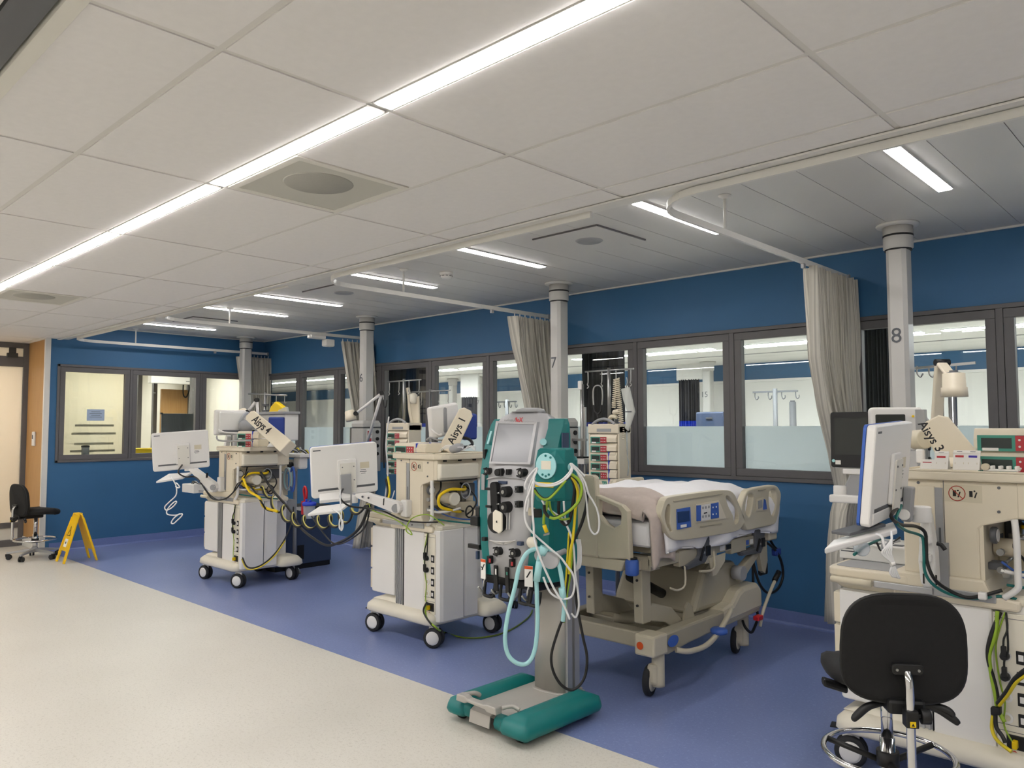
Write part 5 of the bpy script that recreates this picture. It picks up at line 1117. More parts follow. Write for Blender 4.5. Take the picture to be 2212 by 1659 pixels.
for px, py, mt in ((1058.5, 1209, 'red'), (1106.5, 1216, 'red')):
    PT.part('bubble_sensor', MB().fbox(fp(px, py, .012), (1, 0, 0), (0, 1, 0), (0, 0, 1), .022, .03, .042), 'black', parent=gp, bevel=.003)
    PT.part('sensor_face', MB().fbox(fp(px-.5, py+2, .028), (1, 0, 0), (0, 1, 0), (0, 0, 1), .012, .004, .02), mt, parent=gp)
PT.part('side_sensor', MB().fbox(fp(1124, 1174, .012), (1, 0, 0), (0, 1, 0), (0, 0, 1), .03, .025, .02), 'blue_navy', parent=gp, bevel=.002)
PT.part('side_sensor', MB().fbox(fp(1047, 1164, .012), (1, 0, 0), (0, 1, 0), (0, 0, 1), .025, .025, .02), 'black', parent=gp, bevel=.002)
for px, py0, py1, mk in ((1071, 1221, 1277, 'white_plastic'), (1095, 1225, 1282, 'green_panel')):
    a, b = fp(px, py0, .012), fp(px+2, py1, .012)
    PT.part('bag_scale_strap', MB().fbox((a+b)/2, b-a, (1, 0, 0), (0, 1, 0), np.linalg.norm(b-a), .026, .012), 'black', parent=gp, bevel=.004)
    q = fp(px, py0+14, .02); PT.part('strap_mark', MB().fbox(q, (1, 0, 0), (0, 0, 1), (0, 1, 0), .009, .03 if mk == 'white_plastic' else .015, .002), mk, parent=gp)
# stickers on the shells
def sticker(p, dxv, wv, hv, nm='warning_sticker'):
    n = nrm(np.cross(dxv, (0, 0, 1))); o = PT.part(nm, MB().fbox(p, dxv, (0, 0, 1), n, wv, hv, .003), 'paper')
    PT.part('sticker_band', MB().fbox(p+np.array((0, 0, hv*.42))+n*.001, dxv, (0, 0, 1), n, wv, hv*.14, .003), 'orange', parent=o)
    PT.part('sticker_icon', MB().fbox(p+n*.001+np.array((0, 0, .01)), nrm(np.array(dxv)*.6+np.array((0, 0, 1))), dxv, n, .04, .008, .003).fbox(p+n*.001+np.array((-.008, 0, .004)), nrm(-np.array(dxv)*.8+np.array((0, 0, 1))), dxv, n, .02, .007, .003), 'black', parent=o)
sticker(aty(1044, 1229, 2.945), (1, -.1, 0), .04, .105); sticker(aty(1142, 1245, 2.95), (1, .3, 0), .046, .105)
PT.part('shell_button', MB().lathe([(.001, -.006), (.026, -.005), (.03, 0), (.03, .01)], aty(1148, 1172, 2.95), 20, (-.2, 1, 0)), 'ivory')
PT.part('shell_label', MB().fbox(aty(1057.5, 945, 3.035), (.2, .2, 1), (1, 0, 0), (0, 1, 0), .075, .014, .004), 'aqua')
PT.part('shell_label', MB().fbox(aty(1043.5, 1041, 2.965), (0.02, 0, 1), (1, 0, 0), (0, 1, 0), .085, .024, .004), 'grey_plastic')
PT.part('shell_disc', MB().cyl(aty(1173.5, 954.5, 3.06), aty(1173.5, 954.5, 3.04), .018, n=20), 'aqua')
PT.part('shell_vent', MB().box(-2.597, -2.588, 3.10, 3.15, 1.36, 1.47), 'blue_navy')
PT.part('latch', MB().fbox(aty(1048, 982, 3.02), (1, -.2, 0), (0, 0, 1), (.2, 1, 0), .022, .06, .02), 'black', bevel=.003)
PT.part('bag_clamp', MB().fbox(aty(1037, 1115, 2.98), (1, -.2, 0), (0, 0, 1), (.2, 1, 0), .04, .11, .04), 'black', bevel=.006)
PT.part('bag_clamp_arm', MB().fbox(aty(1029, 1125, 2.96), (1, 0, 0), (0, 0, 1), (0, 1, 0), .06, .05, .04), 'black', bevel=.004)
PT.part('bag_rail', MB().fbox(aty(1036, 1162, 2.985), (0, 0, 1), (1, 0, 0), (0, 1, 0), .13, .016, .016), 'grey_dark')
PT.part('bag_peg', MB().fbox(aty(1025, 1180, 2.98), (1, 0, 0), (0, 0, 1), (0, 1, 0), .09, .024, .02), 'black', bevel=.003)
PT.part('side_port', MB().fbox(aty(1032, 1199, 2.99), (0, 0, 1), (1, 0, 0), (0, 1, 0), .045, .016, .02), 'blue_navy', bevel=.003)
# bag scales under the body
PT.part('scale_frame', MB().box(-3.06, -2.66, 2.97, 3.2, .66, .705), 'black', bevel=.01)
for x in (-3.02, -2.92, -2.80, -2.70):
    PT.part('scale_hook', MB().tube([(x, 2.96, .69), (x, 2.945, .65), (x, 2.955, .63), (x, 2.935, .62), (x-.01, 2.915, .645)], .006, 8, 4), 'steel')
for x in (-2.98, -2.86, -2.72, -2.66): PT.part('scale_handle', MB().tube([(x-.035, 2.955, .67), (x-.035, 2.945, .61), (x-.02, 2.94, .60), (x+.03, 2.94, .60), (x+.04, 2.945, .62), (x+.04, 2.955, .67)], .009, 8, 3), 'black')
# blood warmer box on the right corner
dn = nrm(np.array((.18, -1, .0))); dxw = nrm(np.cross((0, 0, 1), dn)); dxw = dxw if dxw[0] > 0 else -dxw; dyw = np.array((0, 0, 1.))
wc_ = aty(1186, 1010, 2.90)
wb = PT.part('warmer_box', MB().loft([[tuple(wc_+dxw*a+dn*b+dyw*z) for a, b in ((-.085+k, -.0), (.03, .0-k), (.068, -.04), (.075, -.13), (-.085+k, -.13))] for z, k in ((-.17, .012), (-.15, 0), (.02, 0), (.085, .015), (.095, .03))], smooth=False), 'teal', bevel=.01)
PT.part('warmer_face', MB().fprism([(.058*math.cos(t), .064*math.sin(t)) for t in np.linspace(0, 2*PI, 32, endpoint=False)], wc_+dn*.004-dxw*.012+dyw*.008, dxw, dyw, .008, dn), 'aqua', parent=wb, bevel=.002)
PT.part('warmer_screen', MB().fbox(wc_+dn*.0125-dxw*.010+dyw*.012, dxw, dyw, dn, .056, .042, .002), 'ivory', parent=wb)
for i, (u, v) in enumerate(((-.03, -.035), (-.012, -.042), (.006, -.034), (-.012, .058), (.016, .05))): PT.part('warmer_key', MB().lathe([(.006, 0), (.006, .002), (.004, .002), (.004, .001)], wc_+dn*.012+dxw*u+dyw*v, 14, dn), 'teal', parent=wb)
PT.part('hazard_strip', MB().fbox(wc_+dn*.004-dxw*.025-dyw*.085, dxw, dyw, dn, .105, .024, .002), 'yellow', parent=wb)
for i in range(5): PT.part('hazard_icon', MB().fbox(wc_+dn*.006-dxw*(.065-.02*i)-dyw*.085, nrm(dxw+dyw*(.8 if i % 2 else -.8)), dyw, dn, .014, .004, .002), 'black', parent=wb)
PT.part('warmer_disc', MB().cyl(wc_+dxw*.070-dn*.08+dyw*.0, wc_+dxw*.076-dn*.08, .018, n=18), 'aqua', parent=wb)
PT.part('warmer_plug', MB().cyl(wc_-dyw*.175-dxw*.05-dn*.03, wc_-dyw*.13-dxw*.05-dn*.03, .009, n=10), 'white_plastic', parent=wb)
# hose hanger
hp = aty(1178, 1207, 2.87)
PT.part('hanger_disc', MB().cyl(hp+np.array((.03, .01, 0)), hp+np.array((.05, -.02, 0)), .042, n=28), 'prisma_grey', bevel=.004)
PT.part('hanger_disc', MB().cyl(hp+np.array((-.045, .03, .012)), hp+np.array((-.025, .0, .012)), .036, n=28), 'prisma_grey', bevel=.004)
PT.part('hanger_axle', MB().cyl(hp+np.array((-.02, .0, .0)), hp+np.array((.03, .0, 0)), .018, n=16).cyl(hp+np.array((0, .02, 0)), hp+np.array((0, .15, .02)), .014, n=12), 'prisma_grey')
AQ = lambda L, d: [atd(x, y, D+d) for x, y, D in L]
HZ = Thing('breathing_hose', 'pale aqua hose looped over the hanger of the teal machine', 'hose', tuple(hp-np.array((0, 0, .3))))
L1 = [(1178, 1192, 3.78), (1165, 1185, 3.76), (1140, 1193, 3.75), (1122, 1225, 3.74), (1112, 1270, 3.73), (1097, 1330, 3.72), (1091, 1380, 3.71), (1098, 1415, 3.71), (1118, 1433, 3.71), (1140, 1432, 3.72), (1155, 1405, 3.73), (1161, 1350, 3.74), (1160, 1290, 3.75), (1159, 1240, 3.75), (1166, 1200, 3.75), (1175, 1188, 3.77)]
HZ.part('hose', MB().tube(AQ(L1, -.02), .0105, 10, 6), 'aqua_tube')
L2 = [(1172, 1186, 3.78), (1192, 1192, 3.75), (1207, 1220, 3.74), (1215, 1260, 3.73), (1219, 1300, 3.73), (1216, 1342, 3.73)]
HZ.part('hose', MB().tube(AQ(L2, -.01), .0105, 10, 6), 'aqua_tube')
a, b = atd(1166, 1212, 3.72), atd(1159, 1255, 3.72); HZ.part('cuff', MB().cyl(a, b, .0165, n=14), 'aqua_tube')
a, b = atd(1213, 1270, 3.71), atd(1217, 1300, 3.71); HZ.part('cuff', MB().cyl(a, b, .0150, n=14), 'aqua_tube')
a, b = atd(1170, 1198, 3.73), atd(1177, 1181, 3.73); HZ.part('connector', MB().cyl(a, b, .019, .022, n=14), 'aqua_tube')
# cables looped round the warmer box
def pc(L, r, mt, nm='cable', d=0): return cable(PT, [atd(x, y, D+d) for x, y, D in L], r, mt, nm, k=8)
def zc(pts, D): return [(1120+x/6.142, 970+y/6.142, D if len(q) == 0 else q[0]) for x, y, *q in pts]
pc(zc([(690, 200), (705, 250), (660, 330), (560, 420), (430, 470), (300, 465), (215, 440)], 3.70), .005, 'cable_white')
pc(zc([(680, 190), (715, 240), (690, 330), (600, 420), (480, 480), (330, 490), (240, 465), (200, 400), (235, 300), (250, 255)], 3.69), .005, 'cable_white')
pc(zc([(250, 245), (190, 300), (120, 390), (85, 480), (95, 535)], 3.75), .0048, 'cable_white')
pc(zc([(235, 290), (170, 420), (130, 560), (135, 700), (115, 830)], 3.76), .0048, 'cable_white')
pc(zc([(215, 380), (150, 560), (95, 720), (85, 900), (130, 1040), (240, 1160), (420, 1320), (560, 1440), (650, 1560), (720, 1659), (745, 1800), (700, 1960), (560, 1985), (420, 1900), (330, 1700)], 3.70), .0052, 'cable_white')
pc(zc([(205, 420), (185, 600), (185, 800), (200, 1000), (215, 1200), (290, 1450), (380, 1659), (470, 1850), (560, 2000), (640, 2160), (680, 2260)], 3.68), .0052, 'cable_white')
pc(zc([(690, 200), (760, 270), (840, 420), (880, 560), (905, 720), (920, 900), (950, 1060), (1010, 1130), (1060, 1080), (1070, 950), (1040, 800), (980, 680), (930, 600), (880, 440), (800, 320), (700, 220)], 3.78), .0048, 'cable_white')
pc(zc([(700, 190), (780, 260), (880, 360)], 3.82), .0048, 'cable_white')
pc(zc([(600, 690), (610, 850), (640, 1010), (690, 1130), (730, 1300), (745, 1500), (752, 1659), (790, 1900), (800, 2100), (760, 2230), (700, 2180)], 3.78), .0052, 'cable_white')
pc(zc([(310, 680), (360, 760), (450, 830), (580, 920), (640, 990)], 3.76), .0048, 'cable_white')
pc(zc([(210, 520), (260, 600), (330, 655), (400, 650), (470, 590), (540, 510), (620, 420), (690, 360)], 3.70), .006, 'cable_black')
pc(zc([(205, 545), (260, 618), (330, 668), (400, 660), (480, 590), (550, 510), (630, 415)], 3.69), .006, 'cable_green')
pc(zc([(700, 340), (770, 400), (825, 480), (835, 580), (800, 690), (720, 780), (600, 860), (500, 905), (410, 900), (350, 830), (340, 740)], 3.72), .008, 'cable_black')
pc(zc([(700, 330), (790, 400), (835, 490), (830, 600), (790, 700), (700, 800), (580, 880), (480, 920), (410, 905)], 3.71), .007, 'cable_green')
pc(zc([(690, 350), (750, 440), (785, 560), (780, 700), (755, 800), (740, 1000), (720, 1200), (700, 1300), (680, 1450), (670, 1659)], 3.76), .007, 'cable_yellow')
pc(zc([(700, 360), (745, 500), (730, 680), (700, 850), (670, 960), (620, 1000), (560, 950)], 3.77), .009, 'cable_black')
pc(zc([(380, 690), (370, 780), (340, 900), (335, 1000)], 3.74), .007, 'cable_green')
pc(zc([(410, 690), (440, 830), (560, 930), (680, 920)], 3.75), .005, 'cable_green')
pc(zc([(535, 690), (535, 860), (580, 960)], 3.77), .008, 'cable_black')
pc(zc([(910, 570), (900, 750), (850, 950), (780, 1120), (730, 1230), (700, 1400), (660, 1659)], 3.82), .008, 'cable_black')
a, b = atd(1120+340/6.142, 970+1010/6.142, 3.74), atd(1120+375/6.142, 970+1105/6.142, 3.74)
PT.part('earth_plug', MB().cyl(a, b, .010, n=10), 'yellow'); PT.part('earth_clamp', MB().fbox(atd(1120+372/6.142, 970+1130/6.142, 3.74), nrm(_R+_U*.3), _U, _F, .03, .009, .009), 'steel')
PT.part('mains_plug', MB().fbox(atd(1120+250/6.142, 970+850/6.142, 3.8), _R, _U, _F, .045, .04, .04), 'black', bevel=.006); PT.part('mains_socket', MB().fbox(atd(1120+175/6.142, 970+830/6.142, 3.82), _R, _U, _F, .035, .036, .03), 'cream_dark', bevel=.003)
for i in range(4): pc(zc([(770+14*i, 1200), (790+12*i, 1300), (790+13*i, 1450), (775+13*i, 1560), (770, 1620-8*i)], 3.86), .005, 'cable_white')
for dy, mt, r in ((0, 'cable_black', .006), (4, 'cable_green', .006), (-5, 'cable_yellow', .005)): pc([(1234+dy, 1150, 3.83), (1229+dy, 1230, 3.8), (1222+dy*.5, 1290, 3.79), (1216+dy*.5, 1345, 3.78)], r, mt)
pc([(1236, 1180, 3.84), (1244, 1290, 3.82), (1258, 1370, 3.8), (1268, 1420, 3.79), (1262, 1465, 3.78), (1238, 1490, 3.77), (1213, 1480, 3.76), (1195, 1450, 3.76), (1191, 1415, 3.76), (1203, 1370, 3.76), (1216, 1335, 3.77)], .007, 'cable_black')
# ================================================================== hospital bed
BT = Thing('hospital_bed', 'cream hospital bed with raised side rails and blue controls', 'bed', (-2.76, 4.2, 0))
XRt, XLt, XC, XB = -2.38, -3.28, -2.83, -2.78
# lower frame
lf = BT.part('base_frame', MB().box(XB-.36, XB+.36, 3.68, 3.78, .26, .35), 'bed_metal', bevel=.01)
BT.part('base_beam', MB().prism([(3.64, .26), (3.78, .23), (4.0, .25), (4.9, .28), (4.9, .37), (3.64, .35)], 'x', XB+.30, XB+.385), 'bed_metal', bevel=.012)
BT.part('base_beam', MB().prism([(3.64, .26), (3.78, .23), (4.0, .25), (4.9, .28), (4.9, .37), (3.64, .35)], 'x', XB-.385, XB-.30), 'bed_metal', bevel=.012)
BT.part('corner_block', MB().box(XB+.27, XB+.40, 3.61, 3.75, .245, .36), 'bed_cream', bevel=.012)
BT.part('corner_block', MB().box(XB-.40, XB-.27, 3.61, 3.75, .245, .36), 'bed_cream', bevel=.012)
BT.part('reflector', MB().cyl((XB+.31, 3.6095, .30), (XB+.31, 3.606, .30), .021, n=20), 'orange')
BT.part('maker_badge', MB().fprism([(.06*math.cos(t)*.9, .032*math.sin(t)) for t in np.linspace(0, 2*PI, 20, endpoint=False)], (XB+.4005, 3.80, .305), (0, 1, 0.02), (0, 0, 1), .003), 'blue_plastic')
BT.part('cross_bar', MB().box(XB-.34, XB+.3, 3.95, 4.0, .27, .32), 'bed_metal', bevel=.006)
for x, y in ((XB+.34, 3.74), (XB-.34, 3.78), (XB+.30, 4.82), (XB-.34, 4.84)):
    k = BT.part('caster', MB().loft([[(x+.036*math.cos(t), y+.036*math.sin(t), z) for t in np.linspace(0, 2*PI, 18, endpoint=False)] for z in (.06, .075, .24, .26)]), 'bed_cream')
    BT.part('tyre', MB().lathe([(.05, -.017), (.079, -.017), (.085, -.01), (.085, .01), (.079, .017), (.05, .017)], (x-.047, y-.015, .085), 28, (1, .25, 0)), 'rubber', parent=k)
    BT.part('wheel_disc', MB().lathe([(.06, -.014), (.062, .014), (.055, .022), (.001, .025)], (x-.047, y-.015, .085), 24, (1, .25, 0)), 'bed_cream', parent=k)
    BT.part('wheel_cover', MB().fbox((x-.01, y-.005, .13), (1, .25, 0), (0, 1, 0), (0, 0, 1), .06, .10, .12), 'bed_cream', parent=k, bevel=.02)
# brake bar with blue pedal
BT.part('brake_bar', MB().tube([(XB+.40, 3.83, .25), (XB+.44, 3.9, .235), (XB+.455, 4.05, .235), (XB+.45, 4.2, .27), (XB+.44, 4.36, .35), (XB+.42, 4.43, .37)], .016, 10, 5), 'bed_cream')
q = atx(1553, 1360, XB+.45); BT.part('brake_pedal', MB().lathe([(.001, .012), (.04, .01), (.05, 0), (.05, -.02), (.03, -.028)], q, 24), 'blue_plastic')
BT.part('brake_lever', MB().tube([(XB+.42, 4.82, .20), (XB+.43, 4.85, .30), (XB+.44, 4.98, .45), (XB+.44, 5.04, .48)], .011, 8, 4), 'bed_cream')
BT.part('lever_grip', MB().cyl((XB+.44, 5.0, .47), (XB+.44, 5.07, .52), .018, n=12), 'black')
BT.part('red_pedal', MB().box(XB+.40, XB+.44, 4.76, 4.83, .245, .275), 'red_bright', bevel=.006)
BT.part('head_cover', MB().prism([(4.40, .37), (4.52, .39), (4.60, .45), (4.66, .47), (4.86, .47), (4.92, .42), (4.92, .30), (4.40, .28)], 'x', XB-.38, XB+.395), 'bed_cream', bevel=.025)
BT.part('lift_housing', MB().prism([(4.18, .36), (4.22, .44), (4.32, .60), (4.40, .64), (4.72, .62), (4.8, .52), (4.8, .36)], 'x', XB-.30, XB+.31), 'bed_metal', bevel=.04, seg=3)
BT.part('base_tray', MB().box(XB-.28, XB+.28, 3.98, 4.42, .30, .36), 'bed_metal', bevel=.01)
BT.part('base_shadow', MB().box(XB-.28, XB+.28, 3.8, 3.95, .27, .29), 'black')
for s in (-1, 1):
    x = -2.86 if s < 0 else -2.52
    p = BT.part('lift_post', MB().prism([(3.66, .70), (3.75, .70), (3.755, .42), (3.75, .40), (3.67, .40)], 'x', x-.03, x+.03), 'bed_metal', bevel=.006)
    BT.part('lift_arm', MB().prism([(3.70, .47), (3.78, .50), (3.98, .44), (4.14, .31), (4.10, .27), (3.9, .37), (3.72, .41)], 'x', x-.026, x+.026), 'bed_metal', bevel=.006)
    BT.part('arm_bearing', MB().cyl((x-.034, 4.10, .31), (x+.034, 4.10, .31), .025, n=16), 'grey_plastic')
    BT.part('post_bolt', MB().cyl((x+.0, 3.664, .5), (x+.0, 3.655, .5), .007, n=10), 'black', parent=p)
    BT.part('post_bolt', MB().cyl((x+.0, 3.664, .64), (x+.0, 3.655, .64), .007, n=10), 'black', parent=p)
    BT.part('lift_bracket', MB().prism([(4.08, .35), (4.2, .35), (4.17, .42), (4.13, .45), (4.10, .42)], 'x', x+.03, x+.045), 'bed_metal')
    BT.part('rear_lift_arm', MB().prism([(4.62, .58), (4.68, .60), (5.0, .74), (5.0, .70), (4.72, .54), (4.66, .50)], 'x', XB+s*.36-.025, XB+s*.36+.025), 'bed_metal', bevel=.01)
    BT.part('rear_pivot', MB().cyl((XB+s*.36-.034, 4.66, .56), (XB+s*.36+.034, 4.66, .56), .045, n=20), 'grey_plastic')
    BT.part('rear_post', MB().prism([(4.86, .72), (4.93, .72), (4.99, .95-.22), (5.0, .6), (4.96, .52), (4.92, .54)], 'x', XB+s*.38-.015, XB+s*.38+.015), 'bed_metal')
BT.part('actuator', MB().cyl((XB+.1, 3.82, .62), (XB+.05, 4.3, .42), .03, n=14), 'black')
BT.part('actuator_tube', MB().cyl((XB-.1, 3.95, .33), (XB+.25, 4.02, .33), .035, n=14), 'bed_metal')
# upper frame and deck
BT.part('upper_frame', MB().box(XC-.40, XC+.40, 3.66, 3.76, .70, .775), 'bed_metal', bevel=.008)
for s in (-1, 1): BT.part('side_rail_beam', MB().box(XC+s*.41-.03, XC+s*.41+.03, 3.66, 5.15, .725, .785), 'bed_metal', bevel=.006)
BT.part('deck', MB().box(XC-.43, XC+.43, 3.72, 5.14, .785, .83), 'bed_cream', bevel=.01)
for i, (y, w_) in enumerate(((3.98, .18), (4.25, .14), (4.6, .2))): BT.part('deck_plate', MB().box(XC+.40, XC+.445, y-w_/2, y+w_/2, .70-.02*(i % 2), .79), 'bed_metal', bevel=.006)
BT.part('line_bracket', MB().tube([(XC+.44, 4.28, .76), (XC+.46, 4.26, .66), (XC+.46, 4.2, .64), (XC+.45, 4.1, .65)], .007, 8, 3), 'bed_cream')
BT.part('line_bracket', MB().tube([(XC+.44, 3.95, .70), (XC+.46, 3.92, .60), (XC+.46, 3.84, .58), (XC+.45, 3.78, .60)], .006, 8, 3), 'bed_cream')
BT.part('hanging_plate', MB().prism([(4.22, .71), (4.42, .72), (4.41, .67), (4.30, .60), (4.26, .60)], 'x', XC+.44, XC+.448), 'bed_cream')
for i, (y0, y1, mt) in enumerate(((4.36, 4.42, 'paper'), (4.44, 4.52, 'black'), (4.54, 4.58, 'paper'), (4.62, 4.66, 'paper'), (4.68, 4.74, 'blue_plastic'), (4.76, 4.80, 'paper'))): BT.part('frame_label', MB().box(XC+.441, XC+.4425, y0, y1, .735, .765), mt)
# foot board
def foot_pts(pl, Y=3.56): return [(lambda a: (a[0], a[2]))(aty(x, y, Y)) for x, y in pl]
R_ = foot_pts([(1291, 1026), (1293, 1068), (1349, 1091), (1361, 1104), (1366, 1212), (1340, 1214), (1320, 1222), (1262, 1219)])
xc2 = XC-.02
half = [(p[0]-xc2, p[1]) for p in R_]
cut = [(p[0]-xc2, p[1]) for p in foot_pts([(1299, 1078), (1340, 1096), (1347, 1108), (1346, 1132), (1330, 1140), (1316, 1132), (1299, 1112)])]
zt_ = half[0][1]
# board made of plates round its two hand holes
tall = MB().prism([(xc2-half[0][0]-.0, zt_-.01), (xc2-half[0][0]+.02, zt_), (xc2+half[0][0]-.02, zt_), (xc2+half[0][0], zt_-.01), (xc2+half[1][0], half[1][1]), (xc2+cut[0][0]-.004, .76), (xc2-cut[0][0]+.004, .76), (xc2-half[1][0], half[1][1])], 'y', 3.53, 3.58)
fb = BT.part('footboard', tall, 'bed_cream', bevel=.012)
for s in (-1, 1):
    P = lambda L: [(xc2+s*a, b) for a, b in L]
    out = [half[1], half[2], half[3], half[4], half[5], (half[5][0], half[5][1])]
    # outer shoulder with the hand hole: ring polygon
    O = [half[1], half[2], half[3], half[4], (half[4][0]-.02, .775), (half[1][0]+.02, .76), (half[1][0], .78)]
    I = cut
    m = MB(); c0 = (xc2, 3.535, 0)
    n = len(O); V = []
    for yy in (3.535, 3.575):
        V += [(xc2+s*a, yy, b) for a, b in O]+[(xc2+s*a, yy, b) for a, b in I]
    F = []
    for i in range(n):
        j = (i+1) % n
        F += [(i, j, n+j, n+i), (2*n+i, 3*n+i, 3*n+j, 2*n+j), (i, 2*n+i, 2*n+j, j), (n+i, n+j, 3*n+j, 3*n+i)]
    m.add(V, F); BT.part('footboard_shoulder', m, 'bed_cream', parent=fb, bevel=.008)
    BT.part('corner_bumper', MB().lathe([(.03, 0), (.038, .008), (.038, .075), (.034, .085), (.02, .09)], (xc2+s*.36, 3.57, .685), 18), 'blue_plastic')
    BT.part('bumper_cap', MB().cyl((xc2+s*.36, 3.57, .774), (xc2+s*.36, 3.57, .782), .03, n=16), 'black')
BT.part('footboard_lip', MB().prism([(xc2-.32, .70), (xc2+.30, .70), (xc2+.33, .765), (xc2-.35, .765)], 'y', 3.545, 3.62), 'bed_cream', bevel=.008)
BT.part('foot_tray', MB().box(xc2+.14, xc2+.36, 3.62, 3.7, .70, .75), 'bed_cream', bevel=.006)
BT.part('spigot', MB().cyl((xc2-.12, 3.60, .66), (xc2-.06, 3.58, .655), .025, n=14), 'bed_cream')
BT.part('end_cylinder', MB().cyl((xc2-.22, 3.57, zt_-.02), (xc2-.02, 3.57, zt_-.02), .035, n=20), 'bed_metal')
# side rails
def rail(X, outer, holes, label, t=.045, flip=False):
    O = [atx(x, y, X) for x, y in outer]
    pts = catmull([(p[1], p[2], 0) for p in O], 4, True); poly = [(p[0], p[1]) for p in pts]
    # bmesh fill with holes
    bm = bmesh.new(); loops = [poly]+[[(q[0], q[1]) for q in catmull([(lambda a: (a[1], a[2], 0))(atx(x, y, X)) for x, y in h], 3, True)] for h in holes]
    ed = []
    for lp in loops:
        vs = [bm.verts.new((0, a, b)) for a, b in lp]
        ed += [bm.edges.new((vs[i], vs[(i+1) % len(vs)])) for i in range(len(vs))]
    bmesh.ops.triangle_fill(bm, use_beauty=True, use_dissolve=True, edges=ed)
    bmesh.ops.recalc_face_normals(bm, faces=bm.faces)
    r = bmesh.ops.extrude_face_region(bm, geom=list(bm.faces)); vs = [g_ for g_ in r['geom'] if isinstance(g_, bmesh.types.BMVert)]
    bmesh.ops.translate(bm, vec=(t, 0, 0), verts=vs)
    m = MB(); bm.verts.index_update()
    m.add([(v.co.x+X-t/2, v.co.y, v.co.z) for v in bm.verts], [tuple(v.index for v in f.verts) for f in bm.faces]); bm.free()
    return BT.part('side_rail', m, 'bed_cream', bevel=.012, seg=3, label=label)
XRL = -2.36
FO = [(1431, 1078), (1444, 1072), (1500, 1064), (1555, 1058), (1577, 1064), (1590, 1090), (1601, 1118), (1598, 1134), (1583, 1147), (1530, 1157), (1470, 1166), (1446, 1164), (1434, 1148), (1424, 1125), (1420, 1112), (1424, 1096)]
H1 = [(1434, 1091), (1440, 1090), (1441, 1105), (1440, 1132), (1445, 1146), (1440, 1146), (1432, 1130), (1429, 1112)]
H2 = [(1561, 1072), (1569, 1072), (1580, 1088), (1588, 1110), (1588, 1126), (1581, 1132), (1576, 1112), (1566, 1092)]
r1 = rail(XRL, FO, [H1, H2], 'cream side rail with two blue control panels')
HO = [(1606, 1062), (1618, 1055), (1650, 1049), (1668, 1048), (1676, 1054), (1681, 1068), (1678, 1095), (1671, 1126), (1662, 1134), (1640, 1139), (1612, 1145), (1604, 1140), (1600, 1128), (1595, 1110), (1596, 1088)]
H3 = [(1609, 1070), (1617, 1066), (1621, 1074), (1617, 1096), (1612, 1114), (1606, 1110), (1604, 1092)]
H4 = [(1656, 1062), (1666, 1058), (1671, 1066), (1670, 1090), (1664, 1112), (1660, 1110), (1655, 1085)]
r2 = rail(XRL, HO, [H3, H4], 'shorter cream side rail at the head end')
def on_rail(pl, mt, parent, X=XRL+.024, t=.004, nm='control_panel', bev=.0):
    P = [atx(x, y, X) for x, y in pl]
    return BT.part(nm, MB().hexa([p for p in P], [p+np.array((t, 0, 0)) for p in P]) if len(P) == 4 else MB().prism([(p[1], p[2]) for p in P], 'x', X, X+t), mt, parent=parent, bevel=bev)
on_rail([(1461, 1100), (1490, 1095), (1492, 1138), (1462, 1144)], 'blue_plastic', r1)
on_rail([(1463, 1106), (1488, 1103), (1489, 1125), (1464, 1129)], 'lcd_blue', r1, XRL+.0285)
on_rail([(1470, 1134), (1482, 1132), (1482, 1138), (1470, 1140)], 'paper', r1, XRL+.0285, nm='maker_plate')
on_rail([(1502, 1089), (1552, 1081), (1568, 1120), (1503, 1129)], 'cream_plastic', r1)
on_rail([(1504, 1092), (1513, 1091), (1513, 1125), (1504, 1126)], 'blue_plastic', r1, XRL+.0285, nm='key_column')
on_rail([(1514, 1091), (1534, 1088), (1534, 1122), (1514, 1125)], 'white_plastic', r1, XRL+.0285, nm='key_field')
on_rail([(1535, 1088), (1551, 1085), (1552, 1118), (1535, 1121)], 'blue_plastic', r1, XRL+.0285, nm='key_field')
for i in range(3):
    for j in range(2):
        q = atx(1518+6.5*i, 1097+19*j-i, XRL+.033); BT.part('key', MB().cyl(q, q+np.array((.003, 0, 0)), .008, n=12), 'grey_plastic', parent=r1)
for i in range(2):
    for j in range(2): q = atx(1540+7*i, 1096+15*j-i, XRL+.033); BT.part('key', MB().cyl(q, q+np.array((.002, 0, 0)), .005, n=10), 'paper', parent=r1)
q = atx(1524, 1108, XRL+.033); BT.part('bed_icon', MB().fbox(q, (0, 1, .05), (0, 0, 1), (1, 0, 0), .035, .007, .002), 'black', parent=r1)
on_rail([(1512, 1137), (1558, 1130), (1558, 1132), (1512, 1139)], 'bed_metal', r1, t=.003, nm='rail_print')
on_rail([(1455, 1082), (1560, 1066), (1560, 1068), (1455, 1084)], 'bed_metal', r1, t=.004, nm='rail_groove')
on_rail([(1633, 1078), (1648, 1073), (1657, 1101), (1631, 1105)], 'cream_dark', r2)
on_rail([(1650, 1078), (1653, 1080), (1656, 1100), (1648, 1101)], 'blue_plastic', r2, XRL+.0285, nm='key_field')
on_rail([(1637, 1082), (1645, 1080), (1646, 1096), (1638, 1099)], 'grey_plastic', r2, XRL+.0285, nm='head_icon')
on_rail([(1638, 1059), (1653, 1056), (1653, 1058), (1638, 1061)], 'bed_metal', r2, nm='rail_groove')
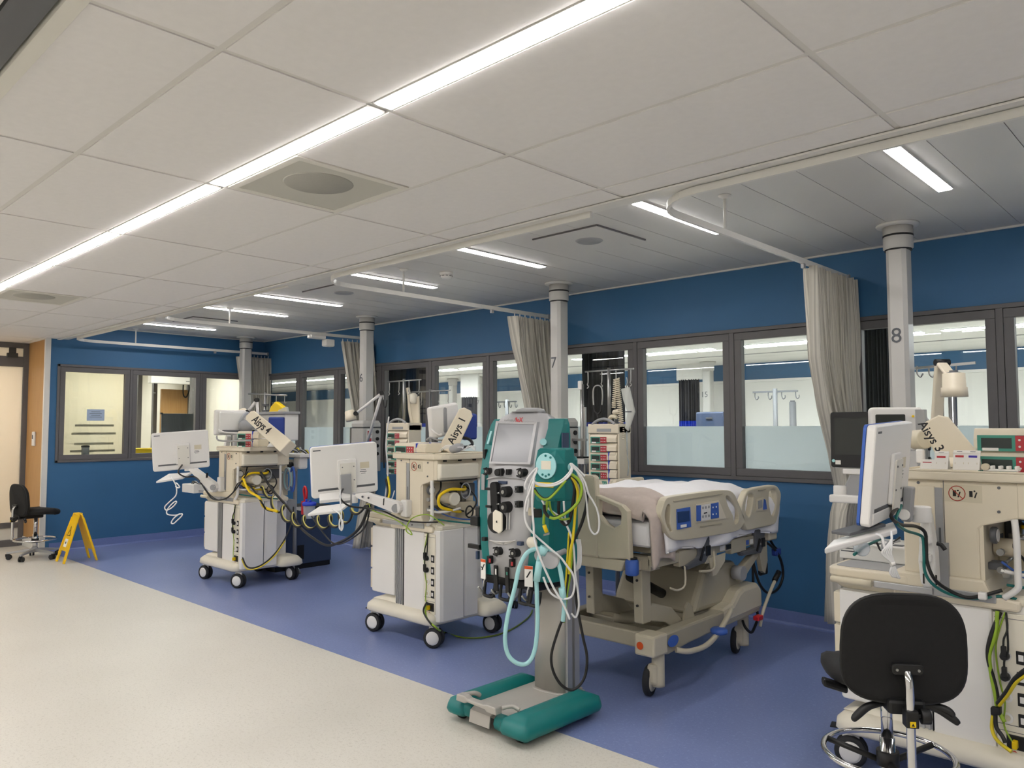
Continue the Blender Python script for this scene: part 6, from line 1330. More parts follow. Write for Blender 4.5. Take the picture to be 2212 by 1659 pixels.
# far side rails, seen over the duvet
far = MB(); 
for y0, y1, zt3 in ((3.6, 4.35, 1.13), (4.42, 4.86, 1.13)):
    BT.part('side_rail', MB().ring([(y0, .88), (y1, .88), (y1+.03, 1.0), (y1-.02, zt3), (y0+.08, zt3), (y0-.02, 1.0)], [(y0+.06, .93), (y1-.06, .93), (y1-.03, 1.0), (y1-.06, zt3-.05), (y0+.12, zt3-.05), (y0+.05, 1.0)], (XLt-.02, 0, 0), (0, 1, 0), (0, 0, 1), .04), 'bed_cream', bevel=.012)
# rail hinges
for (xa, ya), (xb, yb) in (((1525, 1160), (1480, 1225)), ((1644, 1145), (1600, 1195))):
    A_, B_ = atx(xa, ya, -2.385), atx(xb, yb, -2.385)
    h_ = BT.part('rail_support', MB().prism([(A_[1]-.10, A_[2]+.01), (A_[1]+.05, A_[2]+.02), (A_[1]+.03, A_[2]-.10), (A_[1]-.02, A_[2]-.15), (B_[1]+.02, B_[2]-.02), (B_[1]-.01, B_[2]+.01), (A_[1]-.10, A_[2]-.10)], 'x', -2.42, -2.375), 'grey_dark', bevel=.012)
    BT.part('support_pad', MB().box(-2.377, -2.369, A_[1]-.02, A_[1]+.03, A_[2]-.11, A_[2]-.05), 'black', parent=h_, bevel=.004)
    BT.part('support_latch', MB().fbox((-2.371, A_[1]-.07, A_[2]-.09), (0, .6, 1), (0, 1, -.6), (1, 0, 0), .09, .016, .012), 'black', parent=h_, bevel=.003)
    BT.part('support_stud', MB().cyl((-2.375, A_[1]-.05, A_[2]-.085), (-2.363, A_[1]-.05, A_[2]-.085), .007, n=10), 'steel', parent=h_)
# head end boxes and leads
BT.part('head_box', MB().box(XC+.40, XC+.47, 4.98, 5.10, .735, .80), 'bed_cream', bevel=.01)
BT.part('foot_control', MB().fbox(atx(1648, 1228, -2.440), (0, 1, 0), (0, 0, 1), (1, 0, 0), .11, .09, .03), 'black', bevel=.02)
BT.part('blue_plug', MB().fbox(atx(1677, 1192, -2.410), (0, 1, 0), (0, 0, 1), (1, 0, 0), .08, .05, .04), 'blue_bag', bevel=.01)
BT.part('headboard', MB().box(XC-.42, XC+.42, 5.15, 5.19, .80, 1.06), 'bed_cream', bevel=.02)
BT.part('blue_handle', MB().lathe([(.001, .01), (.035, .008), (.04, 0), (.035, -.012)], atx(1668, 1072, -2.460), 18), 'blue_plastic')
BT.part('handle_post', MB().tube([atx(1656, 1065, -2.490), atx(1662, 1085, -2.480), atx(1660, 1115, -2.470)], .012, 8, 4), 'black')
for L, r in (([(1630, 1165, -2.430), (1655, 1172, -2.410), (1676, 1190, -2.400), (1688, 1215, -2.390), (1691, 1245, -2.390), (1680, 1272, -2.390), (1660, 1281, -2.390), (1643, 1265, -2.410), (1632, 1235, -2.430), (1625, 1205, -2.450)], .009), ([(1626, 1200, -2.450), (1627, 1255, -2.440), (1630, 1300, -2.440), (1637, 1330, -2.420), (1630, 1355, -2.410), (1622, 1366, -2.410), (1610, 1355, -2.430), (1604, 1340, -2.470)], .009), ([(1640, 1175, -2.420), (1660, 1165, -2.420), (1672, 1180, -2.410), (1682, 1190, -2.400)], .008)):
    cable(BT, [atx(*q) for q in L], r, 'cable_black')
# mattress, duvet, blanket
single('mattress', MB().box(XC-.42, XC+.43, 3.62, 5.12, .8305, .98), 'sheet_white', 'white mattress lying on the hospital bed', 'mattress', bevel=.03, seg=3)
def noise2(x, y, s=0):
    return math.sin(5.1*x+1.7*y+s)*.5+math.sin(3.3*y-4.2*x+2*s)*.35+math.sin(11*x+7*y+s*3)*.18+math.sin(17*y-9*x+s)*.1
def duvet(u, v):
    # u across (left to right, with the side drop), v along from foot to head
    y = 3.70+v*1.42
    s = (u-.5)*1.46
    hw = .42+.012*math.sin(9*y)
    bulge = .075*math.exp(-((y-4.2)/.4)**2)+.06*math.exp(-((y-4.75)/.3)**2)
    top = 1.05+bulge+.016*noise2(s*2.3, y*2.3)+.007*noise2(s*6, y*5, 1.3)+.004*math.sin(30*s+9*y)
    if abs(s) < hw: x = s; z = top-.06*(abs(s)/hw)**4
    else:
        d = abs(s)-hw; x = math.copysign(hw+.03*min(1, d/.05)+.012*math.sin(20*y+8*d), s); z = top-.06-d*.95
        if s > 0: z = max(z, .795+.015*math.sin(7*y))
    e = min(1, v/.06, (1-v)/.05); z = .99+(z-.99)*e if abs(s) < hw else z
    return (XC+x+.01, y, z)
single('duvet', MB().grid(duvet, 70, 60), 'sheet_white', 'crumpled white duvet spread over the hospital bed', 'duvet', solid=.008, loc=(XC, 4.3, .99))
def blanket(u, v):
    s = (u-.5)*1.42; y = 3.585+v*(.30-.10*max(0, s))
    hw = .40; top = 1.08+.035*math.sin(v*PI)+.012*noise2(s*3, y*4, 2)+.05*math.exp(-((s-.25)/.25)**2)*v
    if abs(s) < hw: x = s; z = top-.05*(abs(s)/hw)**4
    else: d = abs(s)-hw; x = math.copysign(hw+.045*min(1, d/.05)+.012*math.sin(40*y+6*d), s); z = top-.05-d*.95
    e = min(1, v/.15); z = z-.06*(1-e) if abs(s) < hw else z
    return (XC+x+.012, y, z)
single('blanket', MB().grid(blanket, 80, 24), 'blanket', 'folded taupe blanket over the foot of the hospital bed', 'blanket', solid=.018, loc=(XC, 3.75, 1.0))
# ================================================================== black stools
def stool(cx, cy, seat_z, rz, label, back_tilt=.12, ring_z=.30, near=True):
    T = Thing('work_stool', label, 'stool', (cx, cy, 0), rz, 'black work stools', world=False)
    # local: front = +y, back = -y
    seat = []
    for j, (z, k) in enumerate(((-.03, .8), (-.02, .96), (.0, 1.0), (.022, .99), (.035, .9), (.04, .6))):
        seat.append([(k*.205*np.sign(math.cos(t))*abs(math.cos(t))**.75, k*.205*np.sign(math.sin(t))*abs(math.sin(t))**.75+.03, seat_z+z-.02*(math.sin(t) > .5)*(k)) for t in np.linspace(0, 2*PI, 32, endpoint=False)])
    T.part('seat', MB().loft(seat), 'black_soft')
    # rounded backrest, slightly hollow
    bk = []; z0, z1 = seat_z-.045, seat_z+.325
    def out(t, k):
        c, s = math.cos(t), math.sin(t)
        return (k*(.2-.015*s)*np.sign(c)*abs(c)**.62, k*.185*np.sign(s)*abs(s)**.62)
    for yy, k in ((-.012, .90), (-.014, .97), (.0, 1.0), (.02, .98), (.034, .9), (.04, .5)):
        bk.append([(lambda p: (p[0], -.20+yy-back_tilt*(p[1])*.6+.35*p[0]**2, (z0+z1)/2+p[1]))(out(t, k)) for t in np.linspace(0, 2*PI, 40, endpoint=False)])
    b = T.part('backrest', MB().loft(bk), 'black_fabric')
    T.part('backrest_edge', MB().tube([(lambda p: (p[0], -.205-back_tilt*p[1]*.6+.35*p[0]**2, (z0+z1)/2+p[1]))(out(t, .985)) for t in np.linspace(0, 2*PI, 48, endpoint=False)], .006, 6, 1, True), 'black', parent=b)
    zc_ = seat_z+.07
    br = T.part('back_bracket', MB().fprism(rrect(-.05, .05, -.018, .018, .012), (0, -.216, zc_+.01), (1, 0, 0), (0, 0, 1), .02, (0, -1, 0)), 'black', bevel=.004)
    for s in (-1, 1): T.part('bracket_screw', MB().cyl((s*.034, -.236, zc_+.008), (s*.034, -.239, zc_+.008), .0045, n=10), 'steel', parent=br)
    T.part('back_post', MB().tube([(0, -.225, zc_), (0, -.243, zc_-.03), (0, -.247, zc_-.10), (0, -.247, seat_z-.30)], .0145, 12, 4), 'chrome')
    cl = T.part('post_clamp', MB().box(-.02, .02, -.268, -.225, seat_z-.10, seat_z-.045), 'black', bevel=.004)
    T.part('esd_sticker', MB().box(-.009, .009, -.2695, -.268, seat_z-.095, seat_z-.077), 'yellow', parent=cl)
    T.part('esd_mark', MB().prism([(-.005, seat_z-.091), (.005, seat_z-.091), (0, seat_z-.082)], 'y', -.2705, -.2695), 'black', parent=cl)
    T.part('clamp_knob', MB().cyl((.03, -.247, seat_z-.065), (.06, -.247, seat_z-.065), .026, n=8).cyl((.015, -.247, seat_z-.065), (.035, -.247, seat_z-.065), .008, n=8), 'black', bevel=.004)
    T.part('mechanism', MB().box(-.06, .06, -.22, .06, seat_z-.075, seat_z-.025), 'black', bevel=.012)
    for k, (x0, x1, dz) in enumerate(((.05, .155, .0), (.05, .17, -.025), (-.05, -.165, -.03))):
        T.part('lever', MB().tube([(x0, -.16, seat_z-.055), ((x0+x1)/2, -.17, seat_z-.057+dz*.3), (x1*.9, -.18, seat_z-.065+dz), (x1, -.19, seat_z-.08+dz)], lambda t: .006+.008*math.sin(t*PI)**.6, 8, 4), 'black')
    T.part('side_lever', MB().fbox((-.19, -.06, seat_z-.035), (1, .3, -.35), (0, 1, 0), (0, 0, 1), .10, .04, .03), 'black', bevel=.01)
    T.part('gas_column', MB().cyl((0, 0, .10), (0, 0, ring_z+.06), .026, n=20), 'chrome')
    T.part('gas_piston', MB().cyl((0, 0, ring_z+.06), (0, 0, seat_z-.05), .02, n=20), 'chrome')
    rg = T.part('foot_ring', MB().tube([(.215*math.cos(t), .215*math.sin(t), ring_z) for t in np.linspace(0, 2*PI, 40, endpoint=False)], .0105, 10, 1, True), 'chrome')
    T.part('ring_hub', MB().cyl((0, 0, ring_z-.04), (0, 0, ring_z+.01), .038, n=16), 'black', parent=rg)
    for k in range(3):
        t = k*2*PI/3+.5; T.part('ring_spoke', MB().tube([(.03*math.cos(t), .03*math.sin(t), ring_z-.03), (.21*math.cos(t), .21*math.sin(t), ring_z)], .011, 8, 1), 'black', parent=rg)
    T.part('base_hub', MB().cyl((0, 0, .075), (0, 0, .13), .04, .032, n=16), 'grey_plastic')
    for k in range(5):
        t = k*2*PI/5+.3; d = np.array((math.cos(t), math.sin(t), 0)); 
        T.part('base_arm', MB().loft([[tuple(d*r+np.array((-d[1], d[0], 0))*w*sx+np.array((0, 0, z+h*sz))) for sx, sz in ((-1, -1), (1, -1), (1, 1), (-1, 1))] for r, w, z, h in ((.03, .022, .10, .018), (.15, .018, .09, .014), (.28, .012, .075, .01))], smooth=False), 'alu', bevel=.004)
        k_ = T.part('caster', MB().cyl(d*.27+np.array((0, 0, .06)), d*.27+np.array((0, 0, .08)), .008, n=8).fbox(d*.27+np.array((0, 0, .05)), d, (-d[1], d[0], 0), (0, 0, 1), .04, .02, .03), 'black')
        n_ = np.array((-d[1], d[0], 0)); c_ = d*.255+np.array((0, 0, .028))
        for s in (-1, 1): T.part('wheel', MB().cyl(c_+n_*s*.008, c_+n_*s*.024, .028, n=16), 'rubber', parent=k_)
    return T
stool(-.985, 2.985, .615, .61, 'large black stool in front of the right anaesthesia machine', ring_z=.33)
stool(-10.2, 2.72, .54, .18, 'black stool by the left door, next to the yellow sign', ring_z=.22)
stool(-4.6, 4.95, .58, 2.4, 'black stool mostly hidden behind the teal dialysis machine', ring_z=.26)
# ------------------------------------------------------------------ yellow floor sign
YT = Thing('wet_floor_sign', 'yellow folding wet floor sign standing by the left wall', 'sign', (-9.68, 3.0, 0))
ap = aty(166, 1110, 2.99); ap = np.array((-9.67, 3.0, ap[2]))
def leaf(sgn, label=None):
    # leaf from apex down to its two feet
    d = np.array((-.02, sgn*.14, 0)); side = nrm(np.array((.35 if sgn > 0 else .35, .0, 0)) if 0 else np.array((1, 0, 0)))
    top = ap+np.array((0, sgn*.012, 0)); bot = np.array((ap[0], ap[1]+sgn*.17, 0))
    up = nrm(top-bot); L = np.linalg.norm(top-bot)
    O = [(-.15, 0), (-.10, 0), (-.085, .13), (.085, .13), (.10, 0), (.15, 0), (.10, L-.01), (.05, L), (-.05, L), (-.10, L-.01)]
    nv = nrm(np.cross(side, up))
    m = MB().fprism(O, bot-nv*.008, side, up, .016)
    return m, bot, side, up, nv, L
for sg in (-1, 1):
    m, bot, side, up, nv, L = leaf(sg)
    lf_ = YT.part('leaf', m, 'yellow_sign', bevel=.004)
    o = 1 if (nv[1]*sg > 0) else -1
    P = lambda a, b: bot+side*a+up*b+nv*o*.0085
    YT.part('rim', MB().fbox(P(-.11, L*.55), up+side*.08, side, nv, L*.75, .014, .01), 'yellow_sign', parent=lf_)
    YT.part('rim', MB().fbox(P(.11, L*.55), up-side*.08, side, nv, L*.75, .014, .01), 'yellow_sign', parent=lf_)
    tri = MB(); tri.fprism([(-.055, 0), (.055, 0), (0, .11)], P(0, .30), side, up, .002*o)
    t_ = YT.part('warning_triangle', tri, 'black', parent=lf_)
    YT.part('triangle_fill', MB().fprism([(-.04, .008), (.04, .008), (0, .088)], P(0, .30)+nv*o*.002, side, up, .0015*o), 'yellow_sign', parent=lf_)
    YT.part('slipping_figure', MB().fbox(P(.0, .345)+nv*o*.0045, up*1+side*.5, side, nv, .05, .01, .002), 'black', parent=lf_)
    YT.part('text_panel', MB().fbox(P(0, .22)+nv*o*.001, side, up, nv, .09, .09, .002), 'paper', parent=lf_)
    YT.part('panel_dot', MB().cyl(P(0, .22)+nv*o*.002, P(0, .22)+nv*o*.004, .014, n=12), 'black', parent=lf_)
YT.part('handle', MB().box(ap[0]-.06, ap[0]+.06, ap[1]-.035, ap[1]+.035, ap[2]-.012, ap[2]+.012), 'yellow_sign', bevel=.01)
# ------------------------------------------------------------------ dark cabinet, suction jar, wall sockets
CT = Thing('bin_cabinet', 'dark blue floor cabinet behind the left anaesthesia machine', 'cabinet', (-7.5, 4.5, 0))
CT.part('body', MB().box(-7.75, -7.36, 4.15, 4.84, .05, .62), 'blue_navy', bevel=.008)
CT.part('plinth', MB().box(-7.74, -7.37, 4.17, 4.83, 0, .05), 'black')
CT.part('top', MB().box(-7.76, -7.35, 4.14, 4.85, .62, .65), 'black', bevel=.005)
CT.part('handle_slot', MB().box(-7.361, -7.357, 4.42, 4.5, .10, .25), 'black')
def wall_socket(px, py, label, Y=YW, w=.085, h=.085):
    p = aty(px, py, Y); T = Thing('power_socket', label, 'socket', (p[0], Y-.006, p[2]), group='wall sockets')
    T.part('plate', MB().box(p[0]-w, p[0]+w*.1, Y-.014, Y, p[2]-h/2, p[2]+h/2), 'white_plastic', bevel=.003)
    T.part('insert', MB().box(p[0]-w*.75, p[0]-w*.25, Y-.016, Y-.012, p[2]-h*.28, p[2]+h*.28), 'cream_plastic')
wall_socket(1637, 1290, 'white wall socket low on the blue wall beside the bed head')
wall_socket(1253, 982, 'white wall plate beside the column marked 7', w=.11, h=.1)
p = atx(74, 955, -10.9); p = aty(75, 948, YWD-.02)
T = Thing('hand_dispenser', 'small white dispenser on the wood panel', 'dispenser', tuple(p))
T.part('body', MB().box(p[0]-.045, p[0]+.045, YWD-.045, YWD-.018, p[2]-.09, p[2]+.09), 'white_plastic', bevel=.01)
T.part('display', MB().box(p[0]-.02, p[0]+.02, YWD-.0465, YWD-.044, p[2]+.0, p[2]+.05), 'print_grey')
# suction jar with blue lid on the side of machine 4
jx = aty(668, 1100, 4.0)
T = Thing('suction_jar', 'clear suction jar with blue lid hanging on the left machine', 'jar', (jx[0], 4.0, jx[2]-.09))
T.part('jar', MB().lathe([(.045, -.085), (.05, -.075), (.058, .03), (.058, .04)], jx, 20), 'clear_plastic')
T.part('lid', MB().lathe([(.064, .035), (.066, .045), (.066, .06), (.05, .07), (.001, .072)], jx, 20), 'blue_bright')
T.part('port', MB().cyl(jx+np.array((-.02, -.02, .07)), jx+np.array((-.02, -.02, .10)), .01, n=10), 'blue_bright')
T.part('port', MB().cyl(jx+np.array((.03, -.01, .07)), jx+np.array((.03, -.01, .09)), .012, n=10), 'blue_bright')
T.part('red_tube', MB().tube([jx+np.array((-.02, -.02, .1)), jx+np.array((0, -.03, .17)), jx+np.array((-.05, -.02, .21)), jx+np.array((-.1, .0, .17)), jx+np.array((-.11, .02, .08)), jx+np.array((-.11, .03, -.02))], .011, 8, 5), 'red_bright')
T.part('red_holder', MB().box(jx[0]-.13, jx[0]-.07, 3.99, 4.05, jx[2]-.06, jx[2]+.07), 'red_bright', bevel=.006)
T.part('wall_bracket', MB().box(jx[0]-.28, jx[0]-.05, 4.03, 4.07, jx[2]-.03, jx[2]+.0), 'grey_plastic')
# equipment trolley between machine 4 and the cabinet
tq = aty(652, 1005, 4.28)
T = Thing('accessory_trolley', 'pale accessory stand with coiled tubing right of the left machine', 'trolley', (tq[0]-.1, 4.28, 0))
x0 = tq[0]
T.part('post', MB().cyl((x0-.12, 4.280, .05), (x0-.12, 4.280, 1.28), .02, n=12), 'grey_plastic')
T.part('foot', MB().cyl((x0-.12, 4.280, 0), (x0-.12, 4.280, .05), .07, .05, n=20), 'grey_plastic')
T.part('shelf', MB().box(x0-.28, x0+.16, 4.160, 4.400, 1.20, 1.235), 'white_plastic', bevel=.008)
T.part('module', MB().box(x0-.25, x0-.08, 4.140, 4.280, 1.05, 1.17), 'cream_plastic', bevel=.012)
T.part('module_knob', MB().cyl((x0-.02, 4.140, 1.12), (x0-.02, 4.180, 1.12), .03, n=16), 'black')
T.part('bracket', MB().box(x0+.0, x0+.12, 4.180, 4.280, 1.08, 1.2), 'white_plastic', bevel=.02)
T.part('amber_box', MB().box(x0-.26, x0-.16, 4.120, 4.220, .80, 1.02), 'cream_dark', bevel=.006)
T.part('lower_box', MB().box(x0-.28, x0-.1, 4.140, 4.280, .55, .76), 'grey_plastic', bevel=.006)
for i in range(3): T.part('tubing', MB().tube([(x0-.03+.07*math.cos(t)+.01*i, 4.130+.008*i, .98+.11*math.sin(t)) for t in np.linspace(0, 2*PI, 24, endpoint=False)], .009, 7, 1, True), 'cable_grey' if i != 1 else 'aqua_tube')
T.part('tubing', MB().tube([(x0+.06+.035*math.cos(t), 4.140, .98+.12*math.sin(t)) for t in np.linspace(0, 2*PI, 24, endpoint=False)], .012, 7, 1, True), 'blue_plastic')
for i in range(5): T.part('cable', MB().tube([(x0-.2+.03*i, 4.180+.02*i, 1.245), (x0-.1, 4.200+.03*i, 1.27+.006*i), (x0+.0+.02*i, 4.230, 1.25), (x0+.1, 4.210+.02*i, 1.27), (x0+.16, 4.280, 1.2)], .006, 6, 5), ('cable_black', 'cable_grey', 'cable_black', 'cable_yellow', 'cable_grey')[i])
# ------------------------------------------------------------------ pump racks
def pump_rack(xc, Y, z_top, w, kinds, label, base=.45, arm_to=None):
    n = len(kinds); hh = .068; pitch = .0725; z0 = z_top-.12-n*pitch
    T = Thing('pump_rack', label, 'rack', (xc, Y, 0), group='infusion pump racks')
    T.part('side_post', MB().box(xc-w/2-.02, xc-w/2, Y-.06, Y+.1, z0-.02, z_top-.06), 'cream_plastic', bevel=.005)
    T.part('side_post', MB().box(xc+w/2, xc+w/2+.02, Y-.06, Y+.1, z0-.02, z_top-.06), 'cream_plastic', bevel=.005)
    T.part('back_panel', MB().box(xc-w/2, xc+w/2, Y+.08, Y+.1, z0-.02, z_top-.06), 'grey_dark')
    T.part('top_box', MB().box(xc-w/2-.02, xc+w/2+.02, Y-.07, Y+.11, z_top-.12, z_top-.04), 'cream_plastic', bevel=.008)
    T.part('top_handle', MB().tube([(xc-w*.42, Y-.06, z_top-.045), (xc-w*.25, Y-.06, z_top-.015), (xc, Y-.06, z_top), (xc+w*.25, Y-.06, z_top-.015), (xc+w*.42, Y-.06, z_top-.045)], .012, 8, 5), 'grey_plastic')
    T.part('top_slot', MB().box(xc-w*.22, xc+w*.3, Y-.073, Y-.069, z_top-.105, z_top-.08), 'grey_plastic')
    T.part('stem', MB().cyl((xc, Y+.12, .05), (xc, Y+.12, z_top), .02, n=12), 'steel')
    T.part('stem_foot', MB().cyl((xc, Y+.12, 0), (xc, Y+.12, .05), .22, .1, n=20), 'grey_dark')
    for i in range(n): 
        if i: T.part('shelf', MB().box(xc-w/2, xc+w/2, Y-.05, Y+.08, z_top-.12-i*pitch-.0025, z_top-.12-i*pitch+.0005), 'black')
    T.part('shelf', MB().box(xc-w/2, xc+w/2, Y-.05, Y+.08, z0-.004, z0-.001), 'black')
    for i, kd in enumerate(kinds):
        z = z_top-.12-(i+1)*pitch
        pump(xc+(.0 if kd[1] else -.0), Y-.005, z, (1, 0, 0), '%s pump from the top of the %s' % (('first', 'second', 'third', 'fourth', 'fifth', 'sixth', 'seventh', 'eighth', 'ninth')[i], 'rack behind the bed' if xc > -5 else 'rack behind the middle machine'), 'red' if kd[0] == 'r' else 'green', 'pumps in the %s' % ('rack behind the bed' if xc > -5 else 'rack behind the middle machine'), syringe=bool(kd[1]), w=w-.006, hh=hh, dd=.14)
    return T
xr_ = aty(1313, 905, 5.2)[0]
pump_rack(xr_, 5.2, aty(1313, 905, 5.14)[2], .275, [('r', 0), ('r', 0), ('r', 1), ('r', 1), ('r', 1), ('g', 1), ('g', 1), ('r', 1)], 'tall infusion pump rack between the column marked 7 and the bed')
xr6 = aty(869, 912, 5.0)[0]
pump_rack(xr6, 5.0, aty(869, 905, 4.95)[2], .33, [('r', 0), ('r', 0), ('g', 0), ('g', 0), ('r', 0), ('r', 0)], 'infusion pump rack behind the middle anaesthesia machine')
def hook_pole(xc, Y, zb, zt, w, label, nh=4, r=.014, double=False):
    T = Thing('drip_pole', label, 'drip pole', (xc, Y, zb), group='drip poles above the racks')
    T.part('pole', MB().cyl((xc, Y, zb), (xc, Y, zt+.02), r, n=12), 'steel')
    T.part('cross_bar', MB().cyl((xc-w/2, Y, zt), (xc+w/2, Y, zt), .007, n=8), 'steel')
    for k in range(nh):
        x = xc-w/2+.03+(w-.06)*k/(nh-1)
        T.part('hook', MB().tube([(x, Y, zt), (x, Y, zt-.09), (x-.008, Y, zt-.11), (x+.006, Y, zt-.13), (x-.004, Y-.01, zt-.145)], .0045, 6, 4), 'steel')
    return T
p7 = aty(1312, 800, 5.22); hook_pole(xr_, 5.22, aty(1313, 905, 5.14)[2]-.04, p7[2], .50, 'drip pole with four hooks above the rack behind the bed')
p6 = aty(868, 823, 5.02); hook_pole(xr6, 5.02, aty(869, 905, 4.95)[2]-.04, p6[2], .55, 'taller drip pole above the rack behind the middle machine')
p6b = aty(877, 848, 4.9); hook_pole(p6b[0], 5.22, .02, aty(877, 848, 5.22)[2], .62, 'lower drip pole with small hooks behind the middle machine', nh=5)
# things hanging on the hooks behind the bed
q = aty(1291, 835, 5.21)
T = Thing('stethoscope', 'stethoscope hanging from the drip pole behind the bed', 'stethoscope', tuple(q-np.array((0, 0, .2))))
T.part('ear_tubes', MB().tube([q+np.array(v) for v in ((-.045, 0, -.16), (-.05, 0, -.08), (-.04, 0, -.01), (0, 0, .01), (.04, 0, -.01), (.05, 0, -.08), (.042, 0, -.16))], .006, 8, 5), 'steel')
T.part('tubing', MB().tube([q+np.array(v) for v in ((-.045, 0, -.155), (-.035, 0, -.21), (-.005, 0, -.24), (-.005, 0, -.38), (-.01, 0, -.46))], .008, 8, 5), 'black'); T.part('tubing', MB().tube([q+np.array(v) for v in ((.042, 0, -.155), (.03, 0, -.21), (-.003, 0, -.24))], .008, 8, 5), 'black')
T.part('chest_piece', MB().lathe([(.02, 0), (.022, .006), (.02, .012)], q+np.array((-.01, -.01, -.475)), 14, (0, 1, 0)), 'steel')
q = aty(1333, 818, 5.2)
T = Thing('handset', 'cream handset with coiled cord hanging from the drip pole', 'handset', tuple(q-np.array((0, 0, .3))))
cz = [q+np.array((.02*math.cos(t*2*PI*26)+(.045 if t > .42 else -.0)*min(1, max(0, (t-.36)/.08)), .02*math.sin(t*2*PI*26), -.26*abs(t/.4-1) if t < .4 else -.5*(t-.4)/.6)) for t in np.linspace(0, 1, 420)]
cz = [q+np.array((.018*math.cos(t*2*PI*30)+.05*t, .018*math.sin(t*2*PI*30), .005-.5*t)) for t in np.linspace(0, 1, 420)]
T.part('coiled_cord', MB().tube(cz, .0045, 5, 1), 'cream_plastic')
T.part('coiled_cord', MB().tube([q+np.array((-.015+.016*math.cos(t*2*PI*14)-.02*t, .016*math.sin(t*2*PI*14), .0-.24*t)) for t in np.linspace(0, 1, 200)], .0045, 5, 1), 'cream_plastic')
T.part('grip', MB().lathe([(.012, 0), (.02, .01), (.022, .05), (.016, .07)], q+np.array((-.045, 0, -.28)), 12, (1, 0, .2)), 'cream_plastic')
T.part('mouthpiece', MB().tube([q+np.array((.0, -.01, -.32)), q+np.array((-.05, -.01, -.31)), q+np.array((-.075, -.01, -.335))], .016, 8, 4), 'cream_plastic')
q = aty(1352, 822, 5.2)
T = Thing('fluid_bag', 'clear fluid bag hanging right of the handset', 'fluid bag', tuple(q-np.array((0, 0, .5))))
ob = [aty(x, y, 5.2) for x, y in ((1342, 840), (1360, 836), (1372, 890), (1358, 932), (1350, 925), (1356, 890), (1347, 865))]
T.part('bag', MB().prism([(p_[0], p_[2]) for p_ in ob], 'y', 5.19, 5.21), 'bag_clear', bevel=.008)
T.part('bag_label', MB().box(q[0]+.0, q[0]+.06, 5.187, 5.1895, q[2]-.26, q[2]-.25), 'print_grey'); T.part('line', MB().tube([aty(1354, 932, 5.2), aty(1355, 985, 5.25), aty(1358, 1000, 5.25), aty(1356, 1028, 5.25)], .005, 6, 4), 'clear_plastic')
T.part('hanger_hook', MB().tube([aty(1353, 815, 5.2), aty(1355, 826, 5.2), aty(1352, 838, 5.2)], .004, 6, 3), 'steel')
# rail pole beside column 7
q = aty(1257, 830, 5.3); T = Thing('equipment_pole', 'grey rail pole with clamps right of the column marked 7', 'pole', (q[0], 5.3, .9))
T.part('pole', MB().cyl((q[0], 5.3, .9), (q[0], 5.3, q[2]), .016, n=12), 'steel'); T.part('rail', MB().box(q[0]+.02, q[0]+.04, 5.29, 5.31, .9, q[2]-.2), 'steel')
T.part('hook_head', MB().fbox((q[0]-.01, 5.29, q[2]-.01), (0, 0, 1), (1, 0, 0), (0, 1, 0), .08, .04, .03), 'white_plastic', bevel=.008)
T.part('clamp', MB().box(q[0]-.05, q[0]+.05, 5.26, 5.33, 1.18, 1.23), 'white_plastic', bevel=.006); T.part('clamp', MB().box(q[0]-.2, q[0]+.05, 5.28, 5.31, 1.38, 1.40), 'steel')
T.part('clamp_band', MB().box(q[0]-.045, q[0]+.045, 5.255, 5.335, 1.232, 1.245), 'black')
# items on the hooks behind machine 1
q = aty(893, 858, 5.1); T = Thing('breathing_set', 'cream tubing set hanging from the pole behind the middle machine', 'tubing', tuple(q-np.array((0, 0, .4))))
T.part('bag', MB().prism([(aty(x, y, 5.1)[0], aty(x, y, 5.1)[2]) for x, y in ((887, 870), (905, 855), (907, 925), (893, 928))], 'y', 5.09, 5.11), 'cream_plastic', bevel=.006)
T.part('tubing', MB().tube([aty(881, 838, 5.1), aty(884, 860, 5.1), aty(886, 890, 5.09), aty(893, 925, 5.09)], .02, 8, 5), 'cream_plastic'); T.part('handset', MB().lathe([(.03, 0), (.04, .03), (.04, .09), (.02, .11)], aty(893, 872, 5.07), 14), 'ivory')
q = aty(832, 868, 5.0); T = Thing('stethoscope', 'stethoscope with black tubing beside the column marked 6', 'stethoscope', tuple(q-np.array((0, 0, .5))))
T.part('ear_tubes', MB().tube([q+np.array(v) for v in ((-.03, 0, .02), (-.02, 0, -.04), (0, 0, -.06), (.02, 0, -.04), (.03, 0, .02))], .007, 8, 5), 'black'); T.part('tubing', MB().tube([q+np.array(v) for v in ((0, 0, -.06), (-.005, 0, -.3), (-.02, 0, -.5), (-.01, 0, -.7))], .008, 8, 5), 'black')
T.part('hook', MB().tube([q+np.array((-.03, 0, .02)), q+np.array((-.035, 0, .07)), aty(827, 853, 5.0)], .004, 6, 3), 'steel')
# ------------------------------------------------------------------ lamps on jointed arms
def arm_lamp(pts, shade_c, shade_d, r, label, L=.11):
    T = Thing('arm_lamp', label, 'lamp', tuple(pts[0]), group='examination lamps')
    for a, b in zip(pts[:-1], pts[1:]): T.part('arm', MB().cyl(a, b, .016, n=12), 'white_plastic')
    for p_ in pts[1:]: T.part('joint', MB().cyl(p_+_R*-.0-_F*.026, p_+_F*.026, .024, n=16), 'black')
    d = nrm(shade_d); T.part('shade', MB().lathe([(r*.8, 0), (r*.95, .01), (r, L*.5), (r*1.06, L*.52), (r*1.06, L), (r*.9, L)], np.array(shade_c)-d*L/2, 24, d), 'cream_plastic')
    return T
a0, a1, a2 = np.array((-7.255, 5.2, 1.24)), aty(825, 849, 5.0), aty(769, 893, 4.85)
arm_lamp([a0, a1, a2], aty(757, 898, 4.83), (.25, .1, -1), .055, 'white jointed lamp in front of the column marked 6')
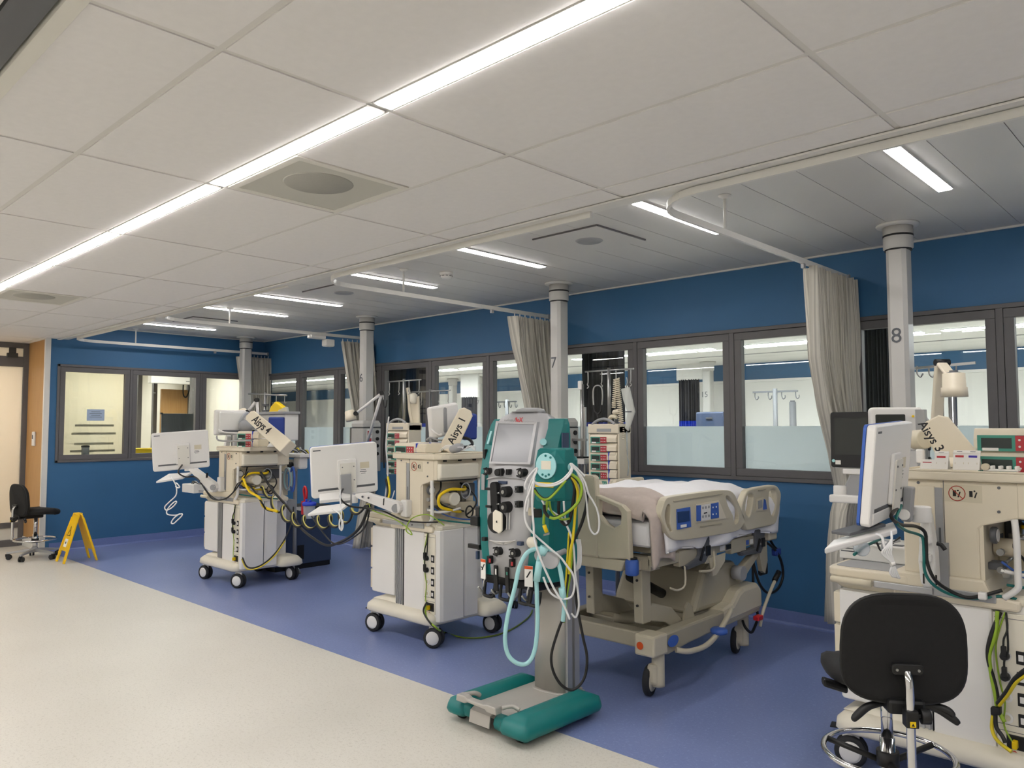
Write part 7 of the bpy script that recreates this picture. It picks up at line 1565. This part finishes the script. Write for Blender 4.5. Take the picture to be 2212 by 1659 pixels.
T = Thing('arm_lamp', 'cream lamp on a flat bent arm above the right machine', 'lamp', tuple(aty(2020, 940, 4.6)), group='examination lamps')
A0, A1, A2 = aty(2020, 960, 4.6), aty(2032, 783, 4.55), aty(2055, 812, 4.45)
T.part('arm', MB().fbox((A0+A1)/2, A1-A0, _R, _F, np.linalg.norm(A1-A0), .055, .03), 'cream_plastic', bevel=.006); T.part('arm', MB().fbox((A1+A2)/2, A2-A1, _R, _F, np.linalg.norm(A2-A1)+.03, .055, .03), 'cream_plastic', bevel=.006)
T.part('joint', MB().cyl(A1-_R*.03, A1+_R*.045, .018, n=14), 'black')
sc_ = aty(2061, 832, 4.4); T.part('shade', MB().lathe([(.045, .062), (.052, .06), (.054, -.01), (.06, -.012), (.062, -.06), (.055, -.06)], sc_, 28), 'cream_plastic'); T.part('shade_cap', MB().lathe([(.045, .06), (.02, .068), (.02, .075)], sc_, 18), 'grey_dark')
q = aty(2058, 870, 4.75); single('steel_pole', MB().cyl((q[0], 4.75, 0), (q[0], 4.75, 1.76), .022, n=16).cyl((q[0], 4.75, 0), (q[0], 4.75, .04), .2, n=20), 'chrome', 'polished steel pole behind the cream lamp', 'pole')
q = aty(1990, 795, 5.45); qb = aty(2072, 786, 5.45)
T = Thing('drip_pole', 'drip bar with hooks right of the column marked 8', 'drip pole', (q[0], 5.45, 0), group='drip poles above the racks')
T.part('cross_bar', MB().fbox(((q[0]+qb[0])/2, 5.45, (q[2]+qb[2])/2), (qb[0]-q[0]+.1, 0, qb[2]-q[2]), (0, 1, 0), (0, 0, 1), .4, .016, .016), 'steel'); T.part('pole', MB().cyl(((q[0]+qb[0])/2, 5.45, .03), ((q[0]+qb[0])/2, 5.45, q[2]), .016, n=12), 'steel'); T.part('foot', MB().cyl(((q[0]+qb[0])/2, 5.45, 0), ((q[0]+qb[0])/2, 5.45, .03), .2, .1, n=18), 'grey_dark')
for xx in (1981, 2007, 2066): p_ = aty(xx, 800, 5.45); T.part('hook', MB().tube([p_+np.array((0, 0, .03)), p_+np.array((0, 0, -.02)), p_+np.array((.02, 0, -.045)), p_+np.array((.035, 0, -.02))], .005, 6, 4), 'steel')
# stand with yellow bag behind machine 4
q = aty(573, 853, 4.6); T = Thing('drip_pole', 'drip pole with a yellow bag behind the left machine', 'drip pole', (q[0], 4.6, 0), group='drip poles above the racks')
T.part('pole', MB().cyl((q[0], 4.6, .04), (q[0], 4.6, q[2]+.03), .014, n=12), 'steel'); T.part('foot', MB().cyl((q[0], 4.6, 0), (q[0], 4.6, .04), .2, .1, n=18), 'grey_dark')
a, b = aty(537, 851, 4.6), aty(619, 854, 4.6); T.part('cross_bar', MB().cyl(a, b, .01, n=8), 'steel')
for xx in (545, 597, 615): p_ = aty(xx, 854, 4.6); T.part('hook', MB().tube([p_, p_+np.array((0, 0, -.08)), p_+np.array((.02, 0, -.1)), p_+np.array((.03, 0, -.08))], .005, 6, 3), 'steel')
for zz, w_ in ((888, .1), (875, .08)): p_ = aty(574, zz, 4.6); T.part('clamp', MB().box(p_[0]-w_/2, p_[0]+w_/2, 4.58, 4.62, p_[2]-.01, p_[2]+.01), 'grey_dark')
single('yellow_bag', MB().prism([(aty(x, y, 4.55)[0], aty(x, y, 4.55)[2]) for x, y in ((582, 893), (588, 877), (597, 867), (612, 878), (616, 893), (600, 905), (586, 903))], 'y', 4.53, 4.59), 'yellow', 'bright yellow bag hanging behind the left machine', 'bag', bevel=.015)
single('clear_bag', MB().prism([(aty(x, y, 4.5)[0], aty(x, y, 4.5)[2]) for x, y in ((603, 886), (620, 878), (624, 905), (620, 940), (608, 938))], 'y', 4.48, 4.52), 'bag_clear', 'clear plastic bag hanging next to the yellow bag', 'bag', bevel=.012)
T = Thing('supply_unit', 'small white unit with grey frame behind the blue bag', 'cabinet', tuple(aty(590, 925, 4.4)), group=None)
a, b = aty(562, 896, 4.4), aty(618, 952, 4.4)
T.part('body', MB().box(a[0], b[0], 4.38, 4.55, b[2], a[2]), 'white_plastic', bevel=.01); T.part('top_ledge', MB().box(a[0]-.03, b[0]+.02, 4.34, 4.56, a[2], a[2]+.03), 'grey_plastic', bevel=.006); T.part('post', MB().cyl(((a[0]+b[0])/2, 4.5, 0), ((a[0]+b[0])/2, 4.5, b[2]), .03, n=12), 'steel'); T.part('post_foot', MB().cyl(((a[0]+b[0])/2, 4.5, 0), ((a[0]+b[0])/2, 4.5, .04), .1, .06, n=18), 'grey_dark')
q = aty(540, 868, 4.2); a1 = aty(555, 864, 4.2); a0 = aty(535, 890, 4.15)
arm_lamp([aty(560, 960, 4.3), a1, a0], a0+np.array((-.06, -.02, -.02)), (.3, .1, -1), .045, 'small white jointed lamp behind the left display arm')
# ------------------------------------------------------------------ seen through the left windows
XW = XL-.1
T = Thing('printed_notice', 'pale blue printed notice on the first left window', 'notice', (XL-.04, 3.46, 1.67))
a, b = atx(188, 884, XL-.03), atx(225, 909, XL-.03)
T.part('sheet', MB().box(XL-.034, XL-.028, a[1], b[1], b[2], a[2]), 'paper_blue')
for i in range(4): T.part('text_line', MB().box(XL-.0285, XL-.027, a[1]+.05-.02*(i % 2), b[1]-.05+.02*(i % 2), a[2]-.035-.022*i, a[2]-.03-.022*i), 'print_grey')
T = Thing('roller_blind', 'cream blind closing the first left window', 'blind', (XL-.085, 3.46, 1.1))
T.part('sheet', MB().box(XL-.17, XL-.16, 3.05, 3.86, 1.10, 2.26), 'blind'); T.part('head_rail', MB().box(XL-.19, XL-.15, 3.05, 3.86, 2.26, 2.30), 'white_plastic')
for i, (za, y0, y1) in enumerate(((919, 162, 246), (937, 154, 250), (959, 160, 245), (975, 151, 248))):
    p0, p1 = atx(y0, za, XL-.16), atx(y1, za-1, XL-.16); T.part('reflected_strip', MB().box(XL-.1595, XL-.157, p0[1], p1[1], p0[2]-.014, p0[2]+.014), 'strip_reflection')  # grey reflections in the pane, built as thin strips on the blind
def canister(px, py, X, h, r, mt, label, cap='black'):
    p = atx(px, py, X); T = Thing('canister', label, 'container', (p[0], p[1], 1.105))
    T.part('body', MB().lathe([(r, 0), (r, h), (r*.95, h+.005)], (p[0], p[1], 1.105), 18), mt); T.part('lid', MB().lathe([(r*1.08, h), (r*1.08, h+.02), (r*.5, h+.025)], (p[0], p[1], 1.105), 18), cap)
struct('sill', MB().box(XL-.2, XL-.1, 3.01, 5.66, 1.06, 1.105), 'wall_white')
canister(184, 985, XL-.13, .15, .045, 'grey_plastic', 'grey canister with black lid on the left window sill'); canister(270, 985, XL-.13, .08, .03, 'clear_plastic', 'small clear cup on the left window sill', 'white_plastic')
p = atx(150, 985, XL-.13); single('paper_pile', MB().box(XL-.17, XL-.11, p[1]-.1, p[1]+.12, 1.1055, 1.125).box(XL-.165, XL-.115, p[1]-.07, p[1]+.08, 1.125, 1.14), 'paper', 'flat pile of papers on the left window sill', 'papers', bevel=.004)
# desk and yellow items in the staff room
dk = Thing('staff_desk', 'desk top behind the left windows', 'desk', (-11.6, 4.4, 0)); dk.part('top', MB().box(-12.3, -10.95, 4.1, 5.6, 1.07, 1.10), 'frame_grey', bevel=.004)
for x, y in ((-12.25, 4.15), (-11.0, 4.15), (-12.25, 5.55), (-11.0, 5.55)): dk.part('leg', MB().box(x-.02, x+.02, y-.02, y+.02, 0, 1.07), 'grey_plastic')
for px, py, sz, lb in ((303, 972, .1, 'yellow sharps box behind the left window, front one'), (318, 972, .085, 'yellow tub behind the left window, right of the sharps box')):
    p = atx(px, py, -11.3); T = Thing('yellow_tub', lb, 'tub', (p[0], p[1], 1.10), group='yellow tubs'); T.part('body', MB().loft([[(p[0]+s1*sz*k, p[1]+s2*sz*k, z) for s1, s2 in ((-1, -1), (1, -1), (1, 1), (-1, 1))] for k, z in ((.8, 1.1005), (1, 1.19))], smooth=False), 'yellow', bevel=.008); T.part('lid', MB().box(p[0]-sz*1.05, p[0]+sz*1.05, p[1]-sz*1.05, p[1]+sz*1.05, 1.19, 1.215), 'yellow', bevel=.008)
p = atx(385, 945, -11.25); T = Thing('desk_screen', 'dark desk screen behind the left window', 'screen', (-11.25, p[1], 1.10)); pa, pb = atx(349, 893, -11.25), atx(418, 960, -11.25)
T.part('panel', MB().box(-11.27, -11.24, pa[1], pb[1], pb[2], pa[2]), 'grey_dark', bevel=.004); T.part('foot', MB().box(-11.32, -11.2, (pa[1]+pb[1])/2-.1, (pa[1]+pb[1])/2+.1, 1.1005, 1.115), 'black'); T.part('neck', MB().box(-11.265, -11.245, (pa[1]+pb[1])/2-.03, (pa[1]+pb[1])/2+.03, 1.11, pb[2]+.02), 'black')
for s in (0, 1): T.part('corner_cap', MB().box(-11.275, -11.235, (pa[1] if s == 0 else pb[1])-.012, (pa[1] if s == 0 else pb[1])+.012, pa[2]-.012, pa[2]+.012), 'black')
# inner partitions: doors and frames of the staff corridor
pw = Thing('inner_door', 'wooden door standing open beyond the left windows', 'door', (-13.2, 5.0, 0)); pa, pb = atx(348, 840, -13.2), atx(405, 840, -13.2)
pw.part('leaf', MB().box(-13.23, -13.18, pa[1], pb[1], 0, 2.15), 'wood', bevel=.004); pw.part('frame', MB().box(-13.24, -13.16, pb[1], pb[1]+.1, 0, 2.25), 'frame_grey'); pw.part('closer', MB().tube([atx(396, 830, -13.1), atx(396, 852, -13.1), atx(402, 858, -13.1), atx(408, 845, -13.1), atx(408, 828, -13.1)], .012, 8, 4), 'black')
pa, pb = atx(322, 822, -12.6), atx(413, 822, -12.6)
T = Thing('automatic_operator', 'white door operator box above the open wooden door', 'door operator', (-12.6, (pa[1]+pb[1])/2, pa[2])); T.part('case', MB().box(-12.65, -12.52, pa[1], pb[1], pb[2]-.07, pb[2]+.07), 'white_plastic', bevel=.01); T.part('wall_beam', MB().box(-12.75, -12.65, pa[1]-.3, pb[1]+.2, pb[2]+.07, 2.55), 'frame_grey'); T.part('end_print', MB().box(-12.519, -12.518, pb[1]-.12, pb[1]-.06, pb[2]-.03, pb[2]-.02), 'print_grey')
for i, (xa, xb, X) in enumerate(((296, 305, -13.6), (330, 338, -13.8), (412, 420, -12.3), (465, 474, -13.6), (494, 503, -14.2))):
    pa, pb = atx(xa, 850, X), atx(xb, 850, X); single('partition_post', MB().box(X-.04, X+.04, pa[1], pb[1], 0, 2.55).box(X-.05, X+.05, pa[1]-.01, pb[1]+.01, 2.5, 2.55), 'frame_grey', ('first', 'second', 'third', 'fourth', 'fifth')[i]+' grey partition post from the left, beyond the left windows', 'post', 'partition posts beyond the left windows')
